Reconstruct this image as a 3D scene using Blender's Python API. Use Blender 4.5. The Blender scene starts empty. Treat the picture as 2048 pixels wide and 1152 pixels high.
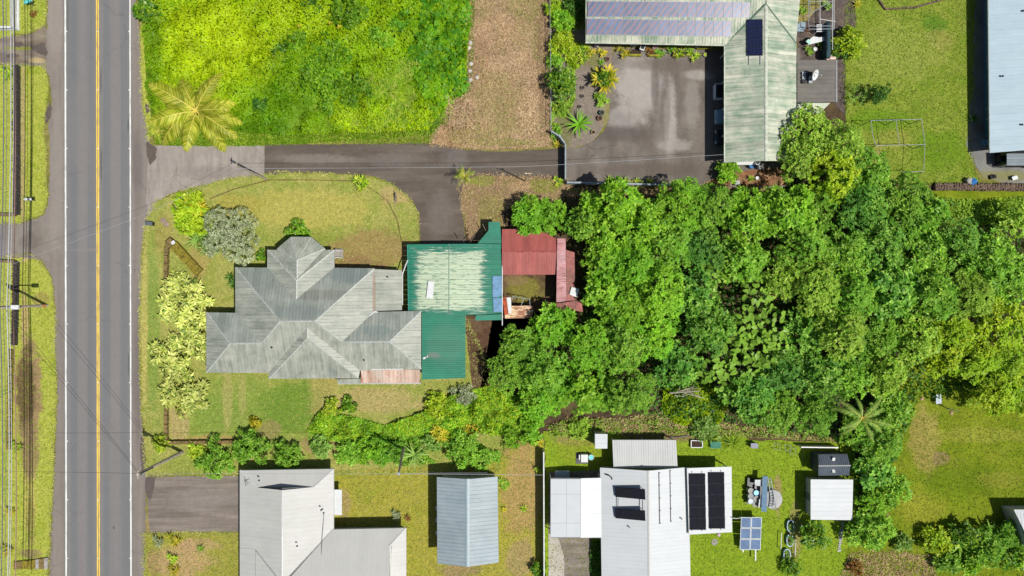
import bpy, math, random
import numpy as np
from mathutils import Vector, Matrix
R = math.radians
random.seed(11)
rng = np.random.default_rng(11)
scene = bpy.context.scene
COL = scene.collection
S, H = 0.055, 75.0            # metres per photo pixel on the ground, camera height

# ---------------------------------------------------------------- camera, sky, sun, exposure
cam = bpy.data.cameras.new('camera')
cam.sensor_width = 36.0
cam.lens = 36.0 * H / (2048 * S)
cam.clip_end = 2000
cam_o = bpy.data.objects.new('camera', cam)
cam_o.location = (0, 0, H)
COL.objects.link(cam_o)
scene.camera = cam_o

SUN_EL, SUN_AZ = R(61.8), math.atan2(-0.25, 0.476)     # direction towards the sun in the plan
sv = Vector((math.cos(SUN_EL) * math.cos(SUN_AZ), math.cos(SUN_EL) * math.sin(SUN_AZ), math.sin(SUN_EL)))
world = bpy.data.worlds.new('World')
scene.world = world
world.use_nodes = True
wn = world.node_tree
bg = wn.nodes['Background']
sky = wn.nodes.new('ShaderNodeTexSky')
sky.sky_type = 'NISHITA'
sky.sun_disc = False
sky.sun_elevation = SUN_EL
sky.sun_rotation = math.pi / 2 - SUN_AZ
wn.links.new(sky.outputs[0], bg.inputs[0])
bg.inputs[1].default_value = 0.065
sl = bpy.data.lights.new('sun', 'SUN')
sl.energy = 4.3
sl.angle = R(0.5)
sl.color = (1.0, 0.965, 0.90)
so = bpy.data.objects.new('sun', sl)
so.rotation_euler = (-sv).to_track_quat('-Z', 'Y').to_euler()
so.location = sv * 120
COL.objects.link(so)
vs = scene.view_settings
vs.view_transform = 'Standard'
vs.look = 'None'
vs.exposure = 0.25
vs.gamma = 1.0
vs.use_curve_mapping = False
scene.cycles.max_bounces = 6
scene.cycles.diffuse_bounces = 3

# ---------------------------------------------------------------- helpers
def W(px, py, h=0.0):
    k = S * (H - h) / H
    return Vector(((px - 1024) * k, (576 - py) * k, h))

GK = 0.84
def lin(c, g=None):
    g = GK if g is None else g
    return tuple(min(.9, g * x) for x in (((v / 255) / 12.92 if v <= 10 else ((v / 255 + 0.055) / 1.055) ** 2.4) for v in c)) + (1.0,)

def thing(name, label, cat, loc, rz=0.0, group=None):
    o = bpy.data.objects.new(name, None)
    o.empty_display_size = 0.3
    o.location = loc
    o.rotation_euler = (0, 0, rz)
    COL.objects.link(o)
    o['label'] = label
    o['category'] = cat
    if group:
        o['group'] = group
    return o

def tag(o, label, cat, group=None):
    o['label'] = label
    o['category'] = cat
    if group:
        o['group'] = group
    return o

def base_of(p):
    v = Vector((0, 0, 0))
    while p is not None:
        v += Vector(p.location)
        p = p.parent
    return v

def link(name, me, mat, parent=None, kind=None):
    o = bpy.data.objects.new(name, me)
    if mat is not None and len(me.materials) == 0:
        me.materials.append(mat)
    if parent is not None:
        o.parent = parent
    if kind:
        o['kind'] = kind
    COL.objects.link(o)
    return o

class MB:
    """collects shapes; build() links them as ONE mesh object"""
    def __init__(self):
        self.v, self.f = [], []
    def add(self, vs_, fs):
        k = len(self.v)
        self.v += [tuple(p) for p in vs_]
        self.f += [tuple(i + k for i in f) for f in fs]
        return self
    def box(self, c, s, rz=0.0, tilt=None):
        m = Matrix.Rotation(rz, 3, 'Z')
        if tilt is not None:
            m = m @ tilt
        c = Vector(c)
        p = [c + m @ Vector((x * s[0] / 2, y * s[1] / 2, z * s[2] / 2)) for z in (-1, 1) for x, y in ((-1, -1), (1, -1), (1, 1), (-1, 1))]
        return self.add(p, [(3, 2, 1, 0), (4, 5, 6, 7), (0, 1, 5, 4), (1, 2, 6, 5), (2, 3, 7, 6), (3, 0, 4, 7)])
    def bar(self, a, b, w, h, up=Vector((0, 0, 1))):
        a, b = Vector(a), Vector(b)
        d = (b - a).normalized()
        s = d.cross(up)
        if s.length < 1e-4:
            s = d.cross(Vector((1, 0, 0)))
        s.normalize()
        n = s.cross(d).normalized()
        p = [e + s * x * w / 2 + n * y * h / 2 for e in (a, b) for x, y in ((-1, -1), (1, -1), (1, 1), (-1, 1))]
        return self.add(p, [(0, 1, 2, 3), (7, 6, 5, 4), (0, 4, 5, 1), (1, 5, 6, 2), (2, 6, 7, 3), (3, 7, 4, 0)])
    def tube(self, pts, r, n=6, cap=True):
        pts = [Vector(p) for p in pts]
        rs = r if isinstance(r, (list, tuple)) else [r] * len(pts)
        k0 = len(self.v)
        for i, p in enumerate(pts):
            d = (pts[min(i + 1, len(pts) - 1)] - pts[max(i - 1, 0)])
            if d.length < 1e-6:
                d = Vector((0, 0, 1))
            d.normalize()
            a = d.cross(Vector((0, 0, 1)) if abs(d.z) < 0.9 else Vector((1, 0, 0))).normalized()
            b = d.cross(a)
            for j in range(n):
                t = 2 * math.pi * j / n
                self.v.append(tuple(p + (a * math.cos(t) + b * math.sin(t)) * rs[i]))
        for i in range(len(pts) - 1):
            for j in range(n):
                a0, a1 = k0 + i * n + j, k0 + i * n + (j + 1) % n
                self.f.append((a0, a1, a1 + n, a0 + n))
        if cap:
            self.f.append(tuple(k0 + j for j in reversed(range(n))))
            self.f.append(tuple(k0 + (len(pts) - 1) * n + j for j in range(n)))
        return self
    def lathe(self, c, prof, n=14):
        c = Vector(c)
        k0 = len(self.v)
        for r, z in prof:
            for j in range(n):
                t = 2 * math.pi * j / n
                self.v.append((c.x + r * math.cos(t), c.y + r * math.sin(t), c.z + z))
        for i in range(len(prof) - 1):
            for j in range(n):
                a0, a1 = k0 + i * n + j, k0 + i * n + (j + 1) % n
                self.f.append((a0, a1, a1 + n, a0 + n))
        self.f.append(tuple(k0 + (len(prof) - 1) * n + j for j in range(n)))
        self.f.append(tuple(k0 + j for j in reversed(range(n))))
        return self
    def prism(self, pts, z0, z1):
        """closed upright prism; pts counter-clockwise in plan"""
        n = len(pts)
        p = [(q[0], q[1], z0) for q in pts] + [(q[0], q[1], z1) for q in pts]
        return self.add(p, [tuple(reversed(range(n))), tuple(range(n, 2 * n))] + [(i, (i + 1) % n, (i + 1) % n + n, i + n) for i in range(n)])
    def slab(self, pts, nrm, t0, t1):
        n = len(pts)
        p = [q + nrm * t0 for q in pts] + [q + nrm * t1 for q in pts]
        return self.add(p, [tuple(reversed(range(n))), tuple(range(n, 2 * n))] + [(i, (i + 1) % n, (i + 1) % n + n, i + n) for i in range(n)])
    def build(self, name, mat, parent=None, local=False, smooth=False, kind=None):
        b = Vector((0, 0, 0)) if (local or parent is None) else base_of(parent)
        me = bpy.data.meshes.new(name)
        me.from_pydata([(x - b.x, y - b.y, z - b.z) for x, y, z in self.v], [], self.f)
        if smooth:
            me.shade_smooth()
        me.update()
        return link(name, me, mat, parent, kind)

def np_mesh(name, V, F, smooth=False):
    """V (n,3), F (m,k) arrays -> mesh"""
    me = bpy.data.meshes.new(name)
    V = np.ascontiguousarray(V, dtype=np.float32)
    F = np.ascontiguousarray(F, dtype=np.int32)
    me.vertices.add(len(V))
    me.vertices.foreach_set('co', V.ravel())
    me.loops.add(F.size)
    me.loops.foreach_set('vertex_index', F.ravel())
    me.polygons.add(len(F))
    me.polygons.foreach_set('loop_start', np.arange(0, F.size, F.shape[1], dtype=np.int32))
    me.update(calc_edges=True)
    return me

def ccw(pts):
    a = sum(pts[i][0] * pts[(i + 1) % len(pts)][1] - pts[(i + 1) % len(pts)][0] * pts[i][1] for i in range(len(pts)))
    return list(pts) if a > 0 else list(reversed(pts))

def inside(P, poly):
    x, y = P[:, 0], P[:, 1]
    r = np.zeros(len(P), bool)
    n = len(poly)
    for i in range(n):
        x0, y0 = poly[i][0], poly[i][1]
        x1, y1 = poly[(i + 1) % n][0], poly[(i + 1) % n][1]
        c = (y0 > y) != (y1 > y)
        with np.errstate(divide='ignore', invalid='ignore'):
            r ^= c & (x < (x1 - x0) * (y - y0) / (y1 - y0 + 1e-12) + x0)
    return r

def copy_tree(o, parent=None):
    c = o.copy()
    COL.objects.link(c)
    c.parent = parent
    for ch in list(o.children):
        copy_tree(ch, c)
    return c

# ---------------------------------------------------------------- materials
MATS = {}
def newmat(name):
    m = bpy.data.materials.new(name)
    m.use_nodes = True
    nt = m.node_tree
    return m, nt, nt.nodes['Principled BSDF']
def nd(nt, t, **kw):
    n = nt.nodes.new('ShaderNode' + t)
    for k, v in kw.items():
        setattr(n, k, v)
    return n
def plug(nt, sock, v):
    if isinstance(v, bpy.types.NodeSocket):
        nt.links.new(v, sock)
    else:
        sock.default_value = v
def wpos(nt, sc=(1, 1, 1), rot=0.0):
    g = nd(nt, 'NewGeometry')
    m = nd(nt, 'Mapping')
    m.inputs['Scale'].default_value = sc
    m.inputs['Rotation'].default_value = (0, 0, rot)
    nt.links.new(g.outputs['Position'], m.inputs['Vector'])
    return m.outputs[0]
def noise(nt, vec, scale, detail=5.0, rough=0.55, dist=0.0):
    n = nd(nt, 'TexNoise')
    nt.links.new(vec, n.inputs['Vector'])
    n.inputs['Scale'].default_value = scale
    n.inputs['Detail'].default_value = detail
    n.inputs['Roughness'].default_value = rough
    n.inputs['Distortion'].default_value = dist
    return n.outputs['Fac']
def ramp(nt, fac, stops):
    n = nd(nt, 'ValToRGB')
    nt.links.new(fac, n.inputs[0])
    e = n.color_ramp.elements
    while len(e) < len(stops):
        e.new(0.5)
    for i, (p, c) in enumerate(stops):
        e[i].position = p
        e[i].color = c if len(c) == 4 else lin(c)
    return n.outputs[0]
def mixc(nt, fac, a, b, blend='MIX'):
    n = nd(nt, 'Mix', data_type='RGBA', blend_type=blend)
    plug(nt, n.inputs[0], fac)
    plug(nt, n.inputs[6], a)
    plug(nt, n.inputs[7], b)
    return n.outputs[2]
def mth(nt, op, a, b=None, c=None):
    n = nd(nt, 'Math', operation=op)
    plug(nt, n.inputs[0], a)
    if b is not None:
        plug(nt, n.inputs[1], b)
    if c is not None:
        plug(nt, n.inputs[2], c)
    return n.outputs[0]
def sstep(nt, v, lo, hi):
    n = nd(nt, 'MapRange', interpolation_type='SMOOTHSTEP')
    plug(nt, n.inputs[0], v)
    n.inputs[1].default_value = lo
    n.inputs[2].default_value = hi
    return n.outputs[0]
def bump(nt, b, h, strength=0.5, dist=0.05):
    n = nd(nt, 'Bump')
    n.inputs['Strength'].default_value = strength
    n.inputs['Distance'].default_value = dist
    nt.links.new(h, n.inputs['Height'])
    nt.links.new(n.outputs[0], b.inputs['Normal'])
def hsvr(nt, col, fac, amt=0.25, raw=False):
    """multiply brightness by 1 +- amt/2 with a 0..1 value"""
    if not raw:
        mr = nd(nt, 'MapRange')
        nt.links.new(fac, mr.inputs[0])
        mr.inputs[1].default_value = .3
        mr.inputs[2].default_value = .7
        fac = mr.outputs[0]
    m = mth(nt, 'MULTIPLY_ADD', fac, amt, 1 - amt / 2)
    n = nd(nt, 'HueSaturation')
    nt.links.new(col, n.inputs['Color'])
    nt.links.new(m, n.inputs['Value'])
    return n.outputs[0]
def blob(nt, px, py, rx, ry, jit, h=0.0, amp=0.9, soft=0.5, box=False):
    """0..1 mask of a ragged patch around a place on the ground"""
    c = W(px, py, h)
    g = nd(nt, 'NewGeometry')
    s = nd(nt, 'VectorMath', operation='SUBTRACT')
    nt.links.new(g.outputs['Position'], s.inputs[0])
    s.inputs[1].default_value = (c.x, c.y, 0)
    q = nd(nt, 'VectorMath', operation='MULTIPLY')
    nt.links.new(s.outputs[0], q.inputs[0])
    q.inputs[1].default_value = (1 / (rx * S), 1 / (ry * S), 0)
    if box:
        ab = nd(nt, 'VectorMath', operation='ABSOLUTE')
        nt.links.new(q.outputs[0], ab.inputs[0])
        sx = nd(nt, 'SeparateXYZ')
        nt.links.new(ab.outputs[0], sx.inputs[0])
        lv = mth(nt, 'MAXIMUM', sx.outputs[0], sx.outputs[1])
    else:
        l = nd(nt, 'VectorMath', operation='LENGTH')
        nt.links.new(q.outputs[0], l.inputs[0])
        lv = l.outputs['Value']
    v = mth(nt, 'MULTIPLY_ADD', jit, amp, lv)
    return sstep(nt, v, 1.0 + amp / 2 + soft / 2, 1.0 + amp / 2 - soft / 2)

def plain(name, c, rough=0.6, metal=0.0, var=0.18, scale=3.0, spec=0.4):
    if name in MATS:
        return MATS[name]
    m, nt, b = newmat(name)
    p = wpos(nt)
    n1 = noise(nt, p, scale, 6, 0.6)
    col = ramp(nt, n1, [(0.3, lin(tuple(v * (1 - var) for v in c))), (0.7, lin(tuple(min(255, v * (1 + var * 0.6)) for v in c)))])
    nt.links.new(col, b.inputs['Base Color'])
    b.inputs['Roughness'].default_value = rough
    b.inputs['Metallic'].default_value = metal
    b.inputs['Specular IOR Level'].default_value = spec
    MATS[name] = m
    return m

def ground_mat(name, cols, patches=(), fine=7.0, big=0.22, bumpy=0.6, fine_amt=0.7, stripes=None, spots=None):
    m, nt, b = newmat(name)
    p = wpos(nt)
    n1 = noise(nt, p, big, 10, 0.72, 0.6)
    k = len(cols)
    col = ramp(nt, n1, [(0.30 + 0.40 * i / max(1, k - 1), c) for i, c in enumerate(cols)])
    jit = noise(nt, p, 0.55, 9, 0.75)
    for (px, py, rx, ry, c, st) in patches:
        mk = blob(nt, px, py, rx, ry, jit, amp=2.2, soft=0.5)
        col = mixc(nt, mth(nt, 'MULTIPLY', mk, st), col, lin(c))
    if spots:
        sp = sstep(nt, noise(nt, p, 1.1, 7, .7), .55, .66)
        col = mixc(nt, mth(nt, 'MULTIPLY', sp, .4), col, lin(spots))
    if stripes:
        v = wpos(nt, stripes[0], stripes[1])
        col = hsvr(nt, col, noise(nt, v, 1.0, 4, 0.6), stripes[2])
    f1 = noise(nt, p, fine, 6, 0.7)
    f2 = noise(nt, p, fine * 0.25, 5, 0.6)
    col = hsvr(nt, col, f1, fine_amt * .45)
    col = hsvr(nt, col, f2, fine_amt * .45)
    col = hsvr(nt, col, noise(nt, p, fine * .5, 6, .75), fine_amt * .4)
    nt.links.new(col, b.inputs['Base Color'])
    b.inputs['Roughness'].default_value = 0.95
    b.inputs['Specular IOR Level'].default_value = 0.1
    bump(nt, b, f1, bumpy, 0.12)
    return m

def leaf_mat(name, cols, trans=0.36, rough=0.5, spec=0.25, big=0.18, tint=None, gain=1.5, patches=()):
    cols = [lin(c, gain) for c in cols]
    m, nt, b = newmat(name)
    g = nd(nt, 'NewGeometry')
    oi = nd(nt, 'ObjectInfo')
    k = len(cols)
    col = ramp(nt, g.outputs['Random Per Island'], [(i / max(1, k - 1), c) for i, c in enumerate(cols)])
    p = wpos(nt)
    n1 = noise(nt, p, big, 4, 0.6)
    if tint:
        col = mixc(nt, sstep(nt, n1, 0.47, 0.62), col, mixc(nt, 0.6, col, lin(tint, gain)))
    for (px, py, rx, ry, c, st) in patches:
        mk = blob(nt, px, py, rx, ry, noise(nt, p, 0.3, 6, .7), amp=1.6, soft=.9)
        col = mixc(nt, mth(nt, 'MULTIPLY', mk, st), col, mixc(nt, .7, col, lin(c, gain)))
    col = hsvr(nt, col, noise(nt, p, 0.55, 4, 0.65), 0.5)
    col = hsvr(nt, col, oi.outputs['Random'], 0.30, True)
    nt.links.new(col, b.inputs['Base Color'])
    b.inputs['Roughness'].default_value = rough
    b.inputs['Specular IOR Level'].default_value = spec
    t = nd(nt, 'BsdfTranslucent')
    nt.links.new(col, t.inputs['Color'])
    mx = nd(nt, 'MixShader')
    mx.inputs[0].default_value = trans
    nt.links.new(b.outputs[0], mx.inputs[1])
    nt.links.new(t.outputs[0], mx.inputs[2])
    nt.links.new(mx.outputs[0], nt.nodes['Material Output'].inputs['Surface'])
    return m

def roof_mat(name, c0, c1, streak=(1, 1, 1), rust=None, rust_amt=0.0, amt=0.6, tintvar=0.16, rough=0.5, dark=None, lo=0.35, hi=0.65, rust_c=(125, 72, 48), masks=(), boxm=False, dth=(.54, .72)):
    """weathered sheet metal: two tones in streaks down the slope, rust, tone per sheet"""
    m, nt, b = newmat(name)
    oi = nd(nt, 'ObjectInfo')
    p = wpos(nt)
    sp = wpos(nt, streak)
    n1 = noise(nt, sp, 1.0, 6, 0.65)
    n2 = noise(nt, p, 0.6, 6, 0.65)
    f = mth(nt, 'MULTIPLY_ADD', n2, 0.5, mth(nt, 'MULTIPLY', n1, 0.5))
    col = ramp(nt, f, [(lo, c0), (hi, c1)])
    for (px, py, rx, ry, c, st, h) in masks:
        jit = noise(nt, wpos(nt, tuple(v * 1.2 for v in streak)), 1.0, 5, 0.75)
        mk = blob(nt, px, py, rx, ry, jit, h, 1.1, 0.06 if boxm else 0.5, boxm)
        col = mixc(nt, mth(nt, 'MULTIPLY', mk, st), col, lin(c))
    if dark:
        n3 = noise(nt, wpos(nt, tuple(v * 2.3 for v in streak)), 1.0, 5, 0.7)
        col = mixc(nt, mth(nt, 'MULTIPLY', sstep(nt, n3, *dth), amt), col, lin(dark))
    if rust_amt > 0:
        n4 = noise(nt, wpos(nt, streak), 2.1, 6, 0.7)
        n5 = noise(nt, p, 0.35, 3, 0.6)
        mk = sstep(nt, mth(nt, 'MULTIPLY_ADD', n5, 0.8, n4), 1.02 - rust_amt, 1.14 - rust_amt)
        col = mixc(nt, mth(nt, 'MULTIPLY', mk, 0.8), col, lin(rust_c))
    col = hsvr(nt, col, oi.outputs['Random'], tintvar, True)
    nt.links.new(col, b.inputs['Base Color'])
    b.inputs['Roughness'].default_value = rough
    b.inputs['Specular IOR Level'].default_value = 0.3
    bump(nt, b, n1, 0.15, 0.03)
    return m

def glass(name, c=(38, 48, 56)):
    m, nt, b = newmat(name)
    b.inputs['Base Color'].default_value = lin(c)
    b.inputs['Roughness'].default_value = 0.08
    b.inputs['Specular IOR Level'].default_value = 0.6
    return m

M_WHITE = plain('white_paint', (214, 216, 214), 0.5, var=0.06)
M_GALV = plain('galvanised', (158, 164, 166), 0.5, 0.1, var=0.15)
M_DARK = plain('dark_metal', (42, 44, 48), 0.45, 0.2)
M_BLACK = plain('black_rubber', (26, 26, 27), 0.8)
M_WOOD = plain('weathered_wood', (112, 100, 88), 0.85, var=0.3, scale=5)
M_POLE = plain('pole_wood', (176, 164, 148), 0.85, var=0.3, scale=4)
M_BARK = plain('bark', (96, 84, 70), 0.9, var=0.35, scale=4)
M_CONC = plain('concrete', (160, 154, 146), 0.9, var=0.16, scale=2)
M_WALL = plain('wall_paint', (190, 188, 178), 0.8, var=0.08)
M_GWALL = plain('grey_green_wall', (120, 128, 120), 0.8, var=0.1)
M_BWALL = plain('blue_wall', (70, 110, 130), 0.7, var=0.1)
M_GLASS = glass('window_glass')
M_TERRA = plain('terracotta', (176, 132, 104), 0.8)
M_SOIL = plain('pot_soil', (62, 48, 38), 0.95, var=0.4, scale=9)
M_TEAL = plain('teal_plastic', (96, 205, 205), 0.4, var=0.08)
M_BLUE = plain('blue_plastic', (40, 120, 190), 0.5, var=0.3, scale=6)
M_SKYBLUE = plain('pale_blue_sheet', (104, 146, 180), 0.5, var=0.14)
M_STEELBLUE = plain('steel_blue_sheet', (74, 112, 140), 0.6, 0.0, var=0.14)
M_CREAM = plain('cream_paint', (226, 200, 160), 0.6, var=0.1)
M_LIME = plain('mossy_board', (142, 138, 34), 0.8, var=0.25)

# ================================================================ THE SETTING: ground, road, drives, lawns
def smooth_poly(pts, sub=5, jit=0.0, closed=True):
    P = [Vector((a, b)) for a, b in pts]
    n = len(P)
    out = []
    for i in range(n):
        p0, p1, p2, p3 = P[i - 1], P[i], P[(i + 1) % n], P[(i + 2) % n]
        for k in range(sub):
            t = k / sub
            q = 0.5 * ((2 * p1) + (p2 - p0) * t + (2 * p0 - 5 * p1 + 4 * p2 - p3) * t * t + (3 * p1 - p0 - 3 * p2 + p3) * t ** 3)
            if jit:
                q = q + Vector((random.uniform(-jit, jit), random.uniform(-jit, jit)))
            out.append(q)
    return out

def dense(pts, step=14, jit=0.0):
    out = []
    for i in range(len(pts)):
        a, b = Vector(pts[i]), Vector(pts[(i + 1) % len(pts)])
        n = max(1, int((b - a).length / step))
        for k in range(n):
            out.append(a.lerp(b, k / n) + Vector((random.uniform(-jit, jit), random.uniform(-jit, jit))))
    return out

SHEETS = {}
def sheet(name, pts, mat, level, jit=2.0, smooth=False, step=12, key=None):
    q = smooth_poly(pts, 5, jit) if smooth else dense(pts, step, jit)
    w = ccw([(W(a, b).x, W(a, b).y) for a, b in q])
    z = 0.004 * level
    me = bpy.data.meshes.new(name)
    me.from_pydata([(x, y, z) for x, y in w], [], [tuple(range(len(w)))])
    me.update()
    SHEETS[key or name] = w
    return link(name, me, mat, None, 'structure')

# ---- materials of the ground
DIRT = ground_mat('dirt', [(104, 84, 66), (132, 110, 88), (158, 136, 110)], fine=6, big=0.35, bumpy=0.8)
M_GROUND = ground_mat('open_ground', [(98, 104, 44), (128, 124, 62), (150, 134, 92)], fine=5)
M_DRY = ground_mat('dry_field', [(156, 128, 100), (186, 156, 124), (206, 180, 146)],
                   [(905, 265, 40, 40, (176, 140, 100), .8), (960, 270, 60, 20, (142, 140, 70), .7), (1040, 60, 20, 40, (140, 135, 80), .5), (1010, 285, 80, 8, (140, 145, 70), .8), (990, 200, 46, 60, (146, 142, 80), .7), (1074, 60, 14, 60, (138, 140, 74), .7), (1020, 250, 50, 20, (150, 146, 84), .7), (960, 20, 30, 30, (152, 142, 86), .6), (1060, 230, 26, 40, (206, 180, 142), .7), (960, 110, 18, 60, (160, 124, 96), .7), (1050, 10, 40, 26, (136, 140, 70), .7), (930, 60, 16, 50, (150, 116, 90), .8), (1000, 60, 40, 30, (196, 164, 128), .6), (1085, 130, 10, 120, (120, 96, 74), .7)], fine=9, big=0.3, bumpy=1.0, fine_amt=0.9, spots=(140, 112, 86))
M_FLOOR = ground_mat('forest_floor', [(58, 48, 36), (84, 70, 52), (104, 92, 60)], fine=5, big=0.5, fine_amt=0.8)
M_YARD = ground_mat('yard_lawn', [(136, 144, 62), (160, 157, 86), (134, 146, 62), (182, 168, 110)], [
    (620, 420, 130, 40, (174, 164, 84), .8), (480, 410, 50, 22, (160, 150, 70), .8), (640, 490, 60, 30, (124, 138, 48), .6),
    (745, 500, 80, 40, (150, 122, 82), .75), (700, 530, 70, 18, (140, 110, 76), .8), (790, 390, 30, 20, (184, 154, 112), .6),
    (480, 830, 150, 70, (126, 146, 62), .85), (430, 820, 60, 30, (122, 144, 60), .9), (590, 815, 70, 50, (106, 134, 48), .95), (700, 860, 60, 30, (122, 142, 52), .8), (650, 790, 30, 60, (166, 150, 90), .6),
    (750, 800, 90, 25, (172, 154, 102), .85), (360, 840, 20, 50, (176, 154, 106), .8), (420, 880, 60, 10, (176, 146, 96), .8),
    (307, 650, 12, 180, (126, 146, 66), .9), (288, 650, 7, 190, (178, 168, 96), .9), (400, 520, 20, 40, (170, 136, 92), .5), (330, 470, 20, 40, (150, 134, 74), .6),
    (640, 890, 40, 20, (150, 124, 90), .7), (540, 860, 20, 20, (150, 126, 90), .6), (940, 830, 50, 40, (132, 112, 84), .8),
    (455, 800, 10, 60, (176, 160, 104), .5), (485, 790, 8, 40, (176, 160, 104), .4)], fine=8, big=0.25, spots=(124, 132, 52))
M_SIDE = ground_mat('side_lawn', [(150, 148, 50), (160, 152, 62), (138, 146, 44)], [
    (1045, 980, 40, 90, (170, 140, 92), .85), (1040, 1120, 30, 40, (164, 140, 100), .8), (920, 1140, 40, 14, (150, 124, 96), .8), (960, 900, 60, 14, (166, 134, 94), .7), (690, 1010, 12, 30, (160, 136, 96), .7)], fine=8, big=0.3, spots=(120, 130, 34))
M_GREEN = ground_mat('green_lawn', [(112, 142, 26), (132, 154, 40), (120, 146, 30)], [
    (1150, 880, 40, 10, (150, 126, 90), .7), (1555, 990, 8, 40, (160, 134, 100), .8), (1180, 900, 60, 30, (140, 146, 48), .5), (1590, 1060, 12, 60, (150, 128, 92), .6), (1330, 868, 90, 14, (128, 100, 80), .9), (1250, 850, 90, 18, (136, 104, 84), .9), (1450, 850, 60, 18, (120, 104, 76), .6)], fine=8, big=0.35, spots=(96, 126, 20))
M_CLEAR = ground_mat('clearing_lawn', [(100, 122, 18), (118, 132, 28), (130, 138, 38)], [
    (1850, 880, 30, 70, (158, 142, 78), .8), (1880, 915, 16, 14, (140, 116, 86), .7), (1960, 870, 100, 16, (150, 148, 62), .5), (1930, 960, 80, 30, (96, 118, 20), .7), (1840, 1020, 50, 30, (146, 144, 48), .6), (2000, 960, 40, 16, (146, 142, 56), .5)], fine=8, big=0.3, stripes=((0.5, 0.15, 1), 0.5, 0.25), spots=(98, 114, 18))
M_TOPR = ground_mat('top_lawn', [(98, 128, 30), (126, 142, 50), (142, 150, 66)], [
    (1870, 50, 26, 16, (88, 124, 36), .9), (1880, 80, 30, 22, (150, 140, 76), .55), (1760, 240, 60, 22, (106, 138, 34), .9), (1880, 300, 50, 40, (100, 134, 26), .8), (1760, 340, 12, 60, (166, 150, 96), .7), (1790, 280, 30, 20, (146, 148, 66), .7), (1800, 110, 80, 60, (146, 154, 72), .6)], fine=8, big=0.5, spots=(92, 122, 26))
M_VERGE = ground_mat('verge_grass', [(140, 154, 44), (168, 172, 76), (150, 160, 54)], [
    (50, 640, 8, 60, (184, 156, 110), .8), (52, 480, 9, 40, (196, 168, 120), .9), (46, 300, 5, 190, (170, 150, 110), .8), (60, 1000, 12, 90, (180, 168, 92), .8), (72, 780, 10, 70, (170, 140, 104), .8), (82, 600, 16, 14, (150, 130, 80), .6), (56, 790, 26, 110, (150, 124, 92), .9), (52, 780, 18, 80, (96, 80, 54), .85), (60, 900, 18, 60, (140, 116, 86), .8), (62, 1040, 8, 50, (120, 108, 60), .5), (60, 1108, 24, 10, (140, 118, 90), .8)], fine=9, big=0.4, spots=(128, 146, 36))
M_FIELD = ground_mat('field_ground', [(66, 94, 8), (86, 116, 12), (76, 98, 14)], fine=5, big=0.3)
M_GRAVEL = ground_mat('garden_gravel', [(116, 106, 96), (138, 126, 114), (120, 112, 96)], [(1130, 230, 20, 60, (110, 112, 56), .7), (1160, 110, 40, 20, (120, 112, 72), .7), (1215, 240, 10, 40, (140, 136, 66), .6), (1190, 130, 10, 30, (120, 124, 66), .6)], fine=10, big=0.6, fine_amt=0.6)
M_SCRUB = ground_mat('scrub_ground', [(128, 104, 80), (146, 122, 92), (120, 120, 52)], [(1180, 376, 40, 12, (110, 130, 40), .8), (1090, 372, 30, 14, (120, 130, 44), .8), (960, 360, 30, 12, (124, 134, 52), .8), (985, 430, 30, 40, (128, 126, 62), .7), (1040, 372, 20, 10, (176, 146, 110), .7)], fine=8, big=0.6, fine_amt=0.8)

def asphalt(name, cols, streak=(1, 1, 1), amt=0.25, patches=(), crack=0.0, fine=14, cscale=0.25, wet=False, dark_edge=None):
    m, nt, b = newmat(name)
    p = wpos(nt)
    n1 = noise(nt, wpos(nt, streak), 1.0, 6, 0.6)
    k = len(cols)
    col = ramp(nt, n1, [(0.3 + 0.4 * i / max(1, k - 1), c) for i, c in enumerate(cols)])
    jit = noise(nt, p, 0.6, 10, 0.78)
    for (px, py, rx, ry, c, st) in patches:
        mk = blob(nt, px, py, rx, ry, jit, amp=1.0 if rx < 10 else 2.0, soft=0.8)
        col = mixc(nt, mth(nt, 'MULTIPLY', mk, st), col, lin(c))
    f1 = noise(nt, p, fine, 5, 0.7)
    col = hsvr(nt, col, f1, amt * .6)
    col = hsvr(nt, col, noise(nt, p, 1.6, 6, 0.75), amt * 0.55)
    col = hsvr(nt, col, noise(nt, p, 0.35, 5, 0.7), amt * 0.4)
    if crack:
        v = nd(nt, 'TexVoronoi', feature='DISTANCE_TO_EDGE')
        d = nd(nt, 'VectorMath', operation='ADD')
        nv = nd(nt, 'TexNoise')
        nv.inputs['Scale'].default_value = 0.8
        nv.inputs['Detail'].default_value = 5
        nt.links.new(p, nv.inputs['Vector'])
        nt.links.new(p, d.inputs[0])
        nt.links.new(nv.outputs['Color'], d.inputs[1])
        nt.links.new(d.outputs[0], v.inputs['Vector'])
        v.inputs['Scale'].default_value = cscale
        ck = mth(nt, 'MULTIPLY', sstep(nt, v.outputs['Distance'], 0.010, 0.002), sstep(nt, noise(nt, p, 0.15, 2), 0.45, 0.58))
        col = mixc(nt, mth(nt, 'MULTIPLY', ck, crack * .6), col, lin((70, 65, 60)))
    nt.links.new(col, b.inputs['Base Color'])
    b.inputs['Roughness'].default_value = 0.9
    b.inputs['Specular IOR Level'].default_value = 0.15
    bump(nt, b, f1, 0.25, 0.03)
    return m

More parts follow.
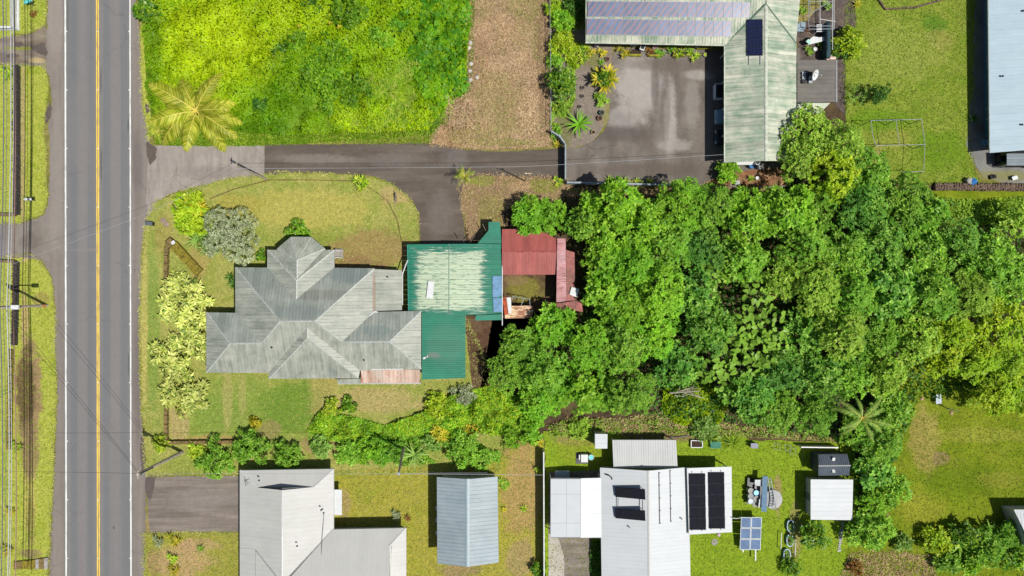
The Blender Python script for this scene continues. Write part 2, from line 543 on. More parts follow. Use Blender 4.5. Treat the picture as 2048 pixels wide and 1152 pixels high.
M_ROAD = asphalt('road_asphalt', [(112, 112, 113), (121, 119, 118), (127, 124, 121)], (1.3, 0.012, 1), 0.14,
                 [(166, 576, 9, 900, (128, 122, 120), .7), (232, 576, 9, 900, (130, 124, 121), .7), (148, 576, 7, 900, (110, 112, 114), .6), (214, 576, 7, 900, (110, 112, 114), .6), (182, 576, 6, 900, (110, 112, 114), .5), (250, 576, 6, 900, (110, 112, 114), .5), (202.5, 160, 1.6, 26, (92, 88, 86), .7), (203, 330, 2, 34, (92, 88, 86), .7), (257, 250, 1.8, 14, (84, 88, 88), .7), (258, 730, 1.8, 24, (84, 88, 88), .7), (136, 30, 2, 40, (96, 96, 96), .6), (228, 1055, 2, 3, (80, 78, 76), .8), (170, 500, 30, 3, (134, 129, 125), .5), (222, 900, 24, 60, (124, 120, 117), .5), (160, 250, 22, 90, (126, 122, 119), .5)], crack=.25, cscale=.12)
M_SHOULD = asphalt('shoulder_asphalt', [(118, 110, 104), (130, 122, 115), (140, 131, 124)], (1.0, 0.05, 1), 0.2, [(112, 40, 16, 80, (150, 140, 132), .7), (113, 330, 12, 120, (146, 138, 130), .6), (112, 450, 16, 60, (144, 136, 128), .6), (275, 330, 10, 60, (112, 104, 100), .7), (276, 760, 8, 140, (112, 103, 99), .6)], crack=0.5)
M_DRIVE = asphalt('drive_asphalt', [(84, 76, 68), (98, 89, 80), (114, 105, 95)], (0.12, 0.8, 1), 0.34, [(640, 318, 70, 10, (128, 120, 112), .7), (780, 320, 60, 12, (118, 110, 104), .6), (880, 430, 24, 50, (116, 107, 100), .6), (910, 318, 26, 20, (124, 117, 111), .5)], crack=0.7)
M_APRON = asphalt('concrete_apron', [(138, 129, 121), (152, 143, 135), (164, 156, 148)], (1.6, 0.25, 1), 0.34, [(420, 345, 60, 14, (132, 122, 116), .6), (330, 320, 20, 20, (146, 138, 132), .5)], crack=0.7)
M_COURT = asphalt('courtyard_asphalt', [(98, 90, 83), (114, 106, 98), (128, 120, 112)], (0.5, 0.2, 1), 0.34, [
    (1275, 175, 46, 60, (166, 160, 153), .9), (1340, 240, 12, 70, (166, 160, 152), .8), (1250, 235, 40, 22, (156, 150, 143), .7), (1395, 150, 26, 10, (162, 155, 148), .8), (1350, 290, 30, 12, (156, 149, 142), .8), (1385, 200, 14, 60, (146, 139, 131), .6), (1310, 170, 8, 50, (88, 82, 77), .6), (1240, 270, 60, 16, (94, 87, 82), .7), (1300, 340, 120, 14, (96, 86, 78), .6), (1340, 130, 80, 12, (104, 94, 86), .6), (1330, 220, 10, 60, (100, 95, 90), .5)], crack=0.8)
M_LDRIVE = asphalt('lower_drive_asphalt', [(104, 95, 88), (128, 118, 109), (150, 140, 130)], (0.12, 1.4, 1), 0.42, [(400, 1000, 70, 20, (134, 126, 120), .6)], crack=0.3)
M_SDRIVE = asphalt('side_drive_asphalt', [(118, 110, 102), (130, 122, 113), (140, 132, 124)], (0.6, 0.3, 1), 0.2, [(60, 480, 20, 16, (110, 100, 94), .6)], crack=0.6)
M_PAVE = asphalt('paved_strip', [(112, 112, 108), (128, 127, 122), (138, 136, 128)], (0.5, 0.5, 1), 0.2, [(2000, 352, 80, 10, (130, 128, 80), .8)], crack=0.4)
M_PATH = asphalt('pale_concrete', [(168, 162, 150), (178, 172, 160), (186, 180, 170)], (0.5, 0.5, 1), 0.12)
M_WET = plain('wet_ground', (98, 88, 80), 0.4, var=0.12, spec=0.5)
M_LINE = asphalt('white_line', [(186, 184, 178), (222, 221, 215), (232, 232, 227)], (3, 0.8, 1), 0.2)
M_YELLOW = asphalt('yellow_line', [(190, 162, 92), (236, 198, 76), (244, 212, 104)], (3, 0.8, 1), 0.2)

g = MB()
g.add([(-260, -200, 0), (260, -200, 0), (260, 200, 0), (-260, 200, 0)], [(0, 1, 2, 3)])
g.build('ground', M_GROUND, kind='structure')

sheet('forest_floor', [(930, 350), (1000, 345), (1130, 368), (1420, 372), (1560, 372), (1580, 320), (1600, 200), (1690, 60), (1700, 200), (1740, 230), (1860, 340), (1900, 400), (2100, 420), (2100, 770), (1830, 790), (1830, 880), (1700, 1110), (1690, 890), (1480, 880), (1090, 880), (960, 800), (930, 740)], M_FLOOR, 1)
sheet('dry_field', [(930, -30), (1098, -30), (1098, 292), (1000, 298), (862, 292), (880, 250), (940, 180)], M_DRY, 2)
sheet('field_ground', [(284, -40), (952, -40), (944, 180), (900, 240), (862, 270), (540, 292), (440, 296), (310, 290), (288, 210)], M_FIELD, 3)
sheet('lawn', [(280, 640), (285, 520), (292, 440), (312, 402), (400, 372), (470, 356), (560, 346), (700, 350), (770, 362), (812, 390), (836, 425), (838, 480), (812, 540), (860, 620), (935, 640), (1000, 790), (1010, 880), (1000, 940), (480, 950), (292, 950), (284, 800)], M_YARD, 4, key='yard')
sheet('lawn', [(660, 945), (880, 930), (1000, 905), (1090, 880), (1090, 1190), (660, 1190)], M_SIDE, 5, key='side')
sheet('lawn', [(1088, 862), (1220, 850), (1480, 860), (1500, 880), (1700, 884), (1720, 930), (1700, 1190), (1088, 1190)], M_GREEN, 5, key='green')
sheet('lawn', [(1690, 1100), (1780, 1030), (1736, 960), (1766, 860), (1775, 720), (2110, 690), (2110, 1190), (1690, 1190)], M_CLEAR, 6, key='clear')
sheet('lawn', [(1700, -30), (1955, -30), (1948, 200), (1936, 270), (1946, 330), (1960, 368), (1700, 366), (1690, 200), (1690, 60)], M_TOPR, 6, key='topr')
sheet('lawn', [(1860, 382), (2110, 382), (2110, 450), (1860, 450)], M_CLEAR, 6, key='strip')
sheet('verge', [(282, 50), (298, 40), (306, 120), (300, 200), (306, 262), (298, 284), (290, 222), (284, 160)], M_VERGE, 9, key='verge4')
sheet('verge', [(-60, -30), (95, -30), (92, 30), (88, 52), (60, 64), (0, 76), (-60, 80)], M_VERGE, 4, key='verge1')
sheet('verge', [(-60, 128), (50, 131), (90, 134), (97, 175), (92, 215), (88, 250), (93, 330), (95, 400), (86, 428), (60, 438), (42, 446), (-60, 446)], M_VERGE, 4, key='verge2')
sheet('verge', [(-60, 516), (40, 512), (58, 508), (80, 522), (102, 552), (108, 600), (113, 625), (110, 700), (115, 770), (110, 880), (106, 1000), (100, 1095), (96, 1190), (-60, 1190)], M_VERGE, 4, key='verge3')
sheet('lawn', [(288, 1066), (480, 1064), (480, 1190), (288, 1190)], ground_mat('corner_lawn', [(140, 142, 52), (156, 148, 70)], [(360, 1120, 60, 34, (180, 148, 108), .9), (400, 1090, 40, 12, (176, 146, 108), .7), (310, 1120, 14, 30, (150, 126, 86), .7)], fine=8, big=.4), 5, key='corner')
sheet('scrub_ground', [(915, 352), (960, 350), (1132, 356), (1140, 378), (1420, 374), (1560, 340), (1560, 384), (1130, 392), (1000, 420), (1010, 470), (940, 480), (922, 400)], M_SCRUB, 3)
sheet('soil_patch', [(930, 635), (1010, 635), (1100, 620), (1120, 540), (1000, 545), (1000, 800), (945, 790)], ground_mat('yard_soil', [(76, 58, 44), (98, 76, 58), (116, 96, 72)], [(1050, 580, 36, 26, (126, 122, 54), .85), (960, 700, 24, 30, (84, 62, 46), .6), (1030, 560, 24, 10, (136, 116, 80), .7)], fine=8, big=.7, fine_amt=.8), 5)
sheet('garden_bed', [(1100, 60), (1225, 60), (1224, 130), (1232, 170), (1220, 240), (1180, 290), (1135, 296), (1100, 270)], M_GRAVEL, 6, key='bed')
sheet('bare_earth', [(1590, 60), (1690, -30), (1712, -30), (1712, 40), (1690, 130), (1690, 230), (1660, 200), (1600, 120)], ground_mat('cinder_earth', [(66, 58, 56), (96, 86, 82), (120, 104, 84)], fine=9, big=1.2, fine_amt=.9), 7)
sheet('bare_earth', [(1415, 335), (1560, 330), (1580, 372), (1480, 380), (1420, 372)], ground_mat('mulch_earth', [(104, 74, 56), (140, 98, 72), (160, 120, 84)], fine=9, big=1.0, fine_amt=.8), 7)

# paved things
sheet('shoulder', [(98, -420), (98, -40), (94, 60), (80, 66), (-60, 84), (-60, 126), (40, 130), (84, 132), (98, 150), (105, 200), (98, 250), (100, 330), (98, 400), (90, 430), (46, 446), (-60, 448), (-60, 514), (50, 516), (84, 520), (104, 552), (112, 615), (110, 700), (116, 775), (112, 880), (106, 1000), (101, 1100), (98, 1200), (98, 1600), (288, 1600), (288, 1200), (290, 1060), (294, 950), (288, 900), (280, 780), (277, 690), (280, 600), (285, 480), (297, 430), (300, 290), (294, 250), (284, 215), (282, 120), (280, 60), (270, 20), (276, -40), (276, -420)], M_SHOULD, 8, jit=1.7, step=5, key='shoulder')
sheet('driveway', [(-60, 450), (40, 448), (88, 440), (100, 470), (100, 522), (50, 514), (-60, 516)], M_SDRIVE, 9, jit=2, key='d1')
sheet('driveway', [(-60, 84), (60, 70), (90, 50), (96, 90), (94, 128), (40, 128), (-60, 126)], asphalt('muddy_drive', [(104, 92, 80), (124, 112, 98), (146, 136, 118)], (.3, 1, 1), .3, [(35, 97, 30, 4, (128, 134, 50), .8), (75, 122, 16, 6, (184, 164, 118), .8)]), 9, jit=2, key='d2')
sheet('driveway', [(300, 291), (430, 292), (529, 291), (529, 352), (470, 354), (400, 372), (340, 388), (312, 404), (297, 436), (292, 400), (296, 330)], M_APRON, 10, jit=1, key='apron')
sheet('driveway', [(529, 290), (640, 289), (862, 286), (900, 292), (935, 300), (1000, 304), (1132, 296), (1140, 300), (1140, 356), (1040, 354), (956, 350), (926, 362), (922, 400), (930, 470), (934, 488), (840, 489), (840, 430), (826, 400), (790, 372), (750, 353), (700, 348), (600, 345), (529, 351)], M_DRIVE, 9, jit=1, key='drive')
sheet('courtyard', [(1131, 298), (1160, 294), (1190, 280), (1208, 262), (1218, 240), (1220, 200), (1228, 160), (1224, 118), (1232, 96), (1450, 100), (1600, 96), (1600, 335), (1500, 340), (1440, 350), (1400, 372), (1131, 368)], M_COURT, 10, jit=0.7, key='court')
sheet('driveway', [(292, 953), (482, 951), (482, 1064), (300, 1064), (296, 1010)], M_LDRIVE, 10, jit=1, key='ldrive')
sheet('paving', [(1950, -30), (2120, -30), (2120, 368), (2010, 366), (1966, 356), (1944, 320), (1932, 290), (1937, 240), (1946, 180)], M_PAVE, 8, jit=1.2, key='pave')
sheet('path', [(1097, 1068), (1113, 1068), (1128, 1110), (1129, 1200), (1097, 1200)], M_PATH, 11, jit=0.3, key='path')
sheet('driveway', [(1110, 1060), (1182, 1060), (1182, 1200), (1125, 1200), (1125, 1108)], M_LDRIVE, 9, jit=0.4, key='cdrive')
sheet('driveway', [(1097, 945), (1205, 940), (1205, 1070), (1097, 1072)], M_LDRIVE, 8, jit=0.4, key='cdrive2')
for nm, pts in (('puddle', [(62, 92), (74, 90), (84, 84), (92, 88), (90, 96), (96, 102), (94, 112), (80, 108), (66, 102)]),
                ('puddle', [(30, 86), (44, 83), (48, 90), (40, 95), (30, 93)]),
                ('puddle', [(12, 110), (26, 107), (38, 110), (36, 115), (14, 116)]),
                ('puddle', [(92, 218), (101, 204), (104, 216), (101, 236), (92, 250), (90, 236)]),
                ('puddle', [(290, 205), (299, 212), (302, 222), (294, 228), (290, 216)]),
                ('puddle', [(292, 282), (314, 296), (312, 318), (300, 330), (294, 310)]),
                ('puddle', [(283, 866), (290, 890), (292, 930), (284, 945), (280, 900)]),
                ('puddle', [(294, 950), (312, 952), (309, 976), (300, 1004), (294, 990), (289, 970)])):
    sheet(nm, pts, M_WET, 12, jit=1.1, step=3)

def xr(x, y):                      # the road runs a hair off the vertical
    return x + 2.0 * y / 1152
rd = MB()
q = [W(xr(127, -420), -420), W(xr(263, -420), -420), W(xr(263, 1600), 1600), W(xr(128, 1600), 1600)]
rd.add([(p.x, p.y, 0.044) for p in reversed(q)], [(0, 1, 2, 3)])
road = rd.build('road', M_ROAD, kind='structure')
for nm, x, w, m in (('edge_line', 131, 3.2, M_LINE), ('edge_line', 260.5, 2.8, M_LINE), ('centre_line', 193.6, 2.3, M_YELLOW), ('centre_line', 197.2, 2.3, M_YELLOW)):
    l = MB()
    q = []
    for y in range(-420, 1601, 20):
        q.append((y, random.uniform(-.12, .12)))
    vv = []
    for y, j in q:
        a, b_ = W(xr(x - w / 2 + j, y), y), W(xr(x + w / 2 + j, y), y)
        vv += [(a.x, a.y, 0.049), (b_.x, b_.y, 0.049)]
    l.add(vv, [(2 * i, 2 * i + 2, 2 * i + 3, 2 * i + 1) for i in range(len(q) - 1)])
    l.build(nm, m, road)
stud = MB()
stud.add([(-.07, -.06, 0), (.07, -.06, 0), (.07, .06, 0), (-.07, .06, 0), (-.045, -.05, .025), (.045, -.05, .025), (.045, .05, .025), (-.045, .05, .025)], [(4, 5, 6, 7), (0, 1, 5, 4), (1, 2, 6, 5), (2, 3, 7, 6), (3, 0, 4, 7)])
st0 = None
for y in range(63, 1152, 117):
    for x in (133.6, 195.4, 258.4):
        if st0 is None:
            st0 = stud.build('road_stud', M_LINE, road, local=True)
            o = st0
        else:
            o = st0.copy()
            COL.objects.link(o)
        p = W(xr(x, y), y)
        o.location = (p.x, p.y, 0.05)

# ---- grass and ground cover: blades nobody could count
def blades(name, poly, n, L, Wd, mat, tilt=(20, 70), lvl=0.02, excl=(), bend=0.0, keep=None, parent=None, hf=None, label=None, cat='grass'):
    xs = [p[0] for p in poly]; ys = [p[1] for p in poly]
    P = np.column_stack([rng.uniform(min(xs), max(xs), n * 2), rng.uniform(min(ys), max(ys), n * 2)])
    P = P[inside(P, poly)]
    for e in excl:
        P = P[~inside(P, SHEETS[e])]
    if keep is not None:
        P = P[keep(P)]
    P = P[:n]
    n = len(P)
    az = rng.uniform(0, 2 * np.pi, n)
    tl = np.radians(rng.uniform(tilt[0], tilt[1], n))
    ln = L * rng.uniform(0.6, 1.4, n)
    d = np.column_stack([np.cos(az) * np.cos(tl), np.sin(az) * np.cos(tl), np.sin(tl)])
    s = np.column_stack([-np.sin(az), np.cos(az), np.zeros(n)]) * (Wd * rng.uniform(.7, 1.3, n) / 2)[:, None]
    b = np.column_stack([P, np.full(n, lvl) if hf is None else hf(P)])
    mid = b + d * (ln * 0.55)[:, None]
    tip = b + d * ln[:, None]
    tip[:, 2] -= bend * ln
    V = np.stack([b, mid + s, tip, mid - s], 1).reshape(-1, 3)
    F = np.arange(n * 4).reshape(-1, 4)
    me = np_mesh(name, V, F)
    o = link(name, me, mat, parent, 'stuff')
    if label:
        tag(o, label, cat)
    return o
INW = lambda w: ccw([(W(a, b).x, W(a, b).y) for a, b in w])
paved = ('drive', 'apron', 'court', 'ldrive', 'pave', 'shoulder')
LM_GRASS = leaf_mat('grass_blades', [(116, 134, 50), (148, 155, 74), (170, 167, 94), (188, 175, 116)], 0.2, gain=1.1, big=0.3, tint=(120, 140, 40))
LM_LUSH = leaf_mat('lush_blades', [(92, 124, 24), (122, 146, 38), (142, 158, 52)], 0.2, gain=1.0, big=0.3, tint=(150, 152, 70))
LM_DRY = leaf_mat('dry_blades', [(128, 100, 76), (168, 138, 106), (194, 168, 132), (142, 130, 74)], 0.15, big=0.5, gain=1.2)
GL = {'yard': 'olive grass of the yard round the grey hip-roofed house', 'side': 'yellowish grass round the blue-grey gabled barn', 'green': 'bright green grass round the white house with solar panels', 'clear': 'mown grass of the clearing at the lower right', 'topr': 'green lawn beside the long pale blue building', 'verge2': 'grass verge with the white mailbox left of the road', 'verge3': 'long grass verge under the street light left of the road', 'verge1': 'grass beside the white picket fence', 'corner': 'patchy grass below the lower driveway'}
for key, n, m in (('yard', 26000, LM_GRASS), ('side', 12000, LM_GRASS), ('green', 14000, LM_LUSH), ('clear', 14000, LM_LUSH), ('topr', 12000, LM_LUSH), ('verge2', 3500, LM_LUSH), ('verge3', 5000, LM_LUSH), ('verge1', 2000, LM_LUSH), ('corner', 3000, LM_GRASS)):
    o = blades('grass', SHEETS[key], n, 0.17, 0.07, m, excl=paved, tilt=(15, 60), label=GL[key])
def edge_tufts(key, per_m, L, Wd, mat, label):
    poly = SHEETS[key]
    P = []
    for i in range(len(poly)):
        a, b_ = Vector(poly[i]), Vector(poly[(i + 1) % len(poly)])
        d = b_ - a
        if max(abs(a.x), abs(b_.x)) > 58 or max(abs(a.y), abs(b_.y)) > 33:
            continue
        n = Vector((-d.y, d.x)).normalized() if d.length > 0 else Vector((0, 1))
        for k in range(max(1, int(d.length * per_m))):
            q = a.lerp(b_, random.random()) + n * random.gauss(0.0, .11)
            P.append((q.x, q.y))
    P = np.array(P)
    n = len(P)
    az = rng.uniform(0, 2 * np.pi, n); tl = np.radians(rng.uniform(10, 50, n)); ln = L * rng.uniform(.5, 1.4, n)
    d = np.column_stack([np.cos(az) * np.cos(tl), np.sin(az) * np.cos(tl), np.sin(tl)])
    s = np.column_stack([-np.sin(az), np.cos(az), np.zeros(n)]) * (Wd / 2)
    b_ = np.column_stack([P, np.full(n, .045)])
    V = np.stack([b_, b_ + d * (ln * .5)[:, None] + s, b_ + d * ln[:, None], b_ + d * (ln * .5)[:, None] - s], 1).reshape(-1, 3)
    return tag(link('edge_grass', np_mesh('edge_grass', V, np.arange(n * 4).reshape(-1, 4)), mat, None, 'stuff'), label, 'grass')
edge_tufts('yard', 26, .2, .09, LM_GRASS, 'ragged grass edge round the yard of the grey house')
edge_tufts('verge1', 26, .2, .08, LM_GRASS, 'ragged grass edge of the top left verge')
edge_tufts('verge2', 26, .2, .08, LM_GRASS, 'ragged grass edge of the verge with the white mailbox')
edge_tufts('verge3', 26, .2, .08, LM_GRASS, 'ragged grass edge of the verge under the street light')
edge_tufts('verge4', 26, .2, .08, LM_GRASS, 'ragged grass edge between road and bright field')
edge_tufts('topr', 20, .2, .08, LM_LUSH, 'ragged grass edge of the top right lawn')
edge_tufts('corner', 26, .2, .08, LM_GRASS, 'ragged grass edge below the lower driveway')
edge_tufts('dry_field', 20, .28, .07, LM_DRY, 'ragged dry grass along the driveway and field edge')
edge_tufts('scrub_ground', 20, .28, .07, LM_DRY, 'ragged dry weeds along the lower driveway edge')
blades('weeds', SHEETS['dry_field'], 1800, 0.22, 0.08, LM_LUSH, tilt=(20, 70), excl=paved, label='green weeds scattered over the dry field', keep=lambda P: (np.sin(P[:, 0] * 1.3) * np.sin(P[:, 1] * .9 + P[:, 0] * .4)) > .45)
blades('dry_grass', SHEETS['dry_field'], 16000, 0.30, 0.05, LM_DRY, tilt=(8, 45), excl=paved, label='dry tan grass lying over the bare field')
blades('dry_grass', SHEETS['scrub_ground'], 6000, 0.24, 0.05, LM_DRY, tilt=(8, 60), excl=paved, label='dry scrub grass along the fence below the driveway')

# ================================================================ BUILDINGS
def clip(poly, a, side):
    """keep the part of a 2D polygon with x >= a (side 1) or x <= a (side -1)"""
    out = []
    for i in range(len(poly)):
        p, q = poly[i], poly[(i + 1) % len(poly)]
        dp, dq = (p[0] - a) * side, (q[0] - a) * side
        if dp >= 0:
            out.append(p)
        if (dp >= 0) != (dq >= 0):
            t = dp / (dp - dq)
            out.append((a, p[1] + (q[1] - p[1]) * t))
    return out
def area2(p):
    return abs(sum(p[i][0] * p[(i + 1) % len(p)][1] - p[(i + 1) % len(p)][0] * p[i][1] for i in range(len(p)))) / 2

def roof_plane(roof, pts, mat, sheet_w=0.7, ribs=2, thick=0.04, down=None, rib_h=0.035, rib_w=0.05, name='roof_sheet', jit=0.006, lift=0.0, gap=0.006):
    P = [Vector(W(*p)) for p in pts]
    n = Vector((0, 0, 0))
    for i in range(len(P)):
        a, b = P[i], P[(i + 1) % len(P)]
        n += Vector(((a.y - b.y) * (a.z + b.z), (a.z - b.z) * (a.x + b.x), (a.x - b.x) * (a.y + b.y)))
    n.normalize()
    if n.z < 0:
        n = -n
        P.reverse()
    c = sum(P, Vector((0, 0, 0))) / len(P)
    d = Vector((0, 0, -1)) if down is None else Vector((down[0], down[1], 0))
    v = d - n * d.dot(n)
    v.normalize()
    u = v.cross(n)
    poly = [((p - c).dot(u), (p - c).dot(v)) for p in P]
    a0, a1 = min(p[0] for p in poly), max(p[0] for p in poly)
    k = max(1, round((a1 - a0) / sheet_w))
    w = (a1 - a0) / k
    base = base_of(roof)
    for i in range(k):
        q = clip(clip(poly, a0 + i * w + gap / 2, 1), a0 + (i + 1) * w - gap / 2, -1)
        if len(q) < 3 or area2(q) < 0.01:
            continue
        mb = MB()
        j = random.uniform(0, jit) + lift
        mb.slab([c + u * a + v * b for a, b in q], n, j, thick + j)
        for r in range(ribs):
            x = a0 + i * w + w * (r + 0.12) / ribs
            s = clip(clip(poly, x - rib_w / 2, 1), x + rib_w / 2, -1)
            if len(s) >= 3 and area2(s) > 0.004:
                mb.slab([c + u * a + v * b for a, b in s], n, thick + j - 0.004, thick + j + rib_h)
        mb.v = [tuple(Vector(x) - base) for x in mb.v]
        mb.build(name, mat, roof, local=True)

def ridge(roof, a, b, mat, w=0.26, t=0.05, lift=0.075):
    p, q = Vector(W(*a)), Vector(W(*b))
    p.z += lift; q.z += lift
    m = MB()
    d = (q - p).normalized()
    s = d.cross(Vector((0, 0, 1))).normalized() * w / 2
    dz = Vector((0, 0, 0.06))
    m.add([p - s - dz, p, p + s - dz, q - s - dz, q, q + s - dz, p - s - dz - Vector((0, 0, t)), p + s - dz - Vector((0, 0, t)), q - s - dz - Vector((0, 0, t)), q + s - dz - Vector((0, 0, t))],
          [(0, 3, 4, 1), (1, 4, 5, 2), (6, 7, 9, 8), (0, 6, 8, 3), (2, 5, 9, 7), (0, 1, 2, 7, 6), (3, 8, 9, 5, 4)])
    return m.build('ridge_cap', mat, roof)

def offset(poly, d):
    """shrink a counter-clockwise plan polygon by d"""
    out = []
    n = len(poly)
    for i in range(n):
        p0, p1, p2 = Vector(poly[i - 1][:2]), Vector(poly[i][:2]), Vector(poly[(i + 1) % n][:2])
        e0, e1 = (p1 - p0).normalized(), (p2 - p1).normalized()
        n0, n1 = Vector((-e0.y, e0.x)), Vector((-e1.y, e1.x))
        k = (n0 + n1)
        k = k / max(0.3, k.length_squared / 2)
        out.append(p1 + k * d)
    return out

def walls(b, px, h_e, mat, inset=0.5, top=None, wins=()):
    """wall block under eaves given in photo pixels at eave height; wins = (edge, t, w, h, z, kind)"""
    pts = ccw([W(x, y, h_e)[:2] for x, y in px])
    q = offset(pts, inset)
    m = MB()
    m.prism(q, 0.0, (top or h_e) - 0.06)
    w = m.build('wall', mat, b)
    for (e, t, ww, hh, z, kind) in wins:
        p0, p1 = Vector(q[e % len(q)]), Vector(q[(e + 1) % len(q)])
        d = (p1 - p0).normalized()
        nn = Vector((d.y, -d.x))
        c = p0.lerp(p1, t)
        rz = math.atan2(d.y, d.x)
        cc = c + nn * 0.03
        fr = MB()
        for sx in (-1, 1):
            k = cc + d * sx * (ww / 2 + .03)
            fr.box((k.x, k.y, z), (.06, .08, hh + .12), rz)
        for sz in (-1, 1):
            fr.box((cc.x, cc.y, z + sz * (hh / 2 + .03)), (ww, .08, .06), rz)
        f = fr.build('door' if kind == 'door' else 'window', M_WHITE, b)
        pm = MB()
        pc = c + nn * 0.01
        pm.box((pc.x, pc.y, z), (ww, .04, hh), rz)
        pm.build('door_leaf' if kind == 'door' else 'pane', M_GWALL if kind == 'door' else M_GLASS, f)
        if kind != 'door':
            sm = MB()
            sc_ = c + nn * 0.07
            sm.box((sc_.x, sc_.y, z - hh / 2 - .09), (ww + .2, .14, .05), rz)
            sm.build('sill', M_WHITE, f)
    return w

def fascia(b, px, h_e, mat, t=0.18, closed=True):
    """board along the eaves"""
    n = len(px)
    for i in range(n if closed else n - 1):
        p, q = px[i], px[(i + 1) % n]
        a = W(p[0], p[1], p[2] if len(p) > 2 else h_e); c = W(q[0], q[1], q[2] if len(q) > 2 else h_e)
        a.z -= t / 2 + .01; c.z -= t / 2 + .01
        MB().bar(a, c, 0.05, t).build('fascia_board', mat, b)

def house(name, label, cat, px, py):
    p = W(px, py)
    b = thing(name, label, cat, (p.x, p.y, 0))
    r = bpy.data.objects.new('roof', None)
    r.parent = b
    COL.objects.link(r)
    return b, r

# ---- 1. the grey house
RM_GREY = roof_mat('grey_sheet', (130, 136, 125), (172, 174, 160), (3.0, 0.4, 1), dark=(94, 102, 95), rust_amt=-.01, rust_c=(150, 122, 100), amt=0.6, tintvar=.16, lo=.38, hi=.62)
RM_GREYN = roof_mat('grey_algae_shade_sheet', (126, 134, 126), (162, 166, 155), (3.0, 0.4, 1), dark=(92, 103, 98), rust_amt=-.01, rust_c=(150, 122, 100), amt=0.6, tintvar=.2, lo=.36, hi=.64, masks=[(752, 661, 30, 9, (104, 124, 124), .4, 2.9), (650, 590, 80, 10, (124, 120, 108), .4, 3.2), (700, 550, 40, 18, (112, 124, 124), .6, 2.5), (520, 560, 30, 30, (118, 126, 120), .5, 2.6), (600, 625, 50, 14, (120, 130, 128), .5, 3.8), (440, 650, 20, 20, (120, 130, 122), .5, 2.7)])  # darker copy for top slopes: algae, and their weaker sunlight, as colour
RM_GREYX = roof_mat('grey_sheet_across', (136, 142, 131), (174, 176, 162), (0.4, 3.0, 1), dark=(100, 106, 98), rust_amt=-.02, rust_c=(150, 120, 96), amt=0.75, tintvar=.16, lo=.38, hi=.62,
                    masks=[(748, 590, 3.0, 45, (142, 104, 80), .6, 2.1)])
M_CAP = plain('ridge_metal', (182, 186, 178), .5, .1, var=.12)
b, r = house('grey_house', 'large weathered grey metal hip-roofed house with a polygonal bay', 'house', 630, 650)
E = 2.15
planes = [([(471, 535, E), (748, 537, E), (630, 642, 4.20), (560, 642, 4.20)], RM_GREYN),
          ([(471, 535, E), (560, 642, 4.20), (524, 686, 3.33), (471, 626, E)], RM_GREYX),
          ([(748, 537, E), (748, 624, E), (684, 684, 3.30), (630, 642, 4.20)], RM_GREYX),
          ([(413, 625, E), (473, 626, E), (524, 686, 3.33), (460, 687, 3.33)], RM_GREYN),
          ([(413, 745, E), (413, 625, E), (460, 687, 3.33)], RM_GREYX),
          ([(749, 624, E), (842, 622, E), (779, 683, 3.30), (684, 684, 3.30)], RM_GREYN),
          ([(842, 622, E), (842, 738, E), (779, 683, 3.30)], RM_GREYX),
          ([(413, 745, E), (460, 687, 3.33), (524, 686, 3.33), (524, 745, E)], RM_GREY),
          ([(524, 745, E), (524, 686, 3.33), (560, 642, 4.20), (630, 642, 4.20), (684, 684, 3.30), (700, 684, 3.30), (700, 742, E)], RM_GREY),
          ([(700, 741, E), (700, 684, 3.30), (779, 683, 3.30), (842, 738, E)], RM_GREY),
          ([(748, 538, 2.09), (804, 541, 1.8), (804, 620, 1.8), (748, 622, 2.09)], RM_GREYX),
          ([(535, 536, E), (535, 500, E), (593, 561, 3.37), (593, 598, 3.37)], RM_GREYX),
          ([(668, 536, E), (668, 500, E), (593, 561, 3.37), (593, 598, 3.37)], RM_GREYX),
          ([(535, 500, E), (668, 500, E), (593, 561, 3.37)], RM_GREY),
          ([(555, 497, 2.27), (582, 474, 2.27), (594, 520, 3.45)], RM_GREY),
          ([(582, 474, 2.27), (622, 474, 2.27), (594, 520, 3.45)], RM_GREY),
          ([(622, 474, 2.27), (650, 497, 2.27), (594, 520, 3.45)], RM_GREY),
          ([(555, 497, 2.27), (594, 520, 3.45), (594, 557, 3.45)], RM_GREYX),
          ([(650, 497, 2.27), (594, 520, 3.45), (594, 557, 3.45)], RM_GREYX),
          ([(538, 757, E), (717, 756, E), (615, 676, 3.93)], RM_GREY),
          ([(538, 757, E), (615, 676, 3.93), (615, 656, 3.93), (538, 742, E)], RM_GREYX),
          ([(717, 756, E), (615, 676, 3.93), (615, 656, 3.93), (720, 741, E)], RM_GREYX)]
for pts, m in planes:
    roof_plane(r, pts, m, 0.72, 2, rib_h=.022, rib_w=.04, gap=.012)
for a, c in (((471, 535, E), (560, 642, 4.20)), ((748, 537, E), (630, 642, 4.20)), ((560, 642, 4.20), (630, 642, 4.20)), ((560, 642, 4.20), (524, 686, 3.33)), ((630, 642, 4.20), (684, 684, 3.30)),
             ((413, 625, E), (460, 687, 3.33)), ((413, 745, E), (460, 687, 3.33)), ((460, 687, 3.33), (524, 686, 3.33)), ((684, 684, 3.30), (779, 683, 3.30)), ((779, 683, 3.30), (842, 622, E)), ((779, 683, 3.30), (842, 738, E)),
             ((535, 500, E), (593, 561, 3.37)), ((668, 500, E), (593, 561, 3.37)), ((593, 561, 3.37), (593, 598, 3.37)), ((582, 474, 2.27), (594, 520, 3.45)), ((622, 474, 2.27), (594, 520, 3.45)), ((555, 497, 2.27), (594, 520, 3.45)), ((650, 497, 2.27), (594, 520, 3.45)), ((594, 520, 3.45), (594, 557, 3.45)),
             ((538, 757, E), (615, 676, 3.93)), ((717, 756, E), (615, 676, 3.93)), ((615, 676, 3.93), (615, 656, 3.93))):
    ridge(r, a, c, M_CAP, 0.2)
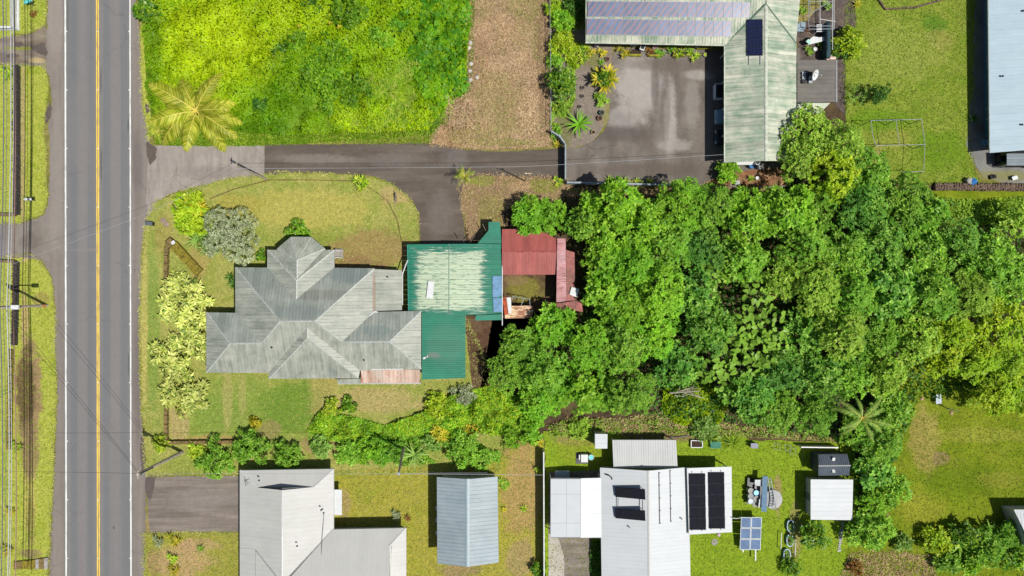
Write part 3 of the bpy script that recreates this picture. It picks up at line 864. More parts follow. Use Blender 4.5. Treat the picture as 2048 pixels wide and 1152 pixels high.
walls(b, [(471, 535), (535, 535), (535, 500), (668, 500), (668, 536), (748, 537), (748, 622), (842, 622), (842, 738), (413, 745), (413, 625), (471, 625)], E, M_GWALL, .6, top=2.0,
      wins=[(i, .5, 1.1, 1.0, 1.15, 'window') for i in (1, 3, 4, 6, 11)] + [(2, t, 1.2, 1.0, 1.15, 'window') for t in (.1, .3, .8)] + [(2, .6, .9, 1.9, .97, 'door')])
MB().prism(offset(ccw([W(x, y, 2.25)[:2] for x, y in ((555, 505), (582, 474), (622, 474), (650, 505))]), .35), 0, 2.15).build('bay_wall', M_GWALL, b)
fascia(b, [(413, 745), (413, 625), (471, 626), (471, 535), (535, 536), (535, 500)], E, M_CAP, closed=False)
fascia(b, [(668, 500), (668, 536), (748, 537)], E, M_CAP, closed=False)
fascia(b, [(413, 745), (538, 745), (538, 757), (717, 756)], E, M_WHITE, .14, closed=False)
MB().prism(ccw([W(x, y, 1.8)[:2] for x, y in ((752, 550), (796, 552), (796, 612), (752, 612))]), 0, 1.7).build('porch_wall', M_GWALL, b)
# rusty strip below the right wing
RM_RUST = roof_mat('rusty_sheet', (190, 146, 124), (208, 196, 180), (2.6, .3, 1), rust_amt=.12, tintvar=.3, rust_c=(150, 62, 42), dark=(140, 84, 60))
roof_plane(r, [(722, 739, 1.87), (840, 739, 1.87), (840, 766, 1.60), (722, 766, 1.60)], RM_RUST, 0.8, 2, down=(0, -1), name='rusty_roof_sheet')
roof_plane(r, [(675, 759, 1.7), (721, 757, 1.7), (721, 767, 1.6), (675, 767, 1.6)], RM_GREY, 0.9, 1, down=(0, -1))
MB().bar(W(742, 738.5, 2.17), W(806, 737.5, 2.17), .14, .12).build('gutter', M_WHITE, b)
MB().bar(W(676, 767.5, 1.57), W(842, 767, 1.57), .1, .1).build('gutter', M_CAP, b)
MB().tube([W(805, 545, 1.8), W(805, 588, 1.78), W(805, 610, 1.7)], .05).build('downpipe', M_WHITE, b)
MB().tube([W(805, 548, 1.8), W(812, 528, 1.9), W(816, 520, 1.95)], .06).build('downpipe', M_WHITE, b)
MB().bar(W(739, 632, 2.45), W(749, 623, 2.25), .12, .05).add([W(748, 622, 2.3), W(755, 623, 2.25), W(755, 625, 2.25), W(748, 625, 2.3)], [(0, 1, 2, 3)]).build('flashing', M_WHITE, b)
for x in (678, 720, 760, 800, 838):
    p = W(x, 766, 1.55)
    MB().box((p.x, p.y, .77), (.09, .09, 1.54)).build('porch_post', M_WHITE, b)
for (x, y, h) in ((776, 554, 1.95), (545, 695, 3.2), (729, 720, 2.5)):
    p = W(x, y, h)
    MB().lathe((p.x, p.y, h - .1), [(.05, 0), (.05, .35), (.09, .36), (.09, .42), (.02, .45)], 8).build('vent_pipe', M_DARK, b)

# ---- steps and rails beside the bay
b2 = thing('side_steps', 'small concrete steps with white pipe rails beside the bay', 'steps', W(680, 500))
for i in range(3):
    p = W(674 + i * 5, 507)
    MB().box((p.x, p.y, .27 - i * .09), (.28, 1.0, .54 - i * .18)).build('step', M_CONC, b2)
for y in (500, 514):
    MB().tube([W(670, y, .9), W(686, y + 2, .5), W(686, y + 2, 0)], .035).build('rail', M_WHITE, b2)

# ---- 2. green carport roof
RM_TEAL = roof_mat('green_sheet', (24, 112, 88), (44, 132, 106), (.45, 4.0, 1), dark=(58, 112, 92), dth=(.55, .60), amt=.85, tintvar=.10, boxm=True, masks=[(900, 562, 68, 60, (112, 142, 126), .9, 2.05), (900, 562, 62, 55, (188, 202, 172), .97, 2.05)])
b, r = house('green_carport', 'flat green metal carport roof with big peeling pale patch', 'carport', 905, 560)
roof_plane(r, [(815, 489, 1.90), (898, 488, 2.15), (898, 629, 2.15), (817, 622, 1.90)], RM_TEAL, .55, 2, down=(-1, 0), rib_h=.035, gap=.03)
roof_plane(r, [(898, 488, 2.15), (955, 488, 2.05), (978, 488, 1.99), (1003, 488, 1.93), (1005, 626, 1.93), (951, 630, 2.05), (898, 629, 2.15)], RM_TEAL, .55, 2, down=(1, 0), rib_h=.035, gap=.03)
roof_plane(r, [(955, 487, 2.05), (977, 461, 2.01), (977, 444, 2.01), (1000, 444, 1.95), (1003, 487, 1.95)], RM_TEAL, .5, 2, down=(1, 0), rib_h=.02)
roof_plane(r, [(951, 631, 2.05), (1003, 628, 1.95), (1003, 640, 1.95), (951, 641, 2.05)], RM_TEAL, .6, 1, down=(1, 0))
ridge(r, (898, 488, 2.15), (898, 629, 2.15), plain('dull_green_cap', (104, 134, 116), .6), .2)
for pts in ([(985, 552), (1003, 552), (1004, 590), (995, 595), (985, 594)], [(986, 596), (1004, 596), (1004, 624), (987, 624)]):
    roof_plane(r, [(x, y, 2.1) for x, y in pts], M_SKYBLUE, 1.2, 1, down=(1, 0), name='blue_patch_sheet', rib_h=.02)
for x, y in ((818, 492), (818, 555), (820, 618), (955, 492), (980, 450), (998, 450), (998, 540), (998, 636), (955, 636)):
    p = W(x, y, 1.85)
    MB().box((p.x, p.y, .92), (.1, .1, 1.84)).build('post', M_WOOD, b)
for a, c in (((940, 484), (950, 470)), ((928, 483), (920, 470)), ((965, 448), (972, 462))):
    MB().tube([W(a[0], a[1], 1.8), W(c[0], c[1], 1.6)], .04).build('brace', M_WOOD, b)
MB().prism(ccw([W(x, y, 1.85)[:2] for x, y in ((900, 500), (990, 500), (990, 620), (900, 618))]), 0, 1.78).build('wall', plain('garage_board', (110, 118, 108), .85), b)
MB().bar(W(815, 489, 1.88), W(817, 622, 1.88), .05, .14).build('fascia_board', plain('teal_trim', (60, 160, 150), .5), b)
MB().tube([W(1004.5, 530, 2.05), W(1004.5, 651, 1.95)], .055).build('gutter', M_WHITE, b)

def loose(name, label, cat, pts, h, mat, t=.02, lift=.0, group=None):
    q = [W(x, y, h) for x, y in pts]
    m = MB()
    m.prism(ccw([p[:2] for p in q]), h + lift, h + lift + t)
    return tag(m.build(name, mat), label, cat, group)
loose('roofing_sheet', 'loose white sheet lying tilted on the green carport roof', 'sheet', [(857, 562), (869, 563), (866, 598), (853, 596)], 2.05, M_WHITE, .03, .2)

# ---- 3. green lean-to beside the grey house
RM_TEAL2 = roof_mat('green_leanto_sheet', (22, 112, 88), (40, 132, 104), (.4, 5.0, 1), dark=(52, 116, 94), amt=.8, tintvar=.14, masks=[(890, 690, 36, 40, (70, 124, 102), .6, 1.9), (865, 712, 14, 6, (110, 120, 112), .7, 2.7)])
b, r = house('green_lean_to', 'plain green metal lean-to roof on the right end of the grey house', 'lean-to', 887, 690)
roof_plane(r, [(843.5, 625, 2.05), (931, 625, 1.80), (931, 756, 1.80), (843.5, 759, 2.05)], RM_TEAL2, .6, 3, down=(1, 0), rib_h=.05, gap=.03)
walls(b, [(845, 626), (930, 626), (930, 756), (845, 758)], 1.8, M_GWALL, .35, wins=[(0, .5, 1.0, .9, 1.1, 'window'), (1, .5, .9, 1.7, .86, 'door')])
p = W(849, 716, 2.1)
MB().box((p.x, p.y, 2.13), (.3, .2, .15), .4).box((p.x + .3, p.y + .15, 2.1), (.2, .1, .1), .9).build('vent_box', M_WHITE, b)

# ---- 4. red shed and its pink lean-to
RM_RED = roof_mat('red_sheet', (146, 70, 64), (176, 96, 88), (2.6, .3, 1), dark=(140, 74, 66), amt=.7, tintvar=.24, rust_amt=.0)
b, r = house('red_shed', 'red sheet-metal gabled shed roof beside the green carport', 'shed', 1058, 505)
roof_plane(r, [(1004, 458.5, 1.90), (1078, 458, 1.90), (1113, 478, 2.00), (1113, 503, 2.20), (1004, 503, 2.20)], RM_RED, .76, 3, down=(0, 1), rib_h=.02)
roof_plane(r, [(1004, 503.5, 2.22), (1113, 503.5, 2.22), (1112, 549, 1.95), (1004, 550, 1.95)], RM_RED, .76, 3, down=(0, -1), rib_h=.02)
ridge(r, (1004, 503.5, 2.24), (1113, 503.5, 2.24), plain('red_cap', (164, 88, 80), .6), .22)
walls(b, [(1005, 459), (1110, 459), (1111, 548), (1005, 549)], 1.9, plain('shed_board', (108, 84, 72), .9), .35, wins=[(0, .5, 1.0, .9, 1.1, 'window')])
RM_PINK = roof_mat('pink_sheet', (150, 84, 84), (202, 160, 162), (.5, 3.2, 1), dark=(150, 78, 74), amt=.7, tintvar=.25, rust_amt=.06, rust_c=(120, 62, 52))
RM_PINKR = roof_mat('rust_red_sheet', (134, 70, 62), (166, 92, 84), (1.5, 1.5, 1), rust_amt=.1, tintvar=.35, rust_c=(100, 60, 44))
b, r = house('rusty_lean_to', 'narrow rusty pink lean-to roof half under the tree canopy', 'lean-to', 1135, 560)
roof_plane(r, [(1114.5, 477, 2.3), (1131, 477, 2.2), (1133, 602, 2.2), (1112.5, 605, 2.3)], RM_PINK, .62, 3, down=(1, 0), rib_h=.025)
roof_plane(r, [(1132, 500, 2.15), (1149, 505, 2.05), (1150, 600, 2.05), (1133.5, 602, 2.15)], RM_PINKR, .8, 3, down=(1, 0), rib_h=.025)
roof_plane(r, [(1112, 607, 2.25), (1163, 600, 2.2), (1166, 624, 2.1), (1114, 614, 2.15)], RM_PINKR, .7, 2, down=(0, -1), rib_h=.02)
for x, y in ((1115, 480), (1147, 512), (1115, 600), (1160, 615)):
    p = W(x, y, 2.1)
    MB().box((p.x, p.y, 1.02), (.1, .1, 2.04)).build('post', M_WOOD, b)
MB().prism(ccw([W(x, y, 2.1)[:2] for x, y in ((1117, 484), (1145, 512), (1145, 595), (1117, 600))]), 0, 1.98).build('wall', M_WOOD, b)
loose('roofing_sheet', 'square white sheet on the rusty pink lean-to roof', 'sheet', [(1143, 574), (1158, 578), (1154, 595), (1139, 589)], 2.3, M_WHITE, .03, .03)

# ---- scrap by the carport
M_RUSTC = roof_mat('rust_cream', (222, 194, 150), (232, 208, 172), (.6, 2.5, 1), rust_amt=.16, rust_c=(140, 62, 30), tintvar=.1)
b = thing('scrap_rack', 'cream rusted truck-bed sheet on a galvanised pipe rack beside the carport', 'scrap', W(1040, 615))
roof_plane(b, [(1010, 612, 1.2), (1066, 611, 1.2), (1067, 618, 1.2), (1064, 636, 1.2), (1010, 637, 1.2)], M_RUSTC, .9, 2, down=(1, 0), name='bed_sheet')
for a, c in (((1025, 593, 1.3), (1059, 598, 1.3)), ((1059, 598, 1.3), (1060, 611, 1.3)), ((1025, 593, 1.3), (1025, 600, 1.3)), ((1048, 597, 1.3), (1042, 611, 1.3)), ((1059, 598, 1.3), (1059, 598, 0)), ((1025, 593, 1.3), (1025, 593, 0)), ((1064, 634, 1.2), (1064, 634, 0)), ((1012, 635, 1.2), (1012, 635, 0))):
    MB().tube([W(*a), W(*c)], .035).build('rack_pipe', M_GALV, b)
loose('roofing_sheet', 'rust-orange sheet leaning against the green carport edge', 'sheet', [(1005, 595), (1013, 594), (1019, 628), (1009, 630)], 1.6, plain('rust_orange', (170, 78, 42), .8, var=.4, scale=4), .02)
loose('roofing_sheet', 'narrow white sheet lying over the scrap rack', 'sheet', [(1013, 595), (1022, 595), (1023, 626), (1017, 627)], 1.7, M_WHITE, .02)

# ---- 5. courtyard house: two wings, panels
RM_MOSS = roof_mat('mossy_sheet', (122, 148, 124), (208, 204, 186), (.16, 4.5, 1), dark=(104, 130, 110), amt=.8, tintvar=.3, lo=.38, hi=.62)
RM_MOSSV = roof_mat('mossy_sheet_down', (112, 138, 112), (196, 194, 172), (4.5, .3, 1), dark=(84, 108, 90), amt=.8, tintvar=.2, lo=.42, hi=.58)
b, r = house('courtyard_house', 'house with two wings under peeling green and white metal roofs', 'house', 1500, 150)
roof_plane(r, [(1171, 84, 2.70), (1450, 90, 2.70), (1500, 41, 3.45), (1532, 8, 4.00), (1532, -60, 4.60), (1171, -60, 4.60)], RM_MOSSV, .9, 3, down=(0, -1), rib_h=.025)
roof_plane(r, [(1450, 90, 2.70), (1450, 325, 2.70), (1532, 322, 4.00), (1532, 8, 4.00)], RM_MOSS, .42, 1, down=(-1, 0), rib_h=.03)
roof_plane(r, [(1532, 8, 4.00), (1532, 322, 4.00), (1592, 322, 2.80), (1592, 86, 2.80)], RM_MOSS, .42, 1, down=(1, 0), rib_h=.03)
roof_plane(r, [(1532, 8, 4.00), (1592, 86, 2.80), (1604, -60, 2.80), (1532, -60, 4.20)], RM_MOSS, .42, 1, down=(1, 0), rib_h=.03)
M_GCAP = plain('mossy_cap', (196, 200, 182), .6, var=.2)
ridge(r, (1532, 322, 4.02), (1532, 8, 4.02), M_GCAP, .3)
MB().bar(W(1450.5, 89, 2.78), W(1532, 8, 4.06), .16, .05).build('valley_gutter', plain('mossy_valley', (84, 110, 92), .7), r)
MB().bar(W(1592, 86, 2.9), W(1532, 8, 4.08), .12, .05).build('valley_gutter', MATS['mossy_valley'], r)
fascia(b, [(1171, 84), (1450, 90), (1450, 325)], 2.7, M_GCAP, .2, closed=False)
MB().bar(W(1449, 93, 2.70), W(1449, 325, 2.70), .12, .1).build('gutter', M_GCAP, b)
MB().bar(W(1171, 85.5, 2.70), W(1449, 91, 2.70), .12, .1).build('gutter', M_GCAP, b)
m = MB()
m.prism(ccw([W(x, y, 2.70)[:2] for x, y in ((1182, 64), (1520, 64), (1520, -60), (1182, -60))]), 0, 2.6)
m.build('wall', plain('house_wall', (150, 152, 146), .85), b)
m = MB()
m.prism(ccw([W(x, y, 2.70)[:2] for x, y in ((1545, 64), (1580, 64), (1580, 312), (1545, 312))]), 0, 2.6)
m.build('wall', MATS['house_wall'], b)
# gable end of the long wing
ga = [W(1456, 318, 2.65), W(1588, 318, 2.65), W(1532, 316, 3.9)]
gm = MB(); gm.add([ga[0], ga[1], ga[2]] + [p + Vector((0, .08, 0)) for p in ga], [(0, 1, 2), (5, 4, 3), (0, 3, 4, 1), (1, 4, 5, 2), (2, 5, 3, 0)])
gm.build('gable_board', M_GCAP, b)
for y in (100, 155, 210, 265, 318):
    p = W(1456, y, 2.70)
    MB().box((p.x, p.y, 1.3), (.12, .12, 2.6)).build('carport_post', M_WHITE, b)
M_CELL = None
def cell_mat(name, base, line, nx, ny, moire=0.0):
    m, nt, bb = newmat(name)
    tc = nd(nt, 'TexCoord')
    mp = nd(nt, 'Mapping')
    mp.inputs['Scale'].default_value = (nx, ny, 1)
    nt.links.new(tc.outputs['Generated'], mp.inputs['Vector'])
    fr = nd(nt, 'VectorMath', operation='FRACTION')
    nt.links.new(mp.outputs[0], fr.inputs[0])
    sx = nd(nt, 'SeparateXYZ')
    nt.links.new(fr.outputs[0], sx.inputs[0])
    e = mth(nt, 'MINIMUM', mth(nt, 'MINIMUM', sx.outputs[0], mth(nt, 'SUBTRACT', 1.0, sx.outputs[0])), mth(nt, 'MINIMUM', sx.outputs[1], mth(nt, 'SUBTRACT', 1.0, sx.outputs[1])))
    k = sstep(nt, e, 0.07, 0.03)
    col = ramp(nt, noise(nt, wpos(nt), 1.3, 4), [(.3, base), (.7, tuple(min(255, v * 1.25) for v in base))])
    if moire:
        oi = nd(nt, 'ObjectInfo')
        col = hsvr(nt, col, oi.outputs['Random'], .3, True)
        wv = nd(nt, 'TexWave', wave_type='BANDS', bands_direction='DIAGONAL')
        wv.inputs['Scale'].default_value = .9
        wv.inputs['Distortion'].default_value = 2.5
        wv.inputs['Detail'].default_value = 3
        nt.links.new(wpos(nt, (1, -.8, 0)), wv.inputs['Vector'])
        col = mixc(nt, mth(nt, 'MULTIPLY', sstep(nt, wv.outputs['Fac'], .35, .75), moire), col, lin((142, 108, 116)))
    col = mixc(nt, mth(nt, 'MULTIPLY', k, .75), col, lin(line))
    nt.links.new(col, bb.inputs['Base Color'])
    bb.inputs['Roughness'].default_value = .3
    bb.inputs['Specular IOR Level'].default_value = .3
    return m
M_CELL = cell_mat('solar_cells', (76, 96, 124), (122, 120, 136), 6, 10, .8)
M_CELL_D = cell_mat('dark_solar_cells', (26, 32, 58), (46, 50, 78), 4, 4)
M_CELL_B = cell_mat('blue_solar_cells', (82, 104, 134), (118, 134, 156), 6, 6)
M_FRAME = plain('panel_frame', (128, 134, 146), .5, .2, var=.08)
def panel(parent, c4, cell, frame, t=.05, lift=.12, rim=.035, name='solar_panel'):
    """framed panel on four roof points (px,py,h) in order"""
    P = [W(*p) for p in c4]
    n = (P[1] - P[0]).cross(P[3] - P[0]).normalized()
    if n.z < 0:
        n = -n
        P = [P[0], P[3], P[2], P[1]]
    c = sum(P, Vector((0, 0, 0))) / 4
    m = MB()
    m.slab(P, n, lift, lift + t)
    o = m.build(name, frame, parent)
    q = []
    for i in range(4):
        d = (P[i] - c)
        q.append(P[i] - d.normalized() * rim * 1.6)
    m = MB()
    m.slab(q, n, lift + t - .01, lift + t + .006)
    m.build('cell_sheet', cell, o)
    return o
hN = lambda y: 2.7 + (88 - y) * .0131
for i in range(18):
    x0, x1 = 1175 + i * 18.05, 1175 + i * 18.05 + 17.6
    y0, y1 = 2.5 + i * .12, 33.5 + i * .12
    panel(b, [(x0, y0, hN(y0)), (x1, y0, hN(y0)), (x1, y1, hN(y1)), (x0, y1, hN(y1))], M_CELL, M_FRAME)
for i in range(16):
    x0, x1 = 1173 + i * 18.05, 1173 + i * 18.05 + 17.6
    y0, y1 = 37 + i * .32, 69.5 + i * .28
    panel(b, [(x0, y0, hN(y0)), (x1, y0, hN(y0)), (x1, y1, hN(y1)), (x0, y1, hN(y1))], M_CELL, M_FRAME)
hL = lambda x: 2.7 + (x - 1450) * .01585
for i in range(4):
    y0, y1 = 40 + i * 18.2, 40 + i * 18.2 + 17.8
    panel(b, [(1493, y0, hL(1493)), (1525, y0 - .5, hL(1525)), (1525.5, y1 - .5, hL(1525)), (1493.5, y1, hL(1493))], M_CELL_D, M_DARK)
for x in (1498, 1521):
    MB().bar(W(x, 108, hL(x) + .12), W(x, 130, hL(x) + .1), .05, .05).build('mounting_rail', M_GALV, b)

# ---- 6. flat grey deck roof with the dish
RM_DECK = roof_mat('deck_board', (98, 95, 89), (126, 120, 112), (.2, 5, 1), dark=(76, 74, 70), amt=.7, tintvar=.2, rough=.8)
b, r = house('deck_roof', 'flat grey weathered roof beside the courtyard house carrying a dish', 'roof', 1633, 165)
roof_plane(r, [(1594, 120, 2.8), (1673, 121, 2.7), (1673, 204, 2.7), (1594, 205, 2.8)], RM_DECK, .5, 1, down=(1, 0), rib_h=.02)
roof_plane(r, [(1594, 206, 2.7), (1660, 206, 2.6), (1640, 226, 2.5), (1594, 226, 2.6)], RM_MOSS, .6, 2, down=(1, 0))
walls(b, [(1596, 121), (1671, 122), (1671, 203), (1596, 204)], 2.7, M_GWALL, .2)
MB().bar(W(1673, 121, 2.72), W(1673, 204, 2.72), .1, .12).build('gutter', M_GALV, b)
p = W(1613, 156, 2.85)
d = thing('satellite_dish', 'white satellite dish on a block-weighted frame on the grey flat roof', 'dish', (p.x, p.y, 2.87))
for i in range(2):
    for j in range(3):
        MB().box((p.x - .35 + i * .7, p.y - .42 + j * .42, 2.97), (.38, .36, .2), random.uniform(-.06, .06)).build('ballast_block', M_GALV if (i + j) % 3 else M_DARK, d)
MB().box((p.x, p.y, 3.03), (1.15, .05, .05)).box((p.x, p.y - .42, 3.03), (1.15, .05, .05)).box((p.x, p.y + .42, 3.03), (1.15, .05, .05)).tube([(p.x, p.y, 3.0), (p.x + .1, p.y, 3.7)], .045).build('mast', M_DARK, d)
dm = MB()
ax = Vector((.62, -.45, .62)).normalized()
q0 = Vector((p.x + .45, p.y + .05, 3.75))
e1 = ax.cross(Vector((0, 0, 1))).normalized(); e2 = ax.cross(e1)
rings = []
for k in range(7):
    rr = .62 * k / 6
    for j in range(18):
        t = 2 * math.pi * j / 18
        rings.append(q0 + (e1 * math.cos(t) * .86 + e2 * math.sin(t)) * rr + ax * (rr * rr * .32))
back = [v - ax * .03 for v in rings]
fs = []
for k in range(6):
    for j in range(18):
        a0, a1 = k * 18 + j, k * 18 + (j + 1) % 18
        fs.append((a0, a1, a1 + 18, a0 + 18))
        fs.append((a0 + 126 + 18, a1 + 126 + 18, a1 + 126, a0 + 126))
for j in range(18):
    a0, a1 = 108 + j, 108 + (j + 1) % 18
    fs.append((a0, a1, a1 + 126, a0 + 126))
dm.add(rings + back, fs)
dm.build('reflector', M_WHITE, d, smooth=True)
MB().tube([q0 - e2 * .55 + ax * .1, q0 + ax * .75 - e2 * .25], .025).box(q0 + ax * .78 - e2 * .24, (.12, .12, .16)).build('feed_arm', M_GALV, d)

# ---- 7. long pale blue building at the right edge
RM_BLUE = roof_mat('pale_blue_sheet_roof', (170, 190, 200), (182, 201, 209), (.2, 1.2, 1), tintvar=.05, dark=(154, 176, 188), amt=.25)
b, r = house('blue_building', 'long building with pale blue metal roof at the right edge', 'building', 2010, 150)
roof_plane(r, [(1976, -60, 2.0), (2130, -60, 3.4), (2130, 294, 3.4), (1980, 306, 2.0)], RM_BLUE, .82, 2, down=(-1, 0), rib_h=.02, rib_w=.03)
pts = [W(1976, -60, 2.0), W(1980, 306, 2.0)]
MB().bar(pts[0] - Vector((.05, 0, 0)), pts[1] - Vector((.05, 0, 0)), .1, .14).build('gutter', M_GALV, b)
m = MB()
wb = [W(1966, -60), W(2130, -60), W(2130, 270), W(1967, 276)]
m.prism(ccw([p[:2] for p in wb]), 0, 1.95)
m.build('wall', M_BWALL, b)
for y in (40, 130, 232):
    p = W(1966, y)
    wo = MB().box((p.x - .03, p.y, 1.2), (.1, 1.3, .9)).build('window', M_WHITE, b)
    MB().box((p.x - .06, p.y, 1.2), (.1, 1.1, .75)).build('pane', M_GLASS, wo)
for x, y, h in ((2003, 153, 2.3), (2042, 250, 2.6), (2044, 23, 2.6)):
    p = W(x, y, h)
    MB().lathe((p.x, p.y, h - .1), [(.06, 0), (.06, .3), (.12, .31), (.02, .4)], 8).build('vent_pipe', M_DARK, b)
RM_AWN = roof_mat('awning_sheet', (104, 116, 122), (132, 142, 148), (1, 1, 1), tintvar=.2)
a = thing('awning', 'small grey corrugated awning under the pale blue roof', 'awning', W(2035, 325))
roof_plane(a, [(2013, 307, 1.9), (2110, 307, 1.9), (2110, 331, 1.85), (2013, 331, 1.85)], RM_AWN, .3, 1, down=(1, 0), rib_h=.05)
for x, y in ((2014, 330), (2070, 330)):
    p = W(x, y, 1.85)
    MB().box((p.x, p.y, .9), (.07, .07, 1.8)).build('post', M_WHITE, a)

# ---- 8. white L-shaped house, bottom left
RM_WHT = roof_mat('white_sheet', (184, 183, 177), (192, 191, 185), (1.4, .25, 1), tintvar=.035, dark=(168, 168, 161), amt=.25)
RM_WHTX = roof_mat('white_sheet_across', (182, 181, 175), (193, 192, 186), (.25, 1.4, 1), tintvar=.035, dark=(172, 172, 165), amt=.25)
M_WCAP = plain('white_cap', (198, 198, 193), .5, var=.04)
b, r = house('white_house', 'white metal-roofed L-shaped house beside the lower driveway', 'house', 600, 1080)
e, rd_ = 2.15, 3.65
roof_plane(r, [(480, 941, e), (667, 938, e), (629, 974, 2.75), (515, 976, 2.75)], RM_WHT, 1.0, 2, rib_h=.007, rib_w=.03, gap=.002)
roof_plane(r, [(480, 941, e), (515, 975, 2.80), (564, 980, rd_), (564, 1200, rd_), (480, 1200, e)], RM_WHTX, 1.0, 2, rib_h=.007, rib_w=.03, gap=.002, down=(-1, 0))
roof_plane(r, [(564, 980, rd_), (629, 974, 2.80), (667, 938, e), (667, 1059, e), (580, 1152, 3.37), (564, 1168, rd_)], RM_WHTX, 1.0, 2, rib_h=.007, rib_w=.03, gap=.002, down=(1, 0))
roof_plane(r, [(666, 1059, e), (812, 1056, e), (779, 1092, 2.70), (779, 1200, 4.25), (540, 1200, 4.25)], RM_WHT, 1.0, 2, rib_h=.007, rib_w=.03, gap=.002, down=(0, 1))
roof_plane(r, [(812, 1056, e), (812, 1200, e), (779, 1200, 2.70), (779, 1092, 2.70)], RM_WHTX, 1.0, 2, rib_h=.007, rib_w=.03, gap=.002, down=(1, 0))
hW = lambda x: 2.15 + (x - 480) * .01786 + .07
MB().bar(W(480, 1097, hW(480)), W(511, 1100, hW(511)), .1, .05).build('roof_joint', M_WCAP, r)
MB().bar(W(511, 1100, hW(511)), W(511, 1200, hW(511)), .06, .04).build('roof_joint', plain('joint_grey', (150, 149, 144), .6), r)
MB().bar(W(511, 1100, hW(511)), W(556, 1157, hW(556)), .12, .05).build('valley_gutter', MATS['joint_grey'], r)
gq = [W(779, 1093, 2.7), W(782, 1200, 2.72), W(779, 1200, 4.22)]
MB().add(gq + [q - Vector((.06, 0, 0)) for q in gq], [(0, 1, 2), (5, 4, 3), (0, 3, 4, 1), (1, 4, 5, 2), (2, 5, 3, 0)]).build('gable_wall', M_WCAP, b)
for a_, c_ in (((480, 941, e), (515, 975, 2.77)), ((667, 938, e), (629, 974, 2.77)), ((564, 980, rd_), (564, 1166, rd_)), ((812, 1056, e), (779, 1092, 2.72))):
    ridge(r, a_, c_, M_WCAP, .24)
MB().bar(W(666, 1059, e + .04), W(572, 1160, 3.55), .14, .05).build('valley_gutter', plain('grey_valley', (150, 148, 142), .6), r)
gm = MB()
ga = [W(517, 974, 2.75), W(627, 973, 2.75), W(564, 976, 3.55)]
gm.add(ga + [p - Vector((0, .5, 0)) for p in ga], [(0, 1, 2), (5, 4, 3), (0, 3, 4, 1), (1, 4, 5, 2), (2, 5, 3, 0)])
gm.build('gable_vent_shade', M_DARK, b)  # gable vent in dark metal; the overhang's shadow is put into this colour
fascia(b, [(480, 1200), (480, 941), (667, 938), (667, 1059), (812, 1056), (812, 1200)], e, M_WCAP, .2, closed=False)
walls(b, [(480, 941), (667, 938), (667, 1058), (812, 1056), (812, 1200), (480, 1200)], e, plain('house_wall_light', (200, 198, 188), .8, var=.06), .6,
      wins=[(i, t, 1.1, .9, 1.2, 'window') for i in (2, 3) for t in (.3, .7)])
MB().tube([W(648, 1026, 2.5), W(644, 1080, 2.8), W(640, 1160, 3.2)], .02).build('roof_cable', M_DARK, b)
for x, y, h in ((643, 1019, 3.2), (648, 1025, 3.1), (595, 1091, 3.8), (671, 1106, 2.65), (519, 960, 3.1)):
    p = W(x, y, h)
    MB().lathe((p.x, p.y, h - .05), [(.05, 0), (.05, .22), (.1, .23), (.02, .32)], 8).build('vent_pipe', M_DARK, b)
p = W(497, 962, 2.4)
MB().tube([(p.x - .3, p.y + .2, 2.5), (p.x + .25, p.y, 3.2)], .02).bar((p.x - .1, p.y - .25, 3.15), (p.x + .5, p.y + .15, 3.2), .03, .03).bar((p.x + .05, p.y - .35, 3.15), (p.x - .1, p.y + .3, 3.2), .03, .03).build('antenna', M_DARK, b)
loose('shelf_roof', 'small white flat canopy on the side of the white L-shaped house', 'canopy', [(667.5, 979), (684, 979), (684, 1030), (667.5, 1030)], 1.7, M_WHITE, .06)

# ---- 9. blue-grey gabled barn
RM_BARN = roof_mat('barn_sheet', (136, 150, 155), (156, 168, 172), (.25, 1.6, 1), dark=(116, 130, 136), amt=.5, tintvar=.1)
b, r = house('gabled_barn', 'blue-grey metal gabled barn in the yellowish yard', 'barn', 935, 1040)
roof_plane(r, [(874, 954, 2.7), (935, 958, 3.6), (935, 1133, 3.6), (875, 1127, 2.7)], RM_BARN, .8, 2, rib_h=.025)
roof_plane(r, [(935, 958, 3.6), (995, 953, 2.7), (997, 1125, 2.7), (935, 1133, 3.6)], RM_BARN, .8, 2, rib_h=.025)
ridge(r, (935, 957.5, 3.62), (935, 1133.5, 3.62), plain('barn_cap', (156, 172, 178), .5, var=.06), .4)
M_BARNW = plain('barn_wall', (176, 168, 148), .85)
walls(b, [(876, 954), (994, 954), (996, 1126), (877, 1126)], 2.7, M_BARNW, .3, wins=[(3, .3, .9, .9, 1.6, 'window'), (1, .5, 1.0, .9, 1.6, 'window'), (0, .5, 2.4, 2.1, 1.06, 'door')])
for y0, s_ in ((962, 1), (1118, -1)):
    ga = [W(883, y0, 2.65), W(988, y0, 2.65), W(935, y0, 3.5)]
    gm = MB(); gm.add(ga + [p - Vector((0, .1 * s_, 0)) for p in ga], [(0, 1, 2), (5, 4, 3), (0, 3, 4, 1), (1, 4, 5, 2), (2, 5, 3, 0)])
    gm.build('gable_wall', M_BARNW, b)
for y in (1017, 1041, 1066):
    p = W(872, y, 1.8)
    MB().box((p.x + .1, p.y, 1.7), (.3, .35, .3)).build('wall_lamp', M_WHITE, b)

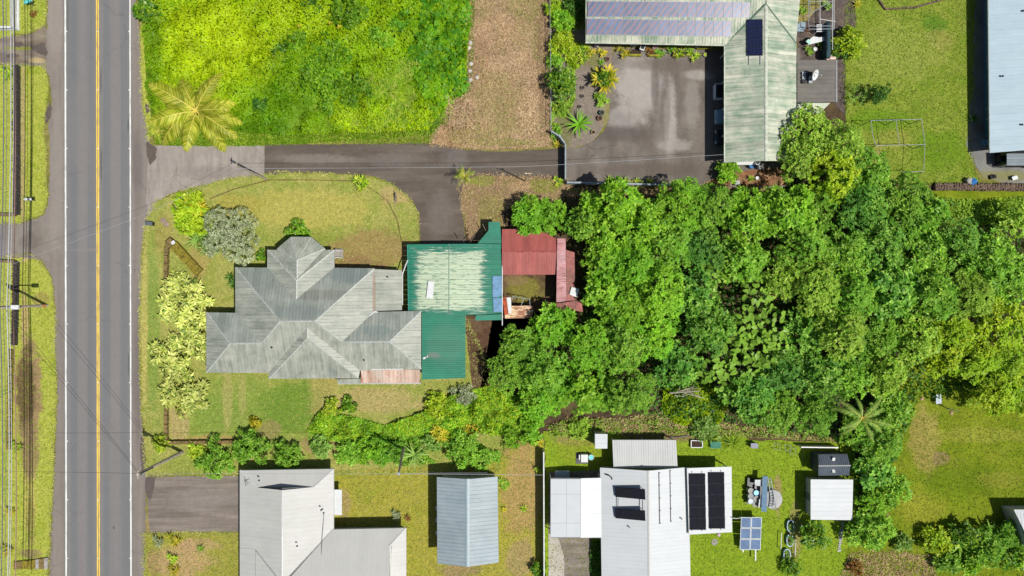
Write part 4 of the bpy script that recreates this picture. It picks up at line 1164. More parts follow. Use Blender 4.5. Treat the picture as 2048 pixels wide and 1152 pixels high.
# ---- 10. white house with solar heaters
RM_W2 = roof_mat('bright_sheet', (190, 194, 195), (198, 201, 202), (.25, 1.4, 1), tintvar=.03, dark=(178, 182, 183), amt=.2)
RM_W2V = roof_mat('porch_sheet', (180, 182, 180), (192, 193, 190), (1.4, .25, 1), tintvar=.04, dark=(150, 152, 148), amt=.4)
b, r = house('solar_house', 'white metal gabled house with black solar heaters on its roofs', 'house', 1300, 1050)
roof_plane(r, [(1200, 935, 2.2), (1297, 941.5, 3.2), (1299, 1210, 3.2), (1204, 1210, 2.2)], RM_W2, .8, 2, rib_h=.007, rib_w=.03, gap=.002)
roof_plane(r, [(1297, 941.5, 3.2), (1376, 934, 2.3), (1382, 1210, 2.3), (1299, 1210, 3.2)], RM_W2, .8, 2, rib_h=.007, rib_w=.03, gap=.002)
ridge(r, (1297, 941, 3.22), (1299, 1210, 3.22), M_WCAP, .3)
walls(b, [(1201, 936), (1375, 936), (1380, 1205), (1204, 1205)], 2.2, MATS['house_wall_light'], .4, wins=[(1, .3, 1.2, .9, 1.2, 'window'), (1, .7, 1.2, .9, 1.2, 'window'), (3, .3, 1.2, .9, 1.2, 'window')])
ga = [W(1208, 944, 2.15), W(1368, 944, 2.2), W(1297, 947, 3.1)]
gm = MB(); gm.add(ga + [p - Vector((0, .1, 0)) for p in ga], [(0, 1, 2), (5, 4, 3), (0, 3, 4, 1), (1, 4, 5, 2), (2, 5, 3, 0)])
gm.build('gable_wall', MATS['house_wall_light'], b)
roof_plane(r, [(1224.5, 880, 1.85), (1352, 880, 1.85), (1355, 935, 2.1), (1227, 935, 2.1)], RM_W2V, .8, 3, down=(0, 1), rib_h=.02, name='porch_sheet')
fascia(b, [(1224.5, 880), (1352, 880)], 1.85, M_WCAP, .16, closed=False)
for x, y in ((1228, 883), (1288, 883), (1349, 883)):
    p = W(x, y, 1.8)
    MB().box((p.x, p.y, .9), (.1, .1, 1.8)).build('porch_post', M_WHITE, b)
roof_plane(r, [(1374.5, 936, 2.75), (1463, 933, 2.3), (1464, 1064, 2.3), (1378.5, 1069, 2.75)], RM_W2, .9, 2, down=(1, 0), rib_h=.009, rib_w=.03, name='patio_sheet')
MB().bar(W(1374, 936, 2.7), W(1378, 1069, 2.7), .06, .2).build('fascia_board', M_WCAP, b)
for x, y in ((1458, 938), (1458, 1058)):
    p = W(x, y, 2.25)
    MB().box((p.x, p.y, 1.12), (.12, .12, 2.24)).build('patio_post', M_WHITE, b)
M_BLKP = plain('black_collector', (32, 33, 40), .85, var=.15, spec=.08)
hP = lambda x: 2.75 - (x - 1376) * .0051
for x0, x1, y0, y1 in ((1378, 1410.5, 946.5, 1059), (1416.5, 1448.5, 944, 1056.5)):
    for i in range(5):
        ya, yb = y0 + (y1 - y0) * i / 5, y0 + (y1 - y0) * (i + 1) / 5 - .08
        s_ = (ya - 1000) * .018
        panel(b, [(x0 + s_, ya, hP(x0)), (x1 + s_, ya, hP(x1)), (x1 + s_, yb, hP(x1)), (x0 + s_, yb, hP(x0))], M_BLKP, plain('collector_frame', (62, 64, 72), .9, spec=.05), t=.04, lift=.1, rim=.02, name='heater_panel')
    for yy in (y0 - 2, y1 + 2):
        for fx in (.2, .8):
            x = x0 + (x1 - x0) * fx
            MB().bar(W(x, yy - 1.5, hP(x) + .12), W(x, yy + 1.5, hP(x) + .12), .08, .05).build('bracket', M_GALV, b)
for y0 in (974, 1016.5):
    o = panel(b, [(1230, y0, 2.85), (1290, y0 + 4, 3.85), (1291, y0 + 24.5, 3.65), (1231, y0 + 19, 2.7)], M_BLKP, M_BLKP, t=.08, lift=.02, rim=.03, name='tilted_collector')
    for x, y, z0, z1 in ((1289, y0 + 6, 3.1, 3.85), (1289, y0 + 22, 3.1, 3.65), (1234, y0 + 3, 2.45, 2.85), (1234, y0 + 17, 2.45, 2.7)):
        MB().tube([W(x, y, z0), W(x, y, z1)], .03).build('collector_leg', M_DARK, b)
MB().tube([W(1236, 996, 2.85), W(1236, 1016, 2.85)], .035).tube([W(1285, 1000, 3.55), W(1285, 1018, 3.55)], .045).build('collector_pipe', M_DARK, b)
for x0, y0, y1 in ((1318, 945, 1046), (1340, 940.5, 1042)):
    h0 = 3.2 - (x0 - 1297) * .0118
    MB().bar(W(x0, y0, h0 + .1), W(x0 + 1.5, y1, h0 + .1), .07, .07).build('mounting_rail', M_DARK, b)
    for k in range(5):
        y = y0 + (y1 - y0) * k / 4
        p = W(x0 + 1.5 * k / 4, y, h0)
        MB().box((p.x, p.y, h0 + .05), (.2, .08, .1)).build('rail_foot', M_DARK, b)
MB().tube([W(1210, 948, 2.4), W(1218, 951, 2.55), W(1223, 955, 2.55), W(1224, 959, 2.5)], .07).build('roof_pipe', M_DARK, b)
for x, y, h in ((1258, 1053, 2.8), (1362, 1036, 2.5)):
    p = W(x, y, h)
    MB().lathe((p.x, p.y, h), [(.05, 0), (.05, .3), (.1, .31), (.02, .4)], 8).build('vent_pipe', M_GALV, b)
# canopy carport beside it
b = thing('carport_canopy', 'bright white carport canopy in panels left of the solar house', 'carport', W(1150, 1015))
RM_CAN = roof_mat('canopy_sheet', (200, 204, 206), (208, 211, 213), (1, 1, 1), tintvar=.03)
for y0, y1 in ((957.5, 988), (988, 1046), (1046, 1074)):
    for x0, x1 in ((1101, 1133), (1133, 1161)):
        f = lambda x: 2.2 + (x - 1101) * .0085
        roof_plane(b, [(x0 + .3, y0 + .3, f(x0)), (x1, y0 + .3, f(x1)), (x1, y1, f(x1)), (x0 + .3, y1, f(x0))], RM_CAN, 2.2, 0, down=(-1, 0), name='canopy_panel')
roof_plane(b, [(1161.3, 956.5, 2.71), (1202, 955.5, 2.4), (1203, 1074, 2.4), (1161.3, 1075, 2.71)], RM_CAN, 1.4, 0, down=(1, 0), name='canopy_panel')
for x, y in ((1102, 959), (1200, 957), (1102, 1072), (1201, 1072), (1102, 1015)):
    p = W(x, y, 2.2)
    MB().box((p.x, p.y, 1.08), (.09, .09, 2.16)).build('post', M_WHITE, b)
for y in (956.5, 1075):
    MB().tube([W(1101, y, 2.16), W(1161, y, 2.64), W(1203, y, 2.34)], .04).build('end_pipe', M_GALV, b)

# ---- 11. sheds at the right of the green lawn, corner hut
RM_SHED = roof_mat('dark_shed_sheet', (70, 78, 88), (92, 100, 110), (1, 1, 1), tintvar=.14)
b, r = house('grey_shed', 'dark grey gabled garden shed with pale ridge', 'shed', 1650, 930)
roof_plane(r, [(1636, 909, 1.9), (1694, 908, 1.9), (1700, 931, 2.4), (1637, 932, 2.4)], RM_SHED, .22, 1, rib_h=.03)
roof_plane(r, [(1637, 932, 2.4), (1700, 931, 2.4), (1698, 950, 1.9), (1636, 951, 1.9)], RM_SHED, .22, 1, rib_h=.03)
ridge(r, (1637, 931.7, 2.43), (1701, 931, 2.43), M_WCAP, .12)
MB().prism(ccw([W(x, y)[:2] for x, y in ((1621, 902), (1678, 902), (1678, 938), (1621, 938))]), 0, 1.86).build('wall', plain('shed_wall_dark', (58, 66, 76), .6), b)
for x, y in ((1667, 919), (1667, 941)):
    p = W(x, y, 2.25)
    MB().box((p.x, p.y, 2.27), (.3, .45, .04), 0, Matrix.Rotation(-.35 if y > 930 else .35, 3, 'X')).build('skylight', M_WHITE, b)
RM_WS = roof_mat('shed_white_sheet', (188, 192, 194), (198, 201, 203), (.25, 1.6, 1), tintvar=.05, dark=(172, 174, 175), amt=.4)
b, r = house('white_shed', 'flat white square shed below the dark grey shed', 'shed', 1645, 1000)
roof_plane(r, [(1621, 958.5, 1.9), (1706, 959, 1.82), (1704, 1040, 1.82), (1621, 1039, 1.9)], RM_WS, .5, 1, down=(1, 0), rib_h=.01, gap=.003)
walls(b, [(1623, 960), (1703, 960), (1702, 1038), (1623, 1038)], 1.85, M_WALL, .15, wins=[(3, .5, .9, 1.6, .82, 'door')])
b, r = house('utility_shed', 'tiny white shed near the back porch of the solar house', 'shed', 1198, 880)
roof_plane(r, [(1190, 867.5, 2.0), (1215, 868, 1.95), (1214.5, 897, 1.95), (1190, 897, 2.0)], RM_W2, .6, 2, down=(1, 0), rib_h=.015)
walls(b, [(1191, 868), (1214, 868), (1214, 896), (1191, 896)], 1.9, M_WHITE, .04)
b, r = house('corner_hut', 'pale hut corner at the lower right edge of the clearing', 'hut', 2045, 1040)
roof_plane(r, [(2027, 1019, 2.3), (2110, 1019, 2.3), (2110, 1062, 2.7), (2048, 1062, 2.7)], RM_W2, .6, 2, down=(0, 1), rib_h=.02)
roof_plane(r, [(2048, 1062, 2.7), (2110, 1062, 2.7), (2110, 1100, 2.3), (2060, 1100, 2.3)], RM_W2, .6, 2, down=(0, -1), rib_h=.02)
MB().prism(ccw([W(x, y, 2.2)[:2] for x, y in ((2031, 1024), (2110, 1024), (2110, 1094), (2056, 1094))]), 0, 2.2).build('wall', M_WALL, b)

# ---- 12. screened enclosure behind the courtyard house
b = thing('screen_house', 'netted pipe-frame plant enclosure at the top beside the courtyard house', 'enclosure', W(1645, 40))
for a_, c_ in (((1617, -30), (1617, 52)), ((1640, -30), (1640, 52)), ((1665, -30), (1665, 100)), ((1668, -30), (1668, 58)), ((1617, 52), (1668, 52)), ((1617, 58), (1668, 58)), ((1612, 33), (1660, 3)), ((1617, 3), (1668, 3)), ((1640, 38), (1671, 43)), ((1619, 0), (1622, 28))):
    MB().tube([W(a_[0], a_[1], 2.0), W(c_[0], c_[1], 2.0)], .035).build('frame_pipe', M_WHITE if a_[0] > 1630 else M_GALV, b)
for x, y in ((1617, 52), (1640, 52), (1668, 58), (1617, 3), (1668, 3)):
    MB().tube([W(x, y, 2.0), W(x, y, 2.0) - Vector((0, 0, 2))], .035).build('frame_pipe', M_GALV, b)
MB().prism(ccw([W(x, y, 1.8)[:2] for x, y in ((1657, 40), (1665, 40), (1665, 112), (1657, 112))]), 0, 1.4).build('side_panel', plain('dark_teal_panel', (34, 66, 74), .7), b)

# ================================================================ VEGETATION
LM = {
 'bright': leaf_mat('leaf_bright', [(70, 112, 18), (100, 146, 28), (122, 164, 38), (146, 180, 56)], tint=(84, 140, 30)),
 'mid': leaf_mat('leaf_mid', [(58, 98, 20), (88, 130, 30), (112, 150, 42), (140, 168, 64)], tint=(88, 132, 36), gain=1.65),
 'deep': leaf_mat('leaf_deep', [(52, 96, 20), (78, 122, 32), (104, 146, 46), (140, 170, 74)], tint=(60, 112, 44), gain=1.6),
 'olive': leaf_mat('leaf_olive', [(72, 110, 22), (102, 138, 36), (128, 156, 50), (150, 166, 70)], tint=(112, 140, 42), gain=1.65),
 'yellow': leaf_mat('leaf_yellow', [(92, 122, 10), (124, 150, 20), (148, 168, 34), (168, 178, 50)], tint=(104, 144, 24), gain=1.5),
 'lime': leaf_mat('leaf_lime', [(86, 128, 20), (132, 164, 34), (176, 192, 52), (196, 198, 72)], gain=1.2),
 'gold': leaf_mat('leaf_gold', [(120, 136, 20), (176, 166, 36), (206, 184, 60), (96, 124, 24)], gain=1.15),
 'silver': leaf_mat('leaf_silver', [(100, 116, 72), (138, 150, 106), (168, 176, 138), (190, 194, 164)], rough=.6, gain=1.12),
 'pale': leaf_mat('leaf_pale', [(148, 164, 60), (190, 198, 96), (208, 210, 122), (88, 124, 34)], trans=.2, gain=1.1),
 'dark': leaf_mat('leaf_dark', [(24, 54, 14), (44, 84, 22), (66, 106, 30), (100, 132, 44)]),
 'palm': leaf_mat('leaf_palm', [(104, 120, 14), (142, 148, 28), (184, 182, 76), (118, 132, 16)], gain=1.3),
 'fshrub': leaf_mat('leaf_field_shrub', [(56, 100, 10), (84, 130, 16), (112, 154, 24), (136, 170, 40)], gain=1.2),
 'fern': leaf_mat('leaf_fern', [(70, 108, 30), (100, 138, 50), (140, 164, 84), (84, 120, 40)]),
 'red': leaf_mat('leaf_red', [(104, 66, 40), (140, 92, 48), (164, 128, 66), (100, 106, 40)], gain=1.0),
 'field': leaf_mat('leaf_field', [(108, 144, 4), (128, 158, 6), (146, 170, 10), (158, 176, 20)], tint=(84, 130, 8), big=.1, gain=1.4, patches=[(308, 110, 26, 130, (70, 116, 8), .9), (420, 262, 160, 34, (64, 110, 8), .95), (540, 215, 60, 50, (72, 118, 8), .8), (650, 150, 110, 70, (70, 120, 10), .75), (880, 100, 60, 110, (84, 140, 10), .6), (440, 80, 100, 80, (176, 186, 18), .45), (760, 90, 60, 60, (140, 170, 20), .5), (560, 20, 60, 40, (150, 170, 14), .5)]),
 'heart': leaf_mat('leaf_heart', [(50, 108, 20), (84, 138, 24), (112, 158, 24), (60, 120, 30)], tint=(120, 164, 10), gain=1.3),
 'cane': leaf_mat('leaf_cane', [(84, 124, 18), (116, 150, 30), (146, 168, 52), (172, 176, 80)], tint=(100, 136, 30), gain=1.15),
 'big': leaf_mat('leaf_big', [(84, 130, 34), (108, 150, 44), (128, 164, 58), (70, 116, 34)], spec=.3, rough=.45, gain=1.25),
 'citrus': leaf_mat('leaf_citrus', [(40, 78, 12), (66, 108, 20), (92, 134, 30), (146, 164, 40)], spec=.35, rough=.4),
}
def unit(a):
    return a / np.maximum(1e-9, np.linalg.norm(a, axis=1))[:, None]
def leaf_quads(base, d, nrm, L, Wd, fold=0.15, droop=0.12, at=0.5):
    s = unit(np.cross(d, nrm)) * (Wd / 2)[:, None]
    mid = base + d * (L * at)[:, None]
    up = nrm * (Wd * fold)[:, None]
    tip = base + d * L[:, None] - nrm * (L * droop)[:, None]
    V = np.stack([base, mid + s + up, tip, mid - s + up], 1).reshape(-1, 3)
    return V, np.arange(len(V)).reshape(-1, 4)

def rosettes(tips, nrm, k, L, Wd, lo=5, hi=60):
    n = len(tips)
    T = np.repeat(tips, k, 0)
    Nn = np.repeat(nrm, k, 0)
    a = unit(np.cross(Nn, rng.normal(size=(n, 1, 3)).repeat(k, 1).reshape(-1, 3)))
    b = np.cross(Nn, a)
    th = (np.tile(np.arange(k) * 2 * np.pi / k, n) + rng.uniform(-.4, .4, n * k))
    el = np.radians(rng.uniform(lo, hi, n * k))
    out = a * np.cos(th)[:, None] + b * np.sin(th)[:, None]
    d = unit(out * np.cos(el)[:, None] + Nn * np.sin(el)[:, None])
    nn = unit(Nn * np.cos(el)[:, None] - out * np.sin(el)[:, None] + rng.normal(size=(n * k, 3)) * .18)
    ln = L * rng.uniform(.65, 1.25, n * k)
    sz = np.repeat(rng.uniform(.75, 1.2, n), k)
    return leaf_quads(T + out * 0.02, d, nn, ln * sz, Wd * ln / L * sz)

def puff_tips(rad, zb, ch, npuff, ntip, seed, pr=(.28, .42), zlow=-.25, flat=.8, spread=.74):
    r_ = np.random.default_rng(seed)
    C = []
    for i in range(npuff):
        t = 2.399963 * i + r_.uniform(-.5, .5)
        q = math.sqrt((i + .3) / npuff) * rad * spread
        z = zb + ch * (1 - (q / rad) ** 2) * r_.uniform(.55, .9)
        C.append((q * math.cos(t), q * math.sin(t), z, rad * r_.uniform(*pr)))
    C = np.array(C)
    w = C[:, 3] ** 2
    idx = r_.choice(npuff, ntip, p=w / w.sum())
    d = r_.normal(size=(ntip * 1, 3))
    d[:, 2] = np.abs(d[:, 2]) * 1.1 + zlow * r_.uniform(0, 1, ntip)
    d = unit(d)
    sc_ = np.array([1, 1, flat])
    P = C[idx, :3] + d * sc_ * (C[idx, 3] * r_.uniform(.78, 1.05, ntip))[:, None]
    keep = np.ones(ntip, bool)
    for j in range(npuff):
        dist = np.linalg.norm((P - C[j, :3]) / sc_, axis=1)
        keep &= ~((dist < C[j, 3] * .74) & (idx != j))
    P, d = P[keep], d[keep]
    nrm = unit(d * .7 + np.array([0, 0, .75]) + r_.normal(size=P.shape) * .2)
    return C, P, nrm

def tree(name, label, px, py, rpx, ht, mat, k=7, L=.42, Wd=.19, dens=7.5, npuff=13, cat='tree', group=None, stem=.45, trunk_mat=None, inner=.25, pr=(.28, .42), spread=.74, lo=0, hi=42, bark=True):
    rad = rpx * S * (H - ht * .7) / H
    p = W(px, py, ht * .7)
    t = thing(name, label, cat, (p.x, p.y, 0), 0, group)
    zb = ht * stem
    ch = ht - zb
    ntip = int(rad * rad * 3.14 * 1.7 * dens)
    C, P, N_ = puff_tips(rad, zb * .82, ch * .92, npuff, ntip, int(px * 7 + py * 13), pr, spread=spread)
    V, F = rosettes(P, N_, k, L, Wd, lo, hi)
    if inner:
        m = int(len(P) * inner)
        Q = P[rng.choice(len(P), m)] * rng.uniform(.45, .8, m)[:, None]
        Q[:, 2] = np.maximum(Q[:, 2], zb * .6)
        V2, F2 = rosettes(Q, unit(rng.normal(size=Q.shape) * .3 + np.array([0, 0, 1])), k, L * 1.1, Wd * 1.1)
        F = np.vstack([F, F2 + len(V)]); V = np.vstack([V, V2])
    link('crown', np_mesh('crown', V, F), mat, t)
    tm = MB()
    r0 = max(.05, rad * .06)
    ln = Vector((random.uniform(-.2, .2), random.uniform(-.2, .2), 0)) * rad * .3
    top = Vector((ln.x, ln.y, zb + ch * .25))
    tm.tube([(0, 0, -.1), ln * .3 + Vector((0, 0, zb * .5)), top], [r0 * 1.5, r0, r0 * .75], 7)
    for j in range(min(7, len(C))):
        e = Vector(C[j * len(C) // 7 if len(C) >= 7 else j][:3])
        a = ln * .3 + Vector((0, 0, zb * random.uniform(.55, .95)))
        tm.tube([a, a.lerp(e, .55) + Vector((0, 0, -.1)), e + Vector((0, 0, .1))], [r0 * .6, r0 * .4, r0 * .15], 5)
    tm.build('trunk', trunk_mat or M_BARK, t, local=True)
    return t

def bush(label, px, py, rpx, ht, mat, k=7, L=.26, Wd=.12, dens=14, npuff=15, name='shrub', group=None, **kw):
    kw.setdefault('pr', (.2, .36)); kw.setdefault('spread', .9)
    return tree(name, label, px, py, rpx, ht, mat, k, L, Wd, dens, npuff, 'shrub', group, stem=.25, **kw)

def strap_leaf(L, Wd, rise, droop, seg=5, fold=.2, base_w=.45):
    """one long leaf along +x as a thin folded strip"""
    V, F = [], []
    for i in range(seg + 1):
        t = i / seg
        w = Wd * (base_w + (1 - base_w) * math.sin(min(1, t * 1.6) * math.pi / 2)) * (1 - t ** 3) / 2 + .004
        x = L * (t * math.cos(rise) if False else t) * math.cos(rise * (1 - t * .6))
        z = L * (math.sin(rise) * t - droop * t * t)
        V += [(x, -w, z + w * fold), (x, 0, z), (x, w, z + w * fold)]
    for i in range(seg):
        a = 3 * i
        F += [(a, a + 3, a + 4, a + 1), (a + 1, a + 4, a + 5, a + 2)]
    return V, F

def rosette_plant(name, label, px, py, rpx, ht, mat, n=14, Wd=.1, droop=.5, rise=(35, 75), cat='plant', group=None, parts=False, stems=1, zmin=0.0):
    """spiky or strap-leaved plant: leaves fan out from one or more hearts"""
    p = W(px, py, ht * .6)
    t = thing(name, label, cat, (p.x, p.y, zmin), 0, group)
    L = rpx * S * 1.15
    V, F = [], []
    for s_ in range(stems):
        o = Vector((0, 0, ht * .25)) if stems == 1 else Vector((math.cos(s_ * 2.4) * L * .45, math.sin(s_ * 2.4) * L * .45, ht * random.uniform(.2, .55)))
        for i in range(n):
            rs = R(random.uniform(*rise))
            v, f = strap_leaf((L if stems == 1 else L * .62) * random.uniform(.8, 1.15), Wd * random.uniform(.8, 1.2), rs, droop * random.uniform(.7, 1.2))
            m = Matrix.Rotation(2.399963 * i + random.uniform(-.2, .2) + s_, 3, 'Z')
            v = [tuple(m @ Vector(q) + o) for q in v]
            if parts:
                MB().add(v, f).build('leaf', mat, t, local=True)
            else:
                kk = len(V)
                V += v
                F += [tuple(j + kk for j in g_) for g_ in f]
        if stems > 1 or ht > .6:
            MB().tube([(o.x * .5, o.y * .5, -.05), (o.x, o.y, o.z + .05)], .035, 5).build('stem', M_BARK, t, local=True)
    if not parts:
        MB().add(V, F).build('foliage', mat, t, local=True)
    return t

def frond_mesh(L, nl=34, ll=.24, arch=.45, droop=.75, seed=0, lw=.0125):
    r_ = random.Random(seed)
    def c(t):
        return Vector((L * (t - .12 * t * t), L * .05 * math.sin(t * 3) * r_c, L * (arch * t - droop * t * t)))
    r_c = r_.uniform(-1, 1)
    V, F = [], []
    for i in range(nl):
        t = .10 + .90 * i / (nl - 1)
        a = c(t)
        d = (c(min(1, t + .02)) - c(t - .02)).normalized()
        s = d.cross(Vector((0, 0, 1))).normalized()
        ln = L * ll * (math.sin(math.pi * (t * .85 + .12)) * .9 + .12) * r_.uniform(.85, 1.1)
        for sg in (-1, 1):
            q = (s * sg * .8 + d * .62 + Vector((0, 0, -.18 + r_.uniform(-.2, .12)))).normalized()
            n = q.cross(d).normalized()
            w = d * L * lw
            k = len(V)
            e1 = a + q * ln * .55
            e2 = a + q * ln + Vector((0, 0, -ln * .22))
            V += [tuple(a - w * .6), tuple(a + w * .6), tuple(e1 + w), tuple(e1 - w), tuple(e2)]
            F += [(k, k + 1, k + 2, k + 3), (k + 3, k + 2, k + 4)]
    m = MB()
    m.add(V, F)
    me = bpy.data.meshes.new('frond')
    me.from_pydata(m.v, [], m.f)
    rm = MB()
    rm.tube([c(i / 8) for i in range(9)], [L * .012 * (1 - .8 * i / 8) for i in range(9)], 5)
    re = bpy.data.meshes.new('rachis')
    re.from_pydata(rm.v, [], rm.f)
    return me, re

M_RACH = plain('rachis', (224, 206, 96), .5, var=.15)
def palm(label, px, py, rpx, ht, mat, nf=16, name='palm_tree', group=None, arch=(.2, .7), seed=1, rach=None, nl=34, ll=.24, trunk=True, lw=.0125):
    p = W(px, py, ht)
    L = rpx * S * (H - ht) / H * 1.12
    t = thing(name, label, 'palm', (p.x, p.y, 0), 0, group)
    fm = [frond_mesh(L, nl, ll, random.uniform(*arch), random.uniform(.55, .85), seed * 10 + i, lw) for i in range(4)]
    for a, b_ in fm:
        a.materials.append(mat)
        b_.materials.append(rach or M_RACH)
    for i in range(nf):
        a, b_ = fm[i % 4]
        o = link('frond', a, None, t)
        o.location = (0, 0, ht - .1 + .02 * i)
        sc_ = random.uniform(.82, 1.08)
        o.scale = (sc_, sc_, sc_)
        o.rotation_euler = (random.uniform(-.35, .35), random.uniform(-.25, .12) if i > 4 else -.55, 2.399963 * i + random.uniform(-.25, .25))
        q = link('rachis', b_, None, o)
    if trunk:
        MB().tube([(0, 0, -.1), (.1, .05, ht * .5), (0, 0, ht)], [.2, .15, .12], 8).build('trunk', M_BARK, t, local=True)
    return t

# ---- mounds of ground cover
def bumps(poly, n, rr, hh, seed):
    r_ = np.random.default_rng(seed)
    xs = [p[0] for p in poly]; ys = [p[1] for p in poly]
    c = np.column_stack([r_.uniform(min(xs), max(xs), n), r_.uniform(min(ys), max(ys), n)])
    r = r_.uniform(rr[0], rr[1], n); h = r_.uniform(hh[0], hh[1], n)
    def hf(P):
        z = np.zeros(len(P))
        for i in range(n):
            d2 = ((P - c[i]) ** 2).sum(1)
            z = np.maximum(z, h[i] * np.exp(-d2 / (r[i] ** 2)))
        return z
    return hf
def leaf_cover(name, label, poly, n, L, Wd, mat, hf, cat='plants', tilt=.45, excl=(), keep=None, under=.25):
    xs = [p[0] for p in poly]; ys = [p[1] for p in poly]
    P = np.column_stack([rng.uniform(min(xs), max(xs), n * 2), rng.uniform(min(ys), max(ys), n * 2)])
    P = P[inside(P, poly)]
    for e in excl:
        P = P[~inside(P, SHEETS[e])]
    if keep is not None:
        P = P[keep(P)]
    P = P[:n]
    n = len(P)
    z = hf(P)
    e = .15
    gx = (hf(P + [e, 0]) - z) / e; gy = (hf(P + [0, e]) - z) / e
    nrm = unit(np.column_stack([-gx, -gy, np.ones(n)]) + rng.normal(size=(n, 3)) * tilt)
    d = unit(np.cross(nrm, rng.normal(size=(n, 3))))
    ln = L * rng.uniform(.6, 1.3, n)
    B = np.column_stack([P, z + rng.uniform(-under, .08, n) * np.minimum(1, z + .3) + .08])
    B[:, 2] = np.maximum(B[:, 2], .05)
    V, F = leaf_quads(B - d * (ln / 2)[:, None], d, nrm, ln, Wd * ln / L)
    o = link(name, np_mesh(name, V, F), mat, None, 'stuff')
    tag(o, label, cat)
    return o

FIELD = SHEETS['field_ground']
hfF = bumps(FIELD, 260, (.6, 2.2), (.25, 1.1), 5)
pw = lambda x, y: (W(x, y).x, W(x, y).y)
def edge_keep(poly, d=.0):
    return None
fin = INW([(296, -40), (945, -40), (938, 60), (932, 170), (872, 240), (858, 262), (560, 272), (450, 262), (330, 252), (300, 200), (292, 100)])
leaf_cover('vines', 'bright yellow-green vines covering the whole field beside the road', fin, 62000, .28, .16, LM['field'], hfF, tilt=.38)
hz = INW([(850, -40), (948, -40), (940, 60), (928, 130), (938, 180), (872, 240), (840, 180), (815, 120), (840, 60)])
leaf_cover('heart_leaf_vines', 'darker heart-leaved vines along the dry field edge', hz, 1500, .5, .46, LM['heart'], lambda P: hfF(P) + .15, tilt=.4)
def canes(name, label, pts, n, L, Wd, mat, hf=None, lean=(0, 0)):
    poly = INW(pts)
    xs = [p[0] for p in poly]; ys = [p[1] for p in poly]
    P = np.column_stack([rng.uniform(min(xs), max(xs), n * 3), rng.uniform(min(ys), max(ys), n * 3)])
    P = P[inside(P, poly)][:n]
    V, F = [], []
    for x, y in P:
        az = random.uniform(0, 6.283)
        l = L * random.uniform(.6, 1.2)
        v, f = strap_leaf(l, Wd, R(random.uniform(45, 80)), random.uniform(.5, 1.0), 4)
        m = Matrix.Rotation(az, 3, 'Z')
        k = len(V)
        V += [tuple(m @ Vector(q) + Vector((x, y, .25))) for q in v]
        F += [tuple(j + k for j in g_) for g_ in f]
    me = bpy.data.meshes.new(name)
    me.from_pydata(V, [], F)
    o = link(name, me, mat, None, 'stuff')
    tag(o, label, 'grass')
    return o
canes('cane_grass', 'tall arching cane grass along the lower field edge', [(590, 205), (690, 195), (760, 130), (830, 120), (870, 180), (900, 195), (895, 235), (860, 262), (720, 258), (600, 256), (540, 262), (560, 225)], 3600, 1.05, .07, LM['cane'])
canes('cane_grass', 'dry straw-coloured cane clump at the field corner', [(885, 205), (930, 200), (950, 225), (940, 255), (900, 258)], 500, .9, .05, LM_DRY)
blades('grass', INW([(300, 250), (450, 256), (560, 262), (860, 252), (862, 288), (640, 288), (440, 294), (320, 288)]), 7000, .3, .06, LM['cane'], tilt=(25, 70), label='long grass strip between the field and the upper driveway')
FG = 'dark shrubs growing up through the bright field'
for i, (x, y, r_, h, m, lab) in enumerate([
    (640, 165, 54, 1.7, 'fshrub', 'largest dark green shrub in the middle of the bright field'),
    (704, 180, 40, 1.5, 'fshrub', 'dark green shrub just right of the largest field shrub'),
    (600, 94, 34, 1.3, 'fshrub', 'dark shrub near the orange flowers in the bright field'),
    (655, 104, 40, 1.4, 'fshrub', 'shrub above the largest field shrub, right of the orange flowers'),
    (560, 98, 20, 1.2, 'dark', 'small dark shrub left of the orange flowers in the field'),
    (700, 20, 38, 1.4, 'fshrub', 'feathery green shrub at the top edge of the field'),
    (618, 8, 18, 1.3, 'dark', 'small dark shrub at the top edge of the field'),
    (520, 212, 18, 1.2, 'dark', 'small dark shrub in the lower left of the field'),
    (800, 45, 24, 1.2, 'heart', 'round-leaved shrub in the upper right of the field'),
    (760, 70, 26, 1.2, 'bright', 'light green shrub right of the field centre')]):
    bush(lab, x, y, r_, h, LM[m], L=.34, Wd=.17, dens=9, group=FG, npuff=16, pr=(.18, .34), spread=.9)
for x, y in ((600, 55), (662, 50), (678, 58), (605, 116)):
    p = W(x, y, 1.4)
for i, (x, y) in enumerate(((601, 56), (663, 50), (680, 57))):
    rosette_plant('flowering_plant', ['orange-flowered plant left in the bright field', 'orange-flowered plant in the middle of the bright field', 'orange-flowered plant right of its orange neighbour in the field'][i], x, y, 5, .9, LM['gold'], 8, .1, .4, zmin=.7)

# ---- palms and the plants by the road
palm('coconut palm with olive-yellow fronds beside the upper driveway entrance', 393, 222, 90, 7.0, LM['palm'], 15, arch=(.25, .6), nl=54, ll=.26, lw=.012)
palm('small bright green palm under the coconut palm at the roadside', 318, 262, 30, 1.8, LM['lime'], 11, seed=3, nl=20, trunk=True)
bush('leafy shrub at the road edge at the top of the field', 288, 14, 26, 2.6, LM['citrus'], L=.4, Wd=.2, dens=9)
rosette_plant('ti_plant', 'yellow-green strap-leaved plant at the top of the field by the road', 303, 6, 20, 1.6, LM['lime'], 14, .14)
palm('small lime green palm on the driveway edge by the thin pole', 930, 352, 24, 2.2, LM['lime'], 10, seed=5, nl=18)
rosette_plant('ti_plant', 'lime green bushy plant at the tip of the curved lawn', 720, 366, 17, 1.2, LM['lime'], 12, .16, .4, stems=4)
tree('silver_tree', 'round silver-grey tree left of the grey house', 460, 472, 60, 3.4, LM['silver'], 6, .22, .085, 24, 24, pr=(.2, .34), spread=.86)
bush('bright yellow-green bush left of the silver tree', 380, 428, 42, 2.0, LM['yellow'], L=.34, Wd=.14)
